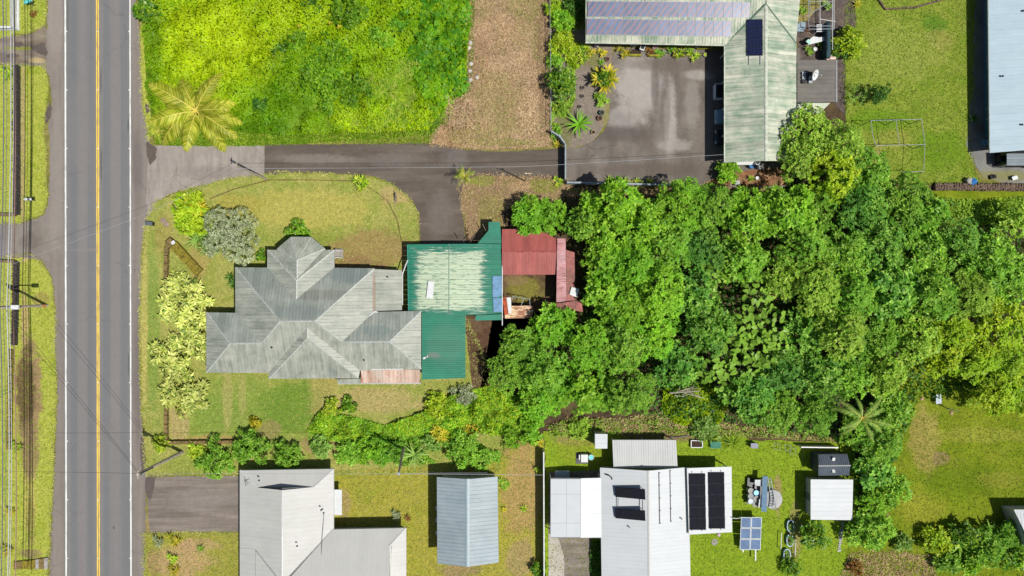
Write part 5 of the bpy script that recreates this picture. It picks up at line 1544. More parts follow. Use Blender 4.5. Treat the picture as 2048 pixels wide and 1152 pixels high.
rosette_plant('ti_plant', 'yellow croton on top of the bright bush left of the silver tree', 385, 415, 26, 2.4, LM['gold'], 10, .2, .4, stems=5)
rosette_plant('fern_clump', 'feathery green fern clump below the bright bush by the mossy wall', 410, 480, 34, 1.2, LM['fern'], 26, .07, .6, stems=6)
bush('low dome of olive green shrub in front of the polygonal bay', 592, 462, 24, 1.3, LM['citrus'], L=.2, Wd=.1, dens=24)
bush('small rounded shrub left of the polygonal bay', 524, 512, 13, 1.0, LM['citrus'], L=.2, Wd=.1, dens=22)
rosette_plant('ti_plant', 'dark green plant squeezed between silver tree and grey house', 466, 560, 16, .9, LM['dark'], 14, .12, .4, stems=3)
PG = 'pale yellow variegated shrubs by the road'
for x, y, r_, h, lab in ((366, 612, 50, 1.9, 'largest pale yellow variegated shrub left of the grey house'), (392, 682, 30, 1.5, 'pale yellow shrub touching the left wing of the grey house'), (338, 716, 40, 1.6, 'middle pale yellow shrub nearest the road'), (362, 786, 44, 1.6, 'lowest pale yellow shrub on the front lawn'), (345, 570, 22, 1.3, 'small pale yellow shrub at the top of the group by the mossy wall')):
    bush(lab, x, y, r_, h, LM['pale'], k=7, L=.6, Wd=.2, dens=4.6, npuff=20, group=PG, hi=30, inner=.1, pr=(.14, .26), spread=1.0)

# ---- hedge of the lower boundary
for x, y, r_, h, m, lab in (
    (320, 888, 18, 1.4, 'lime', 'lime shrub at the road corner by the leaning pole'), (390, 904, 20, 1.3, 'lime', 'lime shrub at the foot of the roadside pole'),
    (428, 918, 40, 2.2, 'mid', 'round green shrub above the lower driveway'), (500, 900, 40, 3.0, 'mid', 'broad green tree at the top left corner of the white house'),
    (572, 914, 32, 3.0, 'mid', 'green tree hanging over the white house roof edge'), (508, 846, 13, 1.2, 'gold', 'small yellow croton on the lawn above the hedge'),
    (640, 895, 22, 1.6, 'fern', 'pale green shrub beside the gap in the lower hedge'), (694, 908, 28, 2.2, 'mid', 'green shrub above the right corner of the white house'),
    (748, 905, 34, 2.4, 'bright', 'broad green shrub left of the leaning pole in the hedge'), (792, 905, 26, 2.0, 'mid', 'green shrub just behind the leaning pole'),
    (940, 908, 46, 3.0, 'mid', 'broad green tree above the blue-grey barn'), (862, 892, 20, 1.6, 'fern', 'pale shrub between the star palm and the broad tree'),
    (1022, 876, 22, 1.6, 'bright', 'bright shrub left of the white fence end'), (1062, 862, 30, 2.2, 'bright', 'bright bush above the white fence end'),
    (660, 816, 19, 1.4, 'lime', 'left of two lime plants on the lower lawn'), (696, 812, 18, 1.4, 'citrus', 'right of two round plants on the lower lawn'),
    (872, 812, 28, 1.8, 'yellow', 'yellow-green shrub right of the dry lawn patch'), (1160, 858, 24, 1.3, 'olive', 'olive feathery shrub above the solar house lawn'),
    (1414, 862, 28, 1.8, 'fern', 'pale grey-green shrub above the green trough'), (925, 790, 24, 1.4, 'silver', 'pale straw shrub below the green lean-to')):
    bush(lab, x, y, r_ * .93, h * .75, LM[m], k=7, L=.34, Wd=.15, dens=10)
vb = INW([(615, 862), (640, 822), (705, 832), (770, 850), (850, 822), (900, 790), (985, 770), (1060, 800), (1090, 850), (1010, 872), (940, 860), (870, 882), (760, 884), (650, 880)])
hv = bumps(vb, 80, (.4, 1.3), (.05, 1.1), 9)
leaf_cover('vines', 'yellow-green vine tangle along the lower boundary', vb, 8000, .27, .16, LM['yellow'], hv)
leaf_cover('creepers', 'mid green creepers mixed into the vine tangle along the lower boundary', vb, 8000, .32, .18, LM['bright'], hv)
lh = INW([(615, 872), (700, 876), (860, 872), (1000, 866), (1000, 925), (960, 935), (880, 925), (800, 930), (700, 926), (630, 905)])
leaf_cover('creepers', 'low green tangle between the shrubs of the lower hedge', lh, 3600, .28, .15, LM['mid'], bumps(lh, 50, (.4, 1.1), (.05, .7), 41), keep=lambda P: np.sin(P[:, 0] * 1.1 + 1) + np.sin(P[:, 1] * 1.9 + P[:, 0] * .6) > -.5)
cg = INW([(1102, 66), (1170, 90), (1150, 130), (1150, 200), (1128, 240), (1110, 285), (1102, 260)])
leaf_cover('weeds', 'low green plants along the garden side of the wire fence', cg, 2600, .26, .13, LM['olive'], bumps(cg, 30, (.3, .8), (.05, .6), 43), keep=lambda P: np.sin(P[:, 0] * 2.1) + np.sin(P[:, 1] * 1.7) > -.2)
gb = INW([(1095, 850), (1130, 838), (1250, 836), (1330, 822), (1400, 836), (1480, 850), (1690, 868), (1690, 884), (1480, 872), (1250, 866), (1100, 872)])
leaf_cover('weeds', 'low weeds and creepers on the bank above the solar house lawn', gb, 2600, .26, .14, LM['olive'], bumps(gb, 50, (.3, .9), (.05, .7), 14), under=.1)
blades('dry_grass', gb, 3500, .3, .06, LM_DRY, tilt=(8, 60), label='dry weeds on the bank above the solar house lawn')
rosette_plant('bromeliad_row', 'row of yellow strap-leaved plants in the lower hedge', 878, 868, 20, 1.0, LM['gold'], 9, .14, .5, stems=6)
rosette_plant('bromeliad_row', 'yellow strap-leaved plants above the broad hedge tree', 940, 862, 16, 1.0, LM['gold'], 9, .14, .5, stems=5)
rosette_plant('star_palm', 'star-shaped pale green plant right of the leaning pole', 828, 912, 26, 2.4, LM['fern'], 11, .2, .45, parts=True)
rosette_plant('ti_plant', 'yellow plant at the top end of the white fence', 1080, 886, 9, 1.0, LM['gold'], 12, .12, .4)
rosette_plant('spiky_plant', 'spiky green plant between the green trough and grey box', 1468, 888, 22, 1.1, LM['cane'], 34, .06, .35, rise=(25, 80), parts=False)

# ---- plants round the courtyard
tree('citrus_tree', 'round dark green tree in the courtyard garden', 1122, 166, 33, 3.0, LM['citrus'], 7, .3, .14, 13, 11, stem=.3)
rosette_plant('fan_plant', 'big round plant with yellow-tipped broad leaves in the courtyard garden', 1210, 156, 27, 2.2, LM['gold'], 16, .24, .5, stems=5)
bush('green heart of the yellow-tipped courtyard plant', 1211, 154, 19, 2.3, LM['citrus'], L=.34, Wd=.14)
t = rosette_plant('agave', 'large green agave-like plant with long blades in the courtyard corner', 1158, 247, 27, 1.2, LM['bright'], 22, .17, .35, rise=(20, 70), parts=True)
bush('small olive bush by the courtyard edge', 1205, 198, 14, 1.0, LM['olive'], L=.26)
bush('yellow-green bush at the top of the courtyard garden', 1126, 88, 28, 2.0, LM['yellow'], L=.34)
bush('tall green shrub left of the solar roof at the top edge', 1128, 40, 24, 2.2, LM['bright'], L=.34)
bush('dark shrub against the left end of the solar roof', 1150, 12, 24, 2.4, LM['dark'], L=.34)
for x, y, r_, m, lab in ((1163, 96, 17, 'lime', 'yellow plant left of the two bright yellow rosettes'), (1181, 103, 11, 'gold', 'left bright yellow rosette plant by the house corner'), (1205, 104, 11, 'gold', 'right bright yellow rosette plant by the house corner'),
                         (1166, 114, 13, 'lime', 'lime plant below the yellow rosettes'), (1246, 104, 15, 'gold', 'golden feathery plant under the solar roof eave'), (1203, 123, 7, 'bright', 'little green plant on the gravel'),
                         (1108, 213, 10, 'lime', 'variegated plant on the garden fence below the round tree'), (1122, 222, 13, 'olive', 'olive plant next to the variegated fence plant'), (1108, 250, 10, 'lime', 'lower variegated plant on the garden fence'), (1113, 288, 8, 'gold', 'yellow plant at the bent gate fence'),
                         (1116, 362, 12, 'lime', 'lime plant at the foot of the gate'), (1226, 366, 18, 'lime', 'lime plant at the left end of the lower courtyard fence'), (1256, 366, 14, 'lime', 'second lime plant along the lower courtyard fence'), (1278, 365, 10, 'lime', 'third lime plant along the lower courtyard fence'), (1300, 363, 9, 'lime', 'last lime plant along the lower courtyard fence'),
                         (1299, 102, 10, 'red', 'orange bromeliad under the solar roof eave'), (1318, 106, 10, 'bright', 'green plant in the left mossy planter'), (1330, 104, 7, 'silver', 'silvery plant between the mossy planters'), (1340, 96, 10, 'citrus', 'dark green plant against the house wall'), (1356, 104, 14, 'lime', 'lime plant in the right mossy planter'), (1378, 98, 11, 'olive', 'olive plant left of the round pale plant'), (1387, 111, 13, 'lime', 'round pale lime plant under the eave'),
                         (1503, 356, 9, 'lime', 'small lime plant on the mulch below the courtyard house')):
    rosette_plant('garden_plant', lab, x, y, r_, .8, LM[m], 11, .11, .45, stems=3 if r_ > 9 else 1)
bush('leafy green shrub against the wire fence above the round courtyard tree', 1112, 122, 17, 1.3, LM['mid'], L=.28)
bush('small yellow-green shrub right of the yellow-green bush at the garden top', 1148, 122, 14, .9, LM['yellow'], L=.26)
bush('low green shrub between the round courtyard tree and the agave-like plant', 1124, 212, 16, .9, LM['olive'], L=.24)
bush('low shrub in the fence corner by the angled panels', 1113, 262, 12, .8, LM['mid'], L=.22)
bush('green shrub at the top of the wire fence', 1108, 14, 18, 1.4, LM['yellow'], L=.28)
bush('bright bush below the lower end of the courtyard house roof', 1458, 344, 24, 2.2, LM['bright'], L=.34, Wd=.16)
bush('yellow ferny bush right of the plant enclosure', 1702, 84, 30, 2.2, LM['yellow'], L=.42, Wd=.14)
bush('dark shrub left of the yellow ferny bush', 1680, 98, 18, 1.6, LM['dark'], L=.3)
rosette_plant('fern_clump', 'orange-tinged ferns at the top of the lava bed', 1715, 8, 12, .8, LM['gold'], 12, .1)
tree('conifer_shrub', 'small dark conifer on the top right lawn', 1768, 180, 22, 3.4, LM['dark'], 7, .24, .09, 20, 8, cat='shrub', stem=.1)
bush('thin grey-green shrub left of the small dark conifer', 1720, 186, 24, 1.6, LM['fern'], L=.2, Wd=.06, dens=8)
rosette_plant('red_plant', 'dark red plant beside the courtyard house enclosure', 1612, 57, 9, .8, LM['red'], 14, .1)
for x, y, lab in ((1620, 100, 'mixed potted plant on the left in the enclosure'), (1645, 90, 'mixed plant near the teal panel in the enclosure'), (1605, 20, 'small yellow plant at the top of the enclosure'), (1655, 10, 'green plant under the netting')):
    rosette_plant('garden_plant', lab, x, y, 11, .7, LM['olive' if x != 1655 else 'fern'], 12, .1, .45, stems=3)

# ---- right hand garden and clearing
tree('citrus_tree', 'dark round tree below the flat white shed', 1636, 1075, 32, 3.0, LM['citrus'], 7, .3, .14, 13, 10, stem=.3)
bush('dark round bush at the bottom of the solar house lawn', 1588, 1138, 20, 1.6, LM['citrus'], L=.26)
bush('dark bush at the foot of the white fence', 1076, 1140, 14, 1.6, LM['citrus'], L=.28)
palm('palm with long drooping pale fronds among the trees above the sheds', 1724, 836, 54, 6.0, LM['fern'], 10, arch=(.2, .5), seed=8, nl=40, ll=.15, lw=.009)
for i, (x, y, r_, h, m, lab) in enumerate((
    (1878, 1085, 30, 2.0, 'yellow', 'yellow bush at the left of the lower right thicket'), (1936, 1075, 30, 2.8, 'citrus', 'olive bush in the lower right thicket'), (1980, 1100, 38, 3.0, 'mid', 'green bush in the middle of the lower right thicket'),
    (2020, 1075, 28, 2.6, 'mid', 'green bush near the pale hut corner'), (2036, 1120, 32, 2.6, 'citrus', 'yellow bush in the bottom right corner'), (1900, 1125, 26, 1.8, 'mid', 'green bush at the bottom of the lower right thicket'), (1945, 1130, 24, 1.8, 'bright', 'bright bush at the bottom edge right of centre thicket'),
    (1810, 1088, 18, 1.2, 'fern', 'pale spiky bush on the clearing edge'), (1716, 1138, 15, 1.0, 'red', 'rusty red-leaved bush at the bottom edge'))):
    bush(lab, x, y, r_, h, LM[m], k=7, L=.42, Wd=.16, dens=9)
for x, y, lab in ((1925, 1092, 'fern with arching fronds left in the lower right thicket'), (1990, 1068, 'fern with arching fronds at the top of the lower right thicket'), (2012, 1105, 'fern with arching fronds near the bottom right corner')):
    rosette_plant('tree_fern', lab, x, y, 24, 2.4, LM['olive'], 14, .22, .5)
blades('dry_grass', INW([(1680, 1150), (1700, 1105), (1790, 1100), (1860, 1110), (1880, 1180), (1680, 1180)]), 3000, .35, .06, LM_DRY, tilt=(10, 60), label='dry weeds along the bottom edge right of the sheds')
for x, y, r_, m, lab in ((347, 1080, 17, 'gold', 'top croton in the row beside the lower driveway'), (345, 1117, 13, 'lime', 'second croton in the row beside the lower driveway'), (346, 1140, 13, 'gold', 'lowest croton in the row beside the lower driveway'),
                         (316, 1082, 13, 'silver', 'greyish spiky plant at the roadside below the lower driveway'), (401, 1098, 9, 'olive', 'lone olive plant on the bare patch'), (1048, 1018, 9, 'lime', 'lone lime plant on the dry lawn right of the barn'), (1009, 1020, 6, 'gold', 'tiny yellow plant by the barn'),
                         (1077, 942, 10, 'lime', 'lime plant halfway along the white fence'), (32, 893, 12, 'lime', 'lime plant among the cables left of the road'), (18, 1024, 11, 'gold', 'orange-yellow plant under the cables left of the road'), (12, 1100, 14, 'gold', 'yellow-orange plant near the bottom left corner'),
                         (12, 145, 15, 'lime', 'yellow-green plant left of the dark lava rock band'), (1008, 968, 14, 'olive', 'straggly vine plant right of the barn'), (792, 1030, 11, 'silver', 'grey spiky plant at the corner of the white house'), (815, 1037, 8, 'red', 'dead brown plant right of the grey spiky plant')):
    rosette_plant('garden_plant', lab, x, y, r_, .7, LM[m], 13, .1, .45, stems=3 if r_ > 9 else 1)
leaf_cover('ground_plants', 'low green plants in the shaded strip beside the solar house', INW([(1180, 1080), (1202, 1080), (1202, 1160), (1180, 1160)]), 900, .2, .1, LM['dark'], bumps(INW([(1180, 1080), (1202, 1080), (1202, 1160), (1180, 1160)]), 10, (.3, .6), (.2, .5), 3))

# ---- the wood
TG = 'trees of the wood'
wood = [
 (1062, 428, 40, 4.0, 'bright', 'yellow-green tree above the red shed roof'), (1106, 434, 34, 4.5, 'bright', 'tree right of the yellow-green one above the red shed'), (1168, 446, 34, 5.0, 'mid', 'tree leaning over the right end of the red shed'),
 (1232, 408, 56, 6.5, 'bright', 'tall bright tree at the upper left of the wood'), (1285, 455, 56, 7.0, 'bright', 'bright tree one row behind the tall upper left one'), (1370, 405, 54, 6.5, 'bright', 'bright tree just below the courtyard fence'),
 (1432, 412, 46, 6.0, 'mid', 'pale green tree below the dark courtyard corner'), (1500, 430, 58, 6.5, 'bright', 'bright broad tree below the mulch bed'), (1585, 420, 56, 7.0, 'bright', 'bright tree at the upper middle edge of the wood'), (1648, 402, 40, 6.0, 'mid', 'tree left of the dark gap below the tall canopy'),
 (1214, 512, 48, 6.5, 'bright', 'bright tree right of the narrow pink lean-to'), (1265, 530, 56, 7.5, 'bright', 'yellowish tree in the left heart of the wood'), (1345, 490, 54, 7.0, 'mid', 'tree between the courtyard fence tree and the left heart'), (1420, 500, 54, 6.5, 'deep', 'bluish tree left of the first dark gap'),
 (1490, 520, 50, 6.5, 'mid', 'tree above the big-leaved patch'), (1208, 586, 38, 6.0, 'bright', 'tree touching the white square sheet'), (1250, 612, 54, 7.0, 'bright', 'bright tree in the third row from the left'), (1330, 580, 54, 7.5, 'bright', 'tall bright tree left of the bluish pair'), (1395, 590, 50, 6.5, 'deep', 'upper bluish tree of the pair in the wood'),
 (1425, 660, 52, 6.5, 'deep', 'lower bluish tree of the pair, left of the big leaves'), (1105, 655, 46, 5.0, 'bright', 'low bright tree below the scrap rack'), (1184, 692, 48, 6.0, 'bright', 'bright tree below the rusty lean-to end'), (1310, 665, 54, 7.0, 'bright', 'bright tree at the centre of the wood'), (1245, 700, 50, 6.5, 'mid', 'tree below and left of the wood centre'),
 (1040, 690, 42, 4.5, 'mid', 'soft green tree right of the dark soil by the lean-to'), (1020, 745, 44, 5.0, 'mid', 'tree at the lower left corner of the wood'), (1090, 745, 52, 6.0, 'mid', 'green tree above the vine tangle end'), (1165, 775, 52, 6.0, 'bright', 'bright tree above the tiny white shed'), (1080, 805, 40, 4.5, 'bright', 'low bright tree at the lower edge by the vines'),
 (1265, 790, 50, 6.0, 'mid', 'dark green tree above the back porch'), (1360, 735, 46, 5.0, 'deep', 'tree left of the fallen grey branches'), (1225, 800, 34, 5.0, 'mid', 'small tree wedged above the utility shed'),
 (1622, 265, 56, 7.5, 'olive', 'olive tree overhanging the lower roof of the courtyard house'), (1690, 282, 46, 7.0, 'olive', 'olive tree left of the galvanised pipe frame'), (1600, 318, 38, 6.5, 'olive', 'olive tree at the roof end of the courtyard house'), (1680, 345, 54, 7.0, 'yellow', 'yellow-green tree below the olive group'), (1745, 340, 48, 6.5, 'mid', 'tree covering the lower left of the pipe frame'),
 (1735, 410, 54, 7.5, 'deep', 'deep green tree below the pipe frame'), (1810, 398, 60, 7.5, 'mid', 'tall tree below the top right lawn'), (1862, 430, 44, 6.5, 'mid', 'tree below the blue tarpaulin'), (2036, 440, 38, 5.0, 'olive', 'dark olive tree at the right edge below the stone wall'),
 (1620, 490, 54, 7.0, 'mid', 'tree right of the big-leaved patch top'), (1690, 500, 56, 7.5, 'mid', 'tree with reddish tips in the upper middle wood'), (1770, 490, 56, 7.5, 'deep', 'deep tree left of the large dark hole'), (1850, 500, 56, 7.5, 'mid', 'tree right of the large dark hole'), (1930, 485, 54, 7.0, 'deep', 'bluish tree near the right upper edge'), (1990, 520, 54, 7.0, 'mid', 'tree one in from the right edge, upper'),
 (2040, 560, 46, 6.5, 'mid', 'tree cut by the right edge, upper'), (1570, 555, 46, 6.5, 'olive', 'reddish-tipped tree above the big leaves'), (1640, 580, 56, 7.5, 'olive', 'olive tree with orange flowers in the middle of the wood'), (1715, 590, 56, 7.5, 'mid', 'tree right of the orange-flowered one'), (1795, 580, 54, 7.0, 'deep', 'tree directly below the large dark hole'), (1875, 590, 56, 7.5, 'mid', 'pale tree in the right heart of the wood'), (1950, 590, 54, 7.0, 'olive', 'olive tree in the right half of the wood'),
 (2015, 640, 54, 6.5, 'yellow', 'yellowish tree cut by the right edge, middle'), (1620, 670, 50, 7.0, 'deep', 'deep tree right of the big leaves'), (1690, 670, 54, 7.0, 'olive', 'olive tree with rusty tips low in the middle wood'), (1765, 670, 54, 7.0, 'mid', 'tree left of the yellowing crowns'), (1840, 680, 52, 6.5, 'olive', 'olive tree above the clearing'), (1910, 670, 50, 6.0, 'yellow', 'yellow-green tree above the clearing signboard'), (1960, 720, 48, 5.5, 'yellow', 'yellow tree at the right above the clearing'), (2030, 725, 48, 5.5, 'yellow', 'bright yellow tree in the right edge corner'), (2000, 788, 48, 5.0, 'yellow', 'lowest yellow tree reaching into the clearing'), (2045, 800, 34, 4.5, 'yellow', 'yellow tree cut by the right edge beside the clearing'), (1895, 722, 34, 4.5, 'yellow', 'small yellow-green tree right above the pale board'),
 (1580, 745, 46, 6.5, 'deep', 'dark tree below the big leaves'), (1510, 790, 50, 6.0, 'deep', 'dark tree above the garden sheds, left'), (1560, 825, 46, 6.0, 'mid', 'glossy tree above the netted bed'), (1640, 760, 54, 7.0, 'deep', 'dark tree in the lower middle wood'), (1640, 830, 44, 6.0, 'mid', 'tree just above the white rail'), (1710, 745, 50, 6.5, 'mid', 'tree above the drooping palm'), (1775, 750, 46, 6.0, 'olive', 'tree left of the clearing top'), (1790, 820, 40, 5.5, 'mid', 'tree between the drooping palm and the clearing'), (1716, 866, 33, 4.8, 'mid', 'tree behind the dark grey shed'), (1770, 890, 42, 5.5, 'mid', 'tree on the left rim of the clearing'),
 (1756, 945, 38, 4.6, 'deep', 'tree right of the dark grey shed'), (1792, 985, 34, 4.2, 'mid', 'tree right of the flat white shed'), (1752, 1010, 33, 4.0, 'bright', 'tree with yellow flowers beside the flat white shed'), (1755, 1065, 38, 4.0, 'mid', 'tree at the lower right of the white shed'), (1716, 1072, 24, 2.6, 'mid', 'small tree beside the white pebble border')]
for wi, (x, y, r_, h, m, lab) in enumerate(wood):
    s_ = random.uniform(.78, 1.28)
    h *= random.uniform(.8, 1.22)
    r_ *= .97
    if wi % 4 == 1:        # small-leaved kind
        tree('canopy_tree', lab, x, y, r_ * 1.08, h, LM[m], 8, .22, .10, 19, 26, group=TG, inner=.1, pr=(.17, .31), spread=.86)
        continue
    if wi % 6 == 3:        # broad-leaved kind
        tree('canopy_tree', lab, x, y, r_ * 1.08, h, LM[m], 6, .50, .28, 6.4, 24, group=TG, inner=.12, pr=(.17, .31), spread=.86)
        continue
    tree('canopy_tree', lab, x, y, r_ * 1.08, h, LM[m], 7, (.36 if m in ('bright', 'mid') else .31) * s_, .16 * s_, 11 / s_ ** 1.5, random.choice((22, 26, 30)), group=TG, inner=.12, pr=(.17, .31), spread=.86)
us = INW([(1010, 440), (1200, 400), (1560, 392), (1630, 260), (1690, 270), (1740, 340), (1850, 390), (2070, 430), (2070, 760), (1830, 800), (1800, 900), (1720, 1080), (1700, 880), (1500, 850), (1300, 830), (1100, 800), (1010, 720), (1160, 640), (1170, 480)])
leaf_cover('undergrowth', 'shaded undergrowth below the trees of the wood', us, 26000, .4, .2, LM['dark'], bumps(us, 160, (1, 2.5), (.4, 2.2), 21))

wp = INW([(1325, 768), (1380, 760), (1440, 772), (1452, 800), (1446, 840), (1400, 852), (1350, 846), (1322, 820)])
leaf_cover('weeds', 'bright weeds in the opening round the dead branches', wp, 3400, .3, .17, LM['field'], bumps(wp, 26, (.4, 1.0), (.2, .9), 31))
rw = INW([(1880, 396), (1960, 400), (2060, 392), (2060, 450), (1880, 450)])
leaf_cover('weeds', 'rough weeds under the trees below the stone wall', rw, 2600, .26, .13, LM['olive'], bumps(rw, 20, (.4, 1.2), (.1, .7), 33))
# ---- big-leaved patch
def heart_leaf():
    V = [(0, 0, 0), (-.14, .2, .04), (.05, .40, .05), (.42, .42, 0), (.78, .24, -.08), (1.05, 0, -.2), (.78, -.24, -.08), (.42, -.42, 0), (.05, -.40, .05), (-.14, -.2, .04), (.45, 0, -.05)]
    F = [(0, 10, 2, 1), (10, 3, 2), (10, 4, 3), (10, 5, 4), (10, 6, 5), (10, 7, 6), (10, 8, 7), (0, 9, 8, 10)]
    me = bpy.data.meshes.new('leaf')
    me.from_pydata(V, [], F)
    me.materials.append(LM['big'])
    return me
HL = heart_leaf()
where = [(1530, 610, 'topmost big-leaved plant under the trees'), (1500, 645, 'big-leaved plant upper left of the patch'), (1545, 650, 'big-leaved plant upper right of the patch'), (1485, 690, 'big-leaved plant beside the bluish trees'), (1525, 690, 'big-leaved plant in the middle of the patch'), (1560, 685, 'big-leaved plant at the right of the patch'), (1455, 725, 'big-leaved plant at the lower left of the patch'), (1500, 735, 'big-leaved plant low in the patch'), (1545, 730, 'big-leaved plant at the lower right of the patch'), (1430, 750, 'lowest big-leaved plant of the patch, leftmost'), (1470, 765, 'lowest big-leaved plant of the patch, middle'), (1425, 545, 'big-leaved plant climbing in the bluish trees'), (1515, 575, 'big-leaved climber above the patch')]
for x, y, lab in where:
    ht = random.uniform(3.6, 4.6)
    p = W(x, y, ht)
    t = thing('elephant_ear', lab, 'plant', (p.x, p.y, 0), 0, 'big-leaved plants in the wood')
    sm = MB()
    for i in range(26):
        a = 2.4 * i + random.uniform(-.3, .3)
        q = random.uniform(.1, 1.55)
        z = ht + random.uniform(-.9, .35) - q * .25
        o = link('leaf', HL, None, t)
        o.location = (q * math.cos(a), q * math.sin(a), z)
        s_ = random.uniform(.42, .78)
        o.scale = (s_, s_, s_)
        o.rotation_euler = (random.uniform(-.45, .45), random.uniform(-.1, .7), a + random.uniform(-.7, .7))
        sm.tube([(0, 0, ht * .3), (q * .5 * math.cos(a), q * .5 * math.sin(a), z - .5), (q * math.cos(a), q * math.sin(a), z)], .02, 4)
    sm.tube([(0, 0, -.1), (0, 0, ht * .4)], .09, 6)
    sm.build('stem', M_BARK, t, local=True)
# bare grey branches
bt = thing('dead_tree', 'bare pale branches of a dead tree above the back porch', 'tree', W(1385, 790))
m = MB()
for i in range(9):
    a = random.uniform(-.6, 1.3)
    l = random.uniform(1.0, 2.8)
    c0 = W(1345 + i * 4, 786 + random.uniform(-6, 6), 1.6)
    e = c0 + Vector((l * math.cos(a), l * math.sin(a) * .6, random.uniform(-.2, .4)))
    md = c0.lerp(e, .5) + Vector((0, random.uniform(-.2, .2), .1))
    m.tube([c0, md, e], [.05, .035, .012], 5)
    m.tube([md, md + Vector((random.uniform(.2, .7), random.uniform(-.6, .6), .1))], [.025, .008], 4)
m.tube([W(1340, 786, 1.6), W(1400, 782, 1.9)], [.09, .05], 6)
m.tube([W(1340, 786), W(1340, 786, 1.6)], [.12, .09], 6)
m.build('branches', plain('dead_wood', (168, 160, 146), .9), bt)

# ================================================================ POLES, CABLES, WALLS, FENCES, CARS, SMALL THINGS
def cable(label, pts, r=.025, mat=None, sag=.4, name='overhead_cable', group='overhead cables'):
    q = []
    for i in range(len(pts) - 1):
        a, c = W(*pts[i]), W(*pts[i + 1])
        for k in range(13):
            t = k / 12
            v = a.lerp(c, t)
            v.z -= sag * 4 * t * (1 - t)
            q.append(v)
    o = MB().tube(q, r, 5).build(name, mat or M_DARK)
    return tag(o, label, 'cable', group)
def pole(label, bx, by, ht, r=.15, lean=(0, 0), mat=None):
    p = W(bx, by)
    t = thing('utility_pole', label, 'pole', (p.x, p.y, 0))
    MB().tube([(0, 0, -.2), (lean[0] * .5, lean[1] * .5, ht * .5), (lean[0], lean[1], ht)], [r, r * .85, r * .68], 10).build('shaft', mat or M_POLE, t, local=True)
    return t
t = pole('thick wooden utility pole at the roadside corner of the lower driveway', 365, 904, 9.0, .2)
MB().tube([(.18, 0, 6.5), (.18, 0, 8.8)], .05, 6).build('conduit', M_DARK, t, local=True)
MB().box((-.1, -.25, 8.4), (.35, .12, .5)).build('meter_box', M_GALV, t, local=True)
MB().box((0, 0, 8.9), (.1, .9, .1)).build('crossarm', M_POLE, t, local=True)
p = W(313, 940)
t = pole('slim wooden utility pole leaning above the white house lawn', 808, 892, 9.0, .14, (.9, -.6))
MB().lathe((.9, -.6, 9.0), [(.16, -.1), (.16, .05), (.02, .06)], 8).build('pole_cap', M_GALV, t, local=True)
t = pole('thin service pole with insulators beside the upper driveway', 1050, 362, 6.2, .07, (.2, -.2))
MB().box((.2, -.2, 6.1), (.7, .07, .07)).tube([(-.1, -.2, 6.15), (-.1, -.2, 6.35)], .05, 6).tube([(.5, -.2, 6.15), (.5, -.2, 6.35)], .05, 6).build('crossarm', M_CREAM, t, local=True)
t = pole('weathered utility pole at the edge of the concrete driveway apron', 533, 358, 8.3, .13)
MB().box((0, 0, 8.1), (.08, .7, .08)).build('crossarm', M_POLE, t, local=True)
t = pole('street light pole on the left verge with orange band', 95, 611, 9.4, .15)
MB().tube([(0, 0, 8.2), (1.2, .05, 8.7), (2.5, .05, 8.7)], .06, 8).build('lamp_arm', M_GALV, t, local=True)
lo_ = MB().box((2.75, .05, 8.68), (.75, .42, .16)).build('lamp_head', M_WHITE, t, local=True)
MB().box((2.8, .05, 8.585), (.45, .3, .04)).build('lamp_lens', M_GLASS, lo_, local=True)
MB().lathe((0, 0, .55), [(.155, 0), (.155, .35), (.15, .36)], 10).build('band', plain('orange_band', (214, 130, 40), .6), t, local=True)
MB().box((.9, 0, 9.0), (2.4, .1, .12)).build('crossarm', M_POLE, t, local=True)
MB().lathe((-.45, .1, 7.0), [(.02, -.05), (.24, 0), (.24, .8), (.1, .9)], 12).build('transformer', M_GALV, t, local=True)
M_CAB = plain('pale_cable', (176, 178, 184), .5, .2, var=.1)
M_CABR = plain('brown_cable', (150, 110, 104), .6, var=.1)
M_CABB = plain('bluish_cable', (88, 96, 118), .5, var=.1)
for x0, x1, h, r, m_, lab in ((4, 1, 9.1, .045, M_CABB, 'bluish overhead cable nearest the left edge'), (19, 14, 8.9, .05, M_CAB, 'thick pale overhead cable along the left edge'), (25, 18, 8.6, .03, M_CAB, 'thin pale overhead cable right of the thick one'), (26, 30, 7.4, .045, M_CABR, 'brownish overhead cable furthest from the left edge'), (10, 8, 9.0, .025, M_CABB, 'thin dark overhead cable between bluish and pale ones')):
    cable(lab, [(x0, -90, h), ((x0 + x1) / 2 - 3, 611, h), (x1 - 1, 1240, h)], r, m_, .35)
cable('service cable crossing the road to the concrete apron pole', [(20, 530, 8.6), (286, 430, 7.6), (474, 338, 8.1)], .012, M_CAB, .15)
cable('white spiral service cable above the upper driveway', [(474, 337, 8.1), (1054, 333, 6.3), (1448, 309, 3.0)], .016, M_CAB, .2)
cable('cable crossing the road to the lower driveway pole', [(12, 943, 8.2), (277, 947, 8.7)], .013, M_DARK, .1)
cable('cable from the lower driveway pole across the white house', [(278, 948, 8.7), (785, 948, 8.9), (975, 946, 3.5)], .013, M_CAB, .15)
cable('thin cable from the roadside pole to the left verge pole', [(5, 612, 9.0), (278, 945, 8.8)], .014, M_DARK, .2)
cable('second thin cable crossing the road diagonally', [(8, 630, 8.8), (279, 950, 8.4)], .014, M_DARK, .2)
cable('cable from the slim pole down to the solar house carport', [(785, 948, 8.8), (1090, 950, 2.6)], .018, M_CAB, .1)

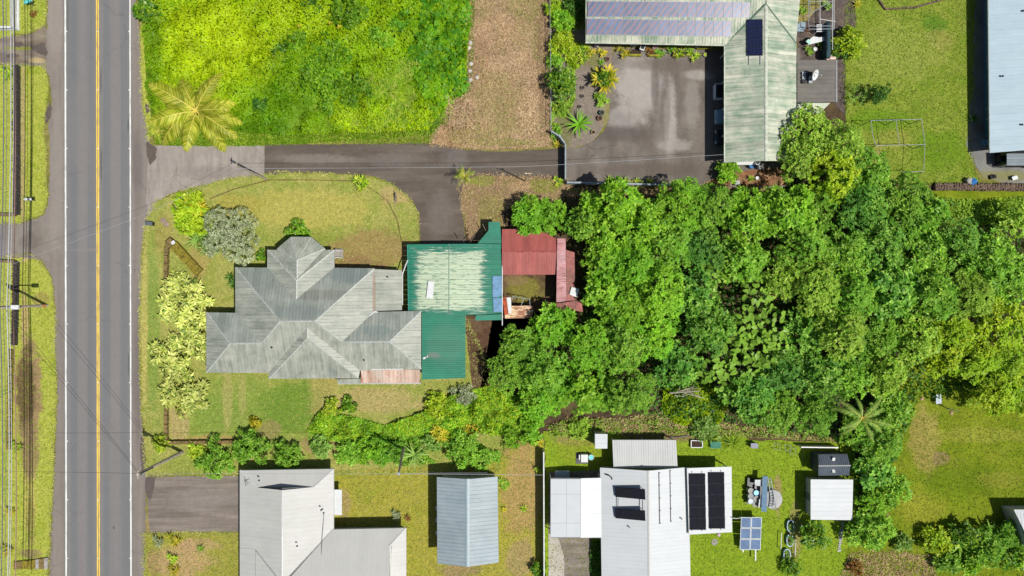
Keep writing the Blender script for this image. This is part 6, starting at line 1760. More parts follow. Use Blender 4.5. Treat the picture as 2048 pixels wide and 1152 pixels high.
# ---- dry stone and mossy walls
M_LAVA = plain('lava_rock', (62, 58, 54), .95, var=.45, scale=6)
M_LAVAB = plain('brown_rock', (110, 92, 78), .95, var=.45, scale=6)
M_MOSS = plain('mossy_wall', (128, 116, 36), .95, var=.35, scale=4)
M_MOSSD = plain('dark_mossy_wall', (122, 104, 62), .95, var=.4, scale=4)
def stone_wall(label, a, c, w, h, mat, step=.28):
    """rubble wall: jittered stones heaped along a line"""
    A, C = W(*a), W(*c)
    t = thing('stone_wall', label, 'wall', (A.x, A.y, 0))
    d = (C - A)
    L = d.length
    d.normalize()
    s = Vector((-d.y, d.x, 0))
    m = MB()
    n = int(L / step)
    for i in range(n):
        for j in range(max(1, round(w / step))):
            for k in range(max(1, round(h / .3))):
                q = A + d * (i + .5 + random.uniform(-.25, .25)) * step + s * ((j + .5) * w / max(1, round(w / step)) - w / 2 + random.uniform(-.05, .05))
                q.z = (k + .5) * h / max(1, round(h / .3)) + random.uniform(-.05, .07)
                rr = step * random.uniform(.5, .72)
                v = []
                for z, f in ((-.6, .6), (0, 1), (.6, .6)):
                    for g_ in range(5):
                        an = g_ * 1.2566 + random.uniform(-.3, .3)
                        v.append(q + Vector((math.cos(an) * f, math.sin(an) * f, z)) * rr * random.uniform(.8, 1.1))
                m.add(v, [(4, 3, 2, 1, 0), (10, 11, 12, 13, 14)] + [(x, (x + 1) % 5, (x + 1) % 5 + 5, x + 5) for x in range(5)] + [(x + 5, (x + 1) % 5 + 5, (x + 1) % 5 + 10, x + 10) for x in range(5)])
    m.build('stones', mat, t, kind='stuff')
    MB().bar(A + Vector((0, 0, h * .4)), C + Vector((0, 0, h * .4)), w * .7, h * .8).build('core', mat, t)
    return t
def block_wall(label, pts, w, h, mat, capw=None):
    P = [W(*p) for p in pts]
    t = thing('garden_wall', label, 'wall', (P[0].x, P[0].y, 0))
    for i in range(len(P) - 1):
        d = P[i + 1] - P[i]
        n = max(1, round(d.length / .9))
        for k in range(n):
            a, c = P[i] + d * (k / n), P[i] + d * ((k + 1) / n - .012)
            hh = h + random.uniform(-.02, .02)
            MB().bar(a + Vector((0, 0, hh / 2)), c + Vector((0, 0, hh / 2)), w + random.uniform(-.02, .02), hh).build('wall_block', mat, t)
    return t
stone_wall('dry rubble stone wall below the top right lawn', (1866, 374), (2070, 376), .8, .6, M_LAVAB)
stone_wall('dark lava rock stand-in for the dark band beside the left verge, upper', (38, 133), (38, 430), .55, .75, M_LAVA)  # dark rubble stands in for a dark band that is no sure wall
stone_wall('dark lava rock wall beside the left verge, below the side driveway', (37, 524), (33, 690), .5, .7, M_LAVA)
block_wall('low mossy wall turning in from the left at the side driveway, upper', [(-40, 430), (36, 430)], .3, .6, M_MOSSD)
block_wall('low mossy wall turning in from the left at the side driveway, lower', [(-40, 520), (36, 524)], .3, .6, M_MOSSD)
block_wall('long low mossy wall left of the cables', [(25, 700), (22, 900)], .4, .5, M_MOSS)
block_wall('olive mossy wall running diagonally beside the fern clump', [(350, 489), (402, 546)], .95, .55, M_MOSS)
block_wall('straight mossy wall along the front lawn by the pillar', [(345, 488), (336, 496), (334, 590)], .4, .5, M_MOSSD)
block_wall('low mossy wall in the lower front corner of the yard', [(335, 812), (335, 884), (480, 882)], .35, .5, M_MOSSD)
t = thing('gate_pillar', 'mossy gate pillar with white block on top', 'pillar', W(346, 486))
p = W(346, 486)
MB().box((p.x, p.y, .4), (.75, .75, .8), .75).build('column', M_MOSSD, t)
p = W(346, 485, .9)
MB().box((p.x, p.y, .86), (.4, .34, .12), .6).build('cap_block', M_WHITE, t)
for i, (x, y) in enumerate(((327, 441), (333, 448))):
    tag(MB().lathe(W(x, y), [(.35, 0), (.33, .1), (.25, .12)], 7).build('paving_stone', plain('pinkish_stone', (150, 130, 116), .9)), ('upper' if i == 0 else 'lower') + ' flat pinkish stepping stone above the gate pillar', 'stone')
# curved kerb of the lawn terrace
kerb = [(420, 398), (470, 378), (540, 360), (620, 360), (700, 362), (740, 376), (775, 400), (795, 440), (803, 480), (810, 500)]
kq = []
for i in range(len(kerb) - 1):
    for k in range(4):
        f = k / 4
        kq.append((kerb[i][0] * (1 - f) + kerb[i + 1][0] * f, kerb[i][1] * (1 - f) + kerb[i + 1][1] * f))
kq.append(kerb[-1])
block_wall('thin mossy kerb curving round the upper lawn', kq, .07, .14, M_MOSSD)

# ---- fences and gate
def pipe_fence(name, label, pts, h, mat, r=.03, mesh=True):
    P = [W(x, y) for x, y in pts]
    t = thing(name, label, 'fence', (P[0].x, P[0].y, 0))
    for i in range(len(P) - 1):
        d = P[i + 1] - P[i]
        n = max(1, round(d.length / 2.4))
        for k in range(n + (1 if i == len(P) - 2 else 0)):
            q = P[i] + d * k / n
            MB().tube([q, q + Vector((0, 0, h))], r, 6).build('post', mat, t)
        MB().tube([P[i] + Vector((0, 0, h - .04)), P[i + 1] + Vector((0, 0, h - .04))], r * .8, 6).build('rail', mat, t)
        mm = MB()
        if mesh:
            for k in range(int(d.length / .18)):
                q = P[i] + d.normalized() * k * .18
                mm.bar(q + Vector((0, 0, .05)), q + Vector((0, 0, h)), .012, .012, Vector((1, 0, 0)))
            for z in (.1, .4, .7, 1.0):
                if z < h:
                    mm.bar(P[i] + Vector((0, 0, z)), P[i + 1] + Vector((0, 0, z)), .012, .012)
            mm.build('wire_mesh', mat, t, kind='stuff')
    return t
def board_fence(name, label, pts, h, w, mat, seg=1.2):
    P = [W(x, y) for x, y in pts]
    t = thing(name, label, 'fence', (P[0].x, P[0].y, 0))
    for i in range(len(P) - 1):
        d = P[i + 1] - P[i]
        n = max(1, round(d.length / seg))
        for k in range(n):
            a, c = P[i] + d * (k / n), P[i] + d * ((k + 1) / n) - d.normalized() * .02
            MB().bar(a + Vector((0, 0, h / 2)), c + Vector((0, 0, h / 2)), w, h).build('panel', mat, t)
            MB().box((a.x, a.y, h / 2 + .03), (w + .06, w + .06, h + .06)).build('post', mat, t)
    MB().bar(P[0] + Vector((0, 0, h + .02)), P[-1] + Vector((0, 0, h + .02)), w + .03, .03).build('top_rail', mat, t) if len(P) == 2 else None
    return t
pipe_fence('wire_fence', 'wire fence between the dry field and the courtyard garden', [(1098, -30), (1100, 100), (1101, 264)], 1.2, M_GALV)
M_GREYB = plain('grey_fence_board', (150, 160, 166), .6, .1, var=.1)
board_fence('board_gate', 'grey sliding gate across the upper driveway', [(1129, 296), (1129, 362)], 1.4, .1, M_GREYB, .9)
board_fence('board_fence', 'angled grey fence panels at the top of the gate', [(1103, 268), (1118, 277), (1129, 292)], 1.2, .14, M_GREYB, .8)
board_fence('board_fence', 'grey board fence along the lower side of the courtyard', [(1134, 368), (1340, 373)], 1.2, .14, M_GREYB, 1.2)
pipe_fence('wire_fence', 'low fence along the mulch bed below the courtyard house', [(1452, 372), (1480, 380), (1565, 374)], 1.0, M_GALV)
board_fence('vinyl_fence', 'tall white vinyl fence left of the carport canopy', [(1086, 898), (1087, 1190)], 1.75, .09, M_WHITE, 1.8)
board_fence('vinyl_fence', 'short white rail above the dark grey shed', [(1596, 890), (1668, 891)], 1.0, .09, M_WHITE, 1.6)
# white picket fence, top left
t = thing('picket_fence', 'white picket fence with flat rail in the top left corner', 'fence', W(36, 30))
for k in range(17):
    p = W(37, -8 + k * 4.1)
    MB().box((p.x, p.y, .55), (.05, .17, 1.1)).build('picket', M_WHITE, t)
for z in (.25, .9):
    MB().bar(W(37, -12) + Vector((-.05, 0, z)), W(37, 60) + Vector((.04, 0, z)), .04, .1).build('rail', M_WHITE, t)
for k in range(9):
    p = W(32 - k * 5, 61)
    MB().box((p.x, p.y, .55), (.16, .05, 1.1)).build('picket', M_WHITE, t)
for z in (.25, .9):
    MB().bar(W(34, 61) + Vector((0, -.04, z)), W(-20, 61) + Vector((0, -.04, z)), .04, .1).build('rail', M_WHITE, t)
p = W(37, 61)
MB().box((p.x + .02, p.y, .6), (.13, .13, 1.2)).build('corner_post', M_WHITE, t)
MB().bar(W(37.5, -12) + Vector((.06, 0, .1)), W(37.5, 62) + Vector((.06, 0, .1)), .14, .2).build('kerb_board', M_WHITE, t)
MB().bar(W(36, 62) + Vector((0, 0, 1.12)), W(-20, 62) + Vector((0, 0, 1.12)), .22, .04).build('cap_rail', M_WHITE, t)

# ---- mailboxes, road box
def mailbox(label, px, py, rz, mat):
    p = W(px, py)
    t = thing('mailbox', label, 'mailbox', (p.x, p.y, 0), rz)
    MB().box((0, 0, .5), (.09, .09, 1.0)).build('post', M_WOOD, t, local=True)
    m = MB()
    pr = [(-.14, 0), (.14, 0), (.14, .14), (.10, .23), (0, .27), (-.10, .23), (-.14, .14)]
    m.add([(x, a, 1.0 + b) for x in (-.42, .42) for a, b in pr], [tuple(range(7)), tuple(reversed(range(7, 14)))] + [(i, i + 7, (i + 1) % 7 + 7, (i + 1) % 7) for i in range(7)])
    bx_ = m.build('box', mat, t, local=True)
    MB().box((.43, 0, 1.12), (.02, .26, .22)).build('door', M_DARK if mat is M_WHITE else M_WHITE, bx_, local=True)
    MB().box((0, .15, 1.2), (.12, .02, .06)).build('flag', plain('red_flag', (190, 50, 40), .5), t, local=True)
mailbox('white mailbox on the upper left verge', 71, 401, 0, M_WHITE)
mailbox('white and teal mailbox by the flowers in the top left', 70, 11, .35, M_TEAL)
t = thing('utility_box', 'grey road utility box at the roadside corner of the front lawn', 'box', W(303, 448))
p = W(303, 448)
MB().box((p.x, p.y, .3), (.75, .38, .6), -.1).build('body', M_DARK, t)
MB().box((p.x, p.y, .62), (.8, .42, .05), -.1).build('lid', plain('box_lid', (96, 102, 108), .5), t)
rosette_plant('flower_patch', 'pink and orange flowers beside the white and teal mailbox', 67, 28, 9, .4, LM['red'], 18, .08)
t = thing('drain_culvert', 'mossy concrete culvert slab crossing the verge at the bottom left', 'culvert', W(60, 1130))
for i, (x0, x1, m_) in enumerate(((30, 46, M_MOSSD), (46.5, 58, M_MOSS), (58.5, 73, M_MOSS), (73.5, 80, M_CONC), (80.5, 90, M_MOSSD), (90.5, 98, M_CONC))):
    MB().prism(ccw([W(x, y)[:2] for x, y in ((x0, 1122 - i * 1.4), (x1, 1121 - i * 1.4), (x1, 1136), (x0, 1137))]), 0, .22).build('slab', m_, t)

# ---- cars
def car(label, px, py, rz, col, L=4.3, Wc=1.75, Hc=1.45, pickup=False, suv=False):
    p = W(px, py)
    t = thing('pickup_truck' if pickup else 'parked_car', label, 'truck' if pickup else 'car', (p.x, p.y, 0), rz)
    paint = plain('paint_%d_%d_%d' % col, col, .25, .1, var=.05, spec=.6)
    xs = [-.5, -.47, -.36, -.1, .12, .3, .44, .49, .5]
    zs = [.62, .70, .74, .74, .74, .72, .66, .58, .48]
    m = MB()
    prof = []
    for x, z in zip(xs, zs):
        hw = Wc / 2 * (1 - .12 * max(0, abs(x) - .3) / .2)
        ring = [(x * L, -hw, .22), (x * L, -hw * 1.0, z * .75), (x * L, -hw * .9, z), (x * L, hw * .9, z), (x * L, hw, z * .75), (x * L, hw, .22)]
        prof.append(ring)
    v = [q for r_ in prof for q in r_]
    fs = [tuple(range(6)), tuple(reversed(range(len(v) - 6, len(v))))]
    for i in range(len(prof) - 1):
        for j in range(6):
            a = i * 6 + j; b_ = i * 6 + (j + 1) % 6
            fs.append((a, a + 6, b_ + 6, b_))
    m.add(v, fs)
    m.build('body', paint, t, local=True, smooth=False)
    c0, c1 = (-.06, .30) if pickup else (-.44, .28)
    r0, r1 = (-.02, .14) if pickup else (-.34, .10)
    m = MB()
    z0, z1 = .73, Hc
    q = [(c0 * L, -Wc * .44, z0), (c1 * L, -Wc * .44, z0), (c1 * L, Wc * .44, z0), (c0 * L, Wc * .44, z0), (r0 * L, -Wc * .36, z1 - .04), (r1 * L, -Wc * .36, z1 - .04), (r1 * L, Wc * .36, z1 - .04), (r0 * L, Wc * .36, z1 - .04)]
    m.add(q, [(4, 5, 6, 7), (0, 1, 5, 4), (1, 2, 6, 5), (2, 3, 7, 6), (3, 0, 4, 7)])
    m.build('windows', M_GLASS, t, local=True)
    m = MB()
    m.box(((r0 + r1) / 2 * L, 0, z1 - .02), ((r1 - r0) * L + .08, Wc * .73, .06))
    m.build('roof', paint, t, local=True)
    if pickup:
        m = MB()
        m.box((-.28 * L, Wc * .44, .86), (.42 * L, .07, .3)).box((-.28 * L, -Wc * .44, .86), (.42 * L, .07, .3)).box((-.485 * L, 0, .86), (.07, Wc * .9, .3))
        m.build('bed_rails', paint, t, local=True)
        MB().box((-.28 * L, 0, .76), (.40 * L, Wc * .8, .04)).build('bed_floor', M_DARK, t, local=True)
    for sx in (-.31, .31):
        for sy in (-1, 1):
            m = MB()
            m.tube([(sx * L, sy * (Wc / 2 - .2), .32), (sx * L, sy * (Wc / 2 + .01), .32)], .32, 16)
            w_ = m.build('wheel', M_BLACK, t, local=True)
            MB().tube([(sx * L, sy * (Wc / 2 - .02), .32), (sx * L, sy * (Wc / 2 + .02), .32)], .19, 10).build('rim', M_GALV, w_, local=True)
    for sy in (-1, 1):
        MB().box((.485 * L, sy * Wc * .33, .56), (.1, .34, .13)).build('headlight', M_WHITE, t, local=True)
        MB().box((.16 * L, sy * (Wc * .5 + .06), .88), (.14, .16, .12)).build('mirror', paint, t, local=True)
    return t
car('white pickup with its bed showing under the courtyard carport', 1470, 187, 0, (214, 222, 228), 5.0, 1.8, 1.7, pickup=True)
car('silver-blue car, middle one under the courtyard carport', 1466, 236, math.pi, (140, 170, 184))
car('dark car, lowest under the courtyard carport', 1466, 277, math.pi, (30, 42, 50))
car('blue-grey car poking out of the white canopy', 1124, 978, math.pi / 2, (150, 164, 176))
t = car('black off-road car with a spare wheel under the grey awning', 2024, 320, 0, (26, 27, 29), 4.0, 1.75, 1.75)
MB().tube([(-2.02, 0, .95), (-2.24, 0, .95)], .38, 18).build('spare_wheel', M_BLACK, t, local=True)

# ---- furniture and clutter
def drum(label, px, py, r, h, mat, rim=None, z=0, name='drum', cat='drum', group=None, fill=None):
    p = W(px, py, z + h)
    t = thing(name, label, cat, (p.x, p.y, z), 0, group)
    MB().lathe((0, 0, 0), [(r * .92, 0), (r, h * .3), (r * .97, h * .5), (r, h * .7), (r, h), (r * .9, h), (r * .88, h - .06)], 16).build('body', mat, t, local=True)
    MB().lathe((0, 0, h - .1), [(r * .87, 0), (r * .87, .05)], 14).build('contents' if fill else 'lid', fill or rim or mat, t, local=True)
    return t
def pot(label, px, py, r, h, mat, plant=None):
    return drum(label, px, py, r, h, mat, name='plant_pot', cat='pot', fill=plant or M_SOIL)
pot('green glazed pot beside the courtyard', 1204, 225, .28, .5, plain('green_glaze', (92, 150, 130), .3))
pot('terracotta pot beside the green glazed pot', 1200, 236, .28, .45, M_TERRA)
pot('small stone pot right of the round courtyard tree, upper', 1166, 175, .2, .35, M_CONC)
pot('small stone pot right of the round courtyard tree, lower', 1165, 192, .2, .35, M_CONC)
pot('small pot above the agave-like plant', 1160, 213, .2, .3, M_CONC)
pot('pale pot at the tip of the courtyard garden', 1187, 264, .24, .35, M_CREAM)
pot('tan pot near the yellow rosettes', 1215, 118, .24, .35, M_TERRA)
pot('round white pot by the house wall under the eave', 1311, 95, .3, .4, M_WHITE, plain('pinkish_soil', (150, 110, 110), .9))
pot('grey-rimmed pot right of the round pale plant', 1403, 109, .2, .35, M_CONC)
pot('pot with green rosette at the end of the eave row', 1411, 109, .22, .35, M_CONC, LM['lime'])
for x0, x1, y, lab in ((1256, 1281, 112, 'first mossy plank planter under the eave, by the golden plant'), (1296, 1324, 113, 'second mossy plank planter under the eave'), (1344, 1369, 113, 'third mossy plank planter under the eave'), (1392, 1424, 98, 'mossy plank planter at the right end under the eave')):
    t = thing('planter_box', lab, 'planter', W((x0 + x1) / 2, y))
    a, c = W(x0, y), W(x1, y)
    MB().bar(a + Vector((0, 0, .2)), c + Vector((0, 0, .2)), .2, .4).build('front_board', M_LIME, t)
    MB().bar(a + Vector((0, .35, .18)), c + Vector((0, .35, .18)), .5, .32).build('soil', M_SOIL, t)
t = thing('barbecue', 'small white and black grill under the eave', 'grill', W(1283, 99))
p = W(1283, 99)
MB().box((p.x, p.y, .75), (.5, .8, .3), -.4).build('body', M_WHITE, t)
MB().box((p.x, p.y, .92), (.34, .55, .06), -.4).build('grate', M_DARK, t)
for sx, sy in ((-.18, -.3), (.18, -.3), (-.18, .3), (.18, .3)):
    MB().box((p.x + sx, p.y + sy, .3), (.05, .05, .6)).build('leg', M_GALV, t)
for x, y, lab in ((1193, 90, 'white crate at the left corner of the house under the eave'), (1395, 91, 'pale box on the house wall at the right of the eave')):
    tag(MB().box(W(x, y, .3), (.5, .4, .6), .1).bar(W(x, y, .62), W(x + 4, y, .62), .45, .05).build('storage_box', M_CONC, None), lab, 'box')
tag(MB().bar(W(1262, 93, .9) , W(1275, 84, 2.2), .5, .06).build('leaning_board', M_GALV), 'grey board leaning on the house wall under the eave', 'board')
# clutter at the bottom of the courtyard house
t = thing('work_bench', 'long white bench under the lower gable of the courtyard house', 'bench', W(1495, 326))
MB().bar(W(1471, 326, .8), W(1520, 326, .8), .4, .06).build('top', M_WHITE, t)
for x in (1474, 1495, 1517):
    p = W(x, 326, .8)
    MB().box((p.x, p.y, .38), (.06, .35, .76)).build('leg', M_WHITE, t)
drum('blue drum beside the long white bench', 1504, 331, .28, .7, M_BLUE)
drum('grey bucket right of the blue drum', 1519, 334, .26, .5, M_GALV)
drum('white bucket on the mulch', 1515, 356, .2, .4, M_WHITE)
t = thing('square_stool', 'grey square plastic stool on the mulch', 'stool', W(1475, 366))
p = W(1475, 366, .5)
MB().box((p.x, p.y, .48), (.56, .52, .06), .1).build('top', plain('stool_grey', (170, 170, 174), .5), t)
for sx, sy in ((-.2, -.2), (.2, -.2), (-.2, .2), (.2, .2)):
    MB().box((p.x + sx, p.y + sy, .23), (.06, .06, .46)).build('leg', MATS['stool_grey'], t)
# enclosure clutter
loose('plastic_sheet', 'crumpled white plastic sheet in the plant enclosure', 'sheet', [(1614, 83), (1626, 73), (1638, 75), (1654, 73), (1648, 82), (1628, 87), (1616, 90)], .8, M_WHITE, .05)
loose('plastic_sheet', 'pale green sheet at the left end of the crumpled sheet', 'sheet', [(1611, 83), (1617, 78), (1623, 85), (1619, 89)], .9, plain('pale_green_plastic', (170, 214, 196), .5), .03)
t = thing('plant_bench', 'white slatted bench across the plant enclosure', 'bench', W(1645, 58))
for i in range(5):
    MB().bar(W(1633, 50 + i * 3.2, .8), W(1658, 50 + i * 3.2, .8), .1, .04).build('slat', M_WHITE, t)
for x, y in ((1634, 50), (1657, 50), (1634, 63), (1657, 63)):
    p = W(x, y, .8)
    MB().box((p.x, p.y, .39), (.06, .06, .78)).build('leg', M_WHITE, t)
tag(MB().box(W(1660, 117, .4), (.9, .45, .8)).box(W(1656, 116, .85), (.3, .4, .1)).build('crate', plain('white_orange', (222, 190, 176), .7, var=.3)), 'white and orange crate at the corner of the flat grey roof', 'crate')
tag(MB().box(W(1601, 55, .5), (.7, .8, 1.0)).box(W(1601, 55, 1.02), (.76, .86, .06)).build('wash_tub', plain('grey_tub', (140, 158, 168), .5)), 'blue-grey tub beside the dark red plant', 'tub')
drum('white bucket in the plant enclosure', 1631, 98, .22, .5, M_WHITE)
# galvanised pipe frame on the top right lawn
t = thing('pipe_frame', 'galvanised pipe frame standing on the top right lawn', 'frame', W(1790, 290))
zf = 2.2
PF = {'a': (1742, 241), 'b': (1843, 238.5), 'c': (1850, 289), 'd': (1847, 343), 'e': (1752, 291), 'f': (1792, 240), 'g': (1799, 290), 'h': (1800, 344)}
for a_, c_ in ('ab', 'bc', 'cd', 'ec', 'fg', 'dh'):
    MB().tube([W(*PF[a_], zf), W(*PF[c_], zf)], .032, 6).build('pipe', M_GALV, t)
MB().tube([W(1742, 241, zf), W(1745, 270, zf), W(1752, 291, zf)], .035, 6).build('pipe', M_GALV, t)
for k in 'abcdef':
    q = W(*PF[k], zf)
    MB().tube([q, (q.x, q.y, 0)], .05, 6).build('upright', M_GALV, t)
# tarp, things below the pale blue building
t = thing('tarpaulin_bundle', 'bright blue crumpled tarpaulin over a grey barrel by the stone wall', 'tarpaulin', W(1942, 364))
m = MB()
p = W(1946, 363, .5)
v = []
for z, f in ((0, 1), (.3, 1.05), (.55, .8), (.7, .3)):
    for j in range(12):
        a_ = j * .5236
        v.append((p.x + math.cos(a_) * f * .5 * random.uniform(.8, 1.2), p.y + math.sin(a_) * f * .42 * random.uniform(.8, 1.2), z + random.uniform(-.05, .05)))
m.add(v, [(i * 12 + j, i * 12 + (j + 1) % 12, (i + 1) * 12 + (j + 1) % 12, (i + 1) * 12 + j) for i in range(3) for j in range(12)] + [tuple(36 + j for j in range(12))])
m.build('tarp', M_BLUE, t)
p = W(1938, 362, .4)
MB().lathe((p.x, p.y, 0), [(.36, 0), (.38, .4), (.34, .62), (.1, .66)], 12).build('barrel', M_CONC, t)
tag(MB().box(W(1985, 354, .15), (.65, .4, .3), .2).box(W(1989, 352, .3), (.25, .25, .2), .5).build('black_bag', M_BLACK), 'black bundle on the paving below the awning', 'bag')
tag(MB().box(W(2029, 356, .2), (.45, .35, .4), .3).box(W(2029, 356, .42), (.5, .4, .05), .3).build('cool_box', M_WHITE), 'white box on the grass below the awning', 'box')
t = thing('garden_chair', 'pale plastic chair in the shade of the pale blue building', 'chair', W(1962, 287))
p = W(1962, 287)
for sx, sy in ((-.22, -.22), (.22, -.22), (-.22, .22), (.22, .22)):
    MB().box((p.x + sx, p.y + sy, .22), (.05, .05, .44)).build('leg', M_SKYBLUE, t)
MB().box((p.x, p.y, .45), (.5, .5, .05)).build('seat', M_SKYBLUE, t)
MB().box((p.x + .24, p.y, .72), (.05, .5, .5)).build('backrest', M_SKYBLUE, t)
for sy in (-.25, .25):
    MB().box((p.x, p.y + sy, .66), (.45, .06, .04)).build('armrest', M_SKYBLUE, t)
t = thing('wooden_bench', 'low wooden bench against the pale blue building', 'bench', W(1960, 252))
for k in range(4):
    MB().bar(W(1952 + k * 4, 249, .45), W(1952 + k * 4, 261, .45), .16, .04).build('slat', M_WOOD, t)
for x, y in ((1953, 250), (1964, 250), (1953, 260), (1964, 260)):
    p = W(x, y, .4)
    MB().box((p.x, p.y, .2), (.06, .06, .4)).build('leg', M_WOOD, t)
rosette_plant('potted_plant', 'dark potted plant against the pale blue building', 1950, 236, 10, .8, LM['dark'], 14, .1, .4)

# ---- solar house garden
t = thing('solar_table', 'ground-mounted solar array of six panels on white posts', 'solar array', W(1500, 1068))
f = lambda y: 1.35 - (y - 1033) * .009
for j in range(3):
    for i in range(2):
        x0, y0 = 1482 + i * 21 - j * 1.0, 1034 + j * 22
        panel(t, [(x0, y0, f(y0)), (x0 + 20.4, y0 + .5, f(y0)), (x0 + 19.8, y0 + 21.6, f(y0 + 21)), (x0 - .7, y0 + 21, f(y0 + 21))], M_CELL_B, M_WHITE, t=.04, lift=0, rim=.05)
for x, y in ((1486, 1096), (1511, 1097)):
    MB().bar(W(x, y, .75), W(x, y + (8 if x < 1500 else 24), .7), .12, .1).build('support_beam', M_WHITE, t)
for x, y, h in ((1488, 1040, 1.2), (1516, 1040, 1.2), (1487, 1098, .7), (1512, 1098, .7)):
    q = W(x, y, h)
    MB().box((q.x, q.y, h / 2), (.1, .1, h)).build('post', M_WHITE, t)
tag(MB().tube([W(1464, 1036, 2.6), W(1474, 1037, 2.0), W(1483, 1035, 1.3)], .04, 6).build('conduit', M_WHITE), 'white conduit from the patio roof to the solar array', 'pipe')
# heap of drums
t = thing('pallet_stand', 'grey metal stand with trays carrying the drums', 'stand', W(1510, 985))
MB().prism(ccw([W(x, y, .5)[:2] for x, y in ((1493, 1008), (1530, 1008), (1530, 960), (1496, 956))]), .35, .42).build('deck', M_DARK, t)
for x, y in ((1495, 1006), (1528, 1006), (1497, 958), (1528, 958)):
    q = W(x, y, .4)
    MB().box((q.x, q.y, .18), (.08, .08, .36)).build('leg', M_DARK, t)
drum('upper left steel drum of the heap', 1502, 982, .31, .9, M_GALV, M_CONC)
drum('steel drum at the left middle of the heap', 1502, 993, .31, .9, M_GALV, plain('drum_top', (120, 122, 124), .5))
drum('lower left steel drum of the heap', 1502, 1003, .31, .9, M_GALV, plain('drum_lid_blue', (160, 176, 190), .4))
drum('blue-topped drum in the middle of the heap', 1513, 986, .31, 1.0, M_BLUE, M_TEAL)
drum('right steel drum of the heap', 1513, 998, .31, .9, M_GALV, M_CONC)
drum('bottom steel drum of the heap', 1511, 1009, .31, .8, M_GALV, M_CONC)
drum('dull drum partly under the tray', 1514, 975, .28, .7, M_DARK, M_CONC)
loose('metal_tray', 'upper grey metal tray on the drum heap', 'tray', [(1509, 959), (1523, 959), (1523, 972), (1509, 970)], 1.0, M_GALV, .12)
loose('metal_tray', 'lower grey metal tray on the drum heap', 'tray', [(1518, 998), (1531, 999), (1530, 1017), (1516, 1014)], 1.1, M_GALV, .08)
loose('roofing_sheet', 'long steel-blue metal sheet standing beside the drum heap', 'sheet', [(1525, 952), (1535, 952), (1533, 1024), (1522, 1022)], 1.3, M_STEELBLUE, .05)
t = thing('water_tank', 'round galvanised water tank lying beside the drum heap', 'tank', W(1546, 1000))
p = W(1546, 999, .8)
MB().lathe((p.x, p.y, 0), [(1.02, 0), (1.02, .75), (.98, .8), (.5, .88), (.05, .92)], 28).build('shell', plain('tank_metal', (168, 168, 166), .6, .0, var=.12), t, smooth=False)
MB().lathe((p.x, p.y, .66), [(1.03, 0), (1.05, .05), (1.03, .1)], 28).build('band', M_GALV, t)
t = thing('ladder', 'aluminium ladder resting on the round tank', 'ladder', W(1545, 985))
l0, l1 = [W(1535.5, 955, .5), W(1545, 1020, 1.35)], [W(1541, 955, .5), W(1553, 1018, 1.35)]
for q in (l0, l1):
    MB().bar(q[0], q[1], .08, .09).build('side_rail', M_GALV, t)
for k in range(11):
    ff = (k + .5) / 11
    MB().tube([l0[0].lerp(l0[1], ff), l1[0].lerp(l1[1], ff)], .04, 5).build('rung', M_GALV, t)
for x, y, lab in ((1581, 1052, 'upper blue-rimmed oval tub planter'), (1580, 1081, 'middle blue-rimmed oval tub planter'), (1574, 1110, 'lowest oval tub planter half under the bush')):
    p = W(x, y, .35)
    t = thing('tub_planter', lab, 'planter', (p.x, p.y, 0))
    def oval(a_, b_, z):
        return [(a_ * math.cos(k * .3927), b_ * math.copysign(abs(math.sin(k * .3927)) ** .7, math.sin(k * .3927)), z) for k in range(16)]
    m = MB()
    o_, i_ = oval(.40, .68, .4), oval(.31, .59, .4)
    m.add(oval(.36, .62, 0) + o_ + i_ + oval(.3, .57, .25), [tuple(reversed(range(16)))] + [(r_ * 16 + k, r_ * 16 + (k + 1) % 16, (r_ + 1) * 16 + (k + 1) % 16, (r_ + 1) * 16 + k) for r_ in range(3) for k in range(16)] + [tuple(48 + k for k in range(16))])
    m.build('tub', plain('tub_blue', (150, 178, 200), .5), t, local=True)
    MB().add(oval(.30, .57, .36), [tuple(range(16))]).build('soil', M_SOIL, t, local=True)
    V, F = rosettes(np.column_stack([rng.uniform(-.22, .22, 15), rng.uniform(-.46, .46, 15), np.full(15, .4)]), np.tile([[0., 0., 1.]], (15, 1)), 6, .2, .1)
    link('seedlings', np_mesh('seedlings', V, F), LM['fern'], t)
for a_, c_, lab in (((1563, 1066), (1562, 1098), 'left white garden stake rail by the tub planters'), ((1592, 1078), (1590, 1112), 'right white garden rail by the tub planters')):
    m = MB().tube([W(*a_, .5), W(*c_, .5)], .04, 6)
    for q in (a_, c_):
        v = W(*q, .5)
        m.tube([v, (v.x, v.y, 0)], .035, 5)
    tag(m.build('garden_rail', M_WHITE), lab, 'rail')
t = thing('raised_bed', 'white-framed raised garden bed above the patio roof', 'planter', W(1393, 888))
a_, c_, e_, g_ = W(1382.5, 881, .35), W(1405, 882, .35), W(1405, 895, .35), W(1382.5, 895, .35)
for q, w_ in ((a_, c_), (c_, e_), (e_, g_), (g_, a_)):
    MB().bar(q - Vector((0, 0, .16)), w_ - Vector((0, 0, .16)), .08, .34).build('side_board', M_WHITE, t)
MB().prism(ccw([v[:2] for v in (a_, c_, e_, g_)]), 0, .26).build('soil', M_SOIL, t)
t = thing('green_trough', 'teal green slatted trough beside the raised bed', 'trough', W(1431, 890))
for k in range(6):
    MB().bar(W(1421, 884.5 + k * 2.3, .4), W(1442, 884.5 + k * 2.3, .4), .09, .05).build('slat', plain('trough_green', (44, 134, 104), .6), t)
MB().prism(ccw([W(x, y, .3)[:2] for x, y in ((1422, 885), (1441, 885), (1441, 896), (1422, 896))]), 0, .3).build('tank', MATS['trough_green'], t)
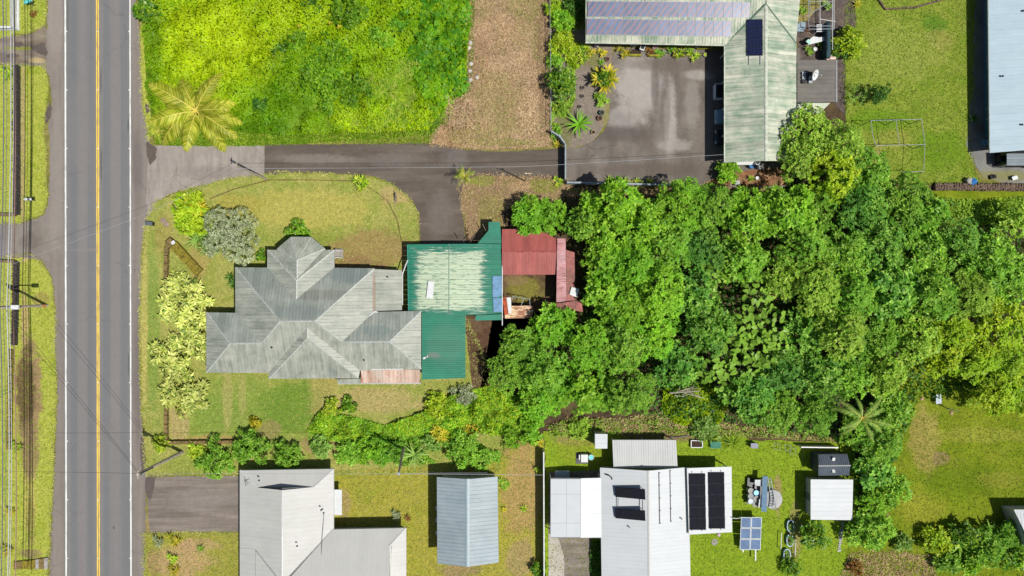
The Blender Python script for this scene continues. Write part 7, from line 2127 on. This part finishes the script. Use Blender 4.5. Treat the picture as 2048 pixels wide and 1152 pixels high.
tag(MB().box(W(1508, 891, .35), (.66, .46, .7)).box(W(1508, 891, .72), (.7, .5, .06)).build('utility_box', plain('box_grey', (112, 116, 134), .5)), 'grey lidded box at the edge of the wood', 'box')
t = thing('condenser_unit', 'white air-conditioning unit on a dark pad near the tiny shed', 'unit', W(1166, 916))
MB().prism(ccw([W(x, y)[:2] for x, y in ((1152, 905), (1176, 905), (1176, 927), (1152, 927))]), 0, .1).build('pad', plain('dark_pad', (92, 92, 96), .8), t)
p = W(1169, 917, .7)
MB().box((p.x, p.y, .4), (.74, .82, .6)).build('case', M_WHITE, t)
p = W(1159, 915, .6)
MB().box((p.x, p.y, .35), (.12, .55, .5)).build('side_case', M_WHITE, t)
drum('teal-lidded white drum beside the air-conditioning unit', 1182.5, 915, .3, .75, M_WHITE, M_TEAL)
t = thing('shower_post', 'round concrete manhole lid on the solar house lawn', 'manhole', W(1429, 1084))
p = W(1429, 1084)
MB().lathe((p.x, p.y, 0), [(.36, 0), (.36, .06), (.32, .07), (.32, .05), (.05, .06)], 18).build('lid', M_CONC, t)
tag(MB().lathe(W(1437, 1069), [(.22, 0), (.2, .12), (.1, .2)], 8).build('garden_stone', plain('pink_stone', (196, 170, 180), .8)), 'small pinkish stone under the patio roof edge', 'stone')
# pebble border
t = thing('pebble_border', 'narrow border of white pebbles below the flat white shed', 'border', W(1684, 1075))
m = MB()
for k in range(90):
    ff = random.random()
    q = W(1684 - ff * 6 + random.uniform(-3, 3), 1046 + ff * 56)
    m.lathe((q.x, q.y, 0), [(.02, .0), (.09 * random.uniform(.7, 1.3), .04), (.05, .1)], 6)
m.build('pebbles', plain('white_pebble', (206, 204, 200), .8, var=.15), t, kind='stuff')
# clearing: signboard-like stand and rod
t = thing('standing_board', 'small pale board on legs standing in the clearing', 'board', W(1876, 802))
MB().prism(ccw([W(x, y, .6)[:2] for x, y in ((1872, 789), (1883, 789), (1883, 807), (1872, 808))]), .55, .62).build('board', plain('pale_board', (164, 176, 192), .5), t)
for x, y in ((1873, 790), (1882, 790), (1873, 806), (1882, 806)):
    q = W(x, y, .5)
    MB().box((q.x, q.y, .27), (.05, .05, .54)).build('leg', M_DARK, t)
t = thing('clothes_post', 'thin dark post leaning beside the pale board', 'post', W(1905, 822))
MB().tube([W(1902, 820), W(1905, 819, 1.6)], .05, 6).build('shaft', M_DARK, t)
MB().tube([W(1894, 818, 1.6), W(1918, 822, 1.6)], .03, 6).build('arm', M_DARK, t)
for x, y, lab in ((1843, 797, 'small tan stone at the left of the clearing'), (1902, 826, 'tan stone at the foot of the thin dark post'), (1856, 1064, 'pale stone at the lower edge of the clearing')):
    tag(MB().lathe(W(x, y), [(.2, 0), (.22, .1), (.1, .2)], 7).build('stone', plain('tan_stone', (176, 148, 112), .9)), lab, 'stone')
# stump on the front lawn
t = thing('tree_stump', 'grey weathered stump on the curved lawn', 'stump', W(792, 396))
m = MB()
for k in range(6):
    a_ = W(789 + random.uniform(-1, 4), 402 + random.uniform(-2, 4))
    m.tube([a_, W(791 + random.uniform(-3, 3), 386 + random.uniform(-4, 6), .8)], [.1, .04], 6)
m.build('wood', plain('stump_wood', (158, 140, 118), .9, var=.3), t)
# rubble of white stones at the dry field edge
for i, (x, y) in enumerate(((941, 86), (938, 96), (942, 128), (940, 142), (954, 155), (941, 160))):
    tag(MB().lathe(W(x, y), [(.22, 0), (.26, .1), (.12, .22)], 6).build('rock', plain('pale_rock', (198, 192, 182), .9)), ['topmost pale rock at the field edge', 'second pale rock at the field edge', 'third pale rock at the field edge', 'fourth pale rock, below the third, at the field edge', 'pale rock set apart on the dry field', 'lowest pale rock at the field edge'][i], 'rock', 'pale rocks along the dry field edge')

# terrace edging, hose and wire cages
stone_wall('low curved stone edging at the top of the top right lawn, left part', (1752, -6), (1768, 18), .2, .3, M_LAVAB, .2)
stone_wall('low curved stone edging at the top of the top right lawn, middle part', (1768, 19), (1830, 16), .2, .3, M_LAVAB, .2)
stone_wall('low curved stone edging at the top of the top right lawn, right part', (1831, 15), (1900, -4), .2, .3, M_LAVAB, .2)
tag(MB().tube([W(1318, 868, .1), W(1335, 873, .1), W(1360, 874, .15), W(1388, 869, .1)], .07, 6).build('garden_hose', M_DARK), 'dark pipe lying behind the back porch', 'pipe')
for i, (x, y) in enumerate(((1554, 893), (1576, 896), (1586, 902))):
    q = thing('wire_cage', ('left', 'middle', 'right')[i] + ' low wire plant cage at the edge of the wood above the drums', 'cage', W(x, y))
    c = [W(x - 6, y - 6, .5), W(x + 6, y - 6, .5), W(x + 6, y + 6, .5), W(x - 6, y + 6, .5)]
    for k in range(4):
        MB().tube([c[k], c[(k + 1) % 4]], .02, 4).build('rail', M_GALV, q)
        MB().tube([c[k], (c[k].x, c[k].y, 0)], .02, 4).build('post', M_GALV, q)
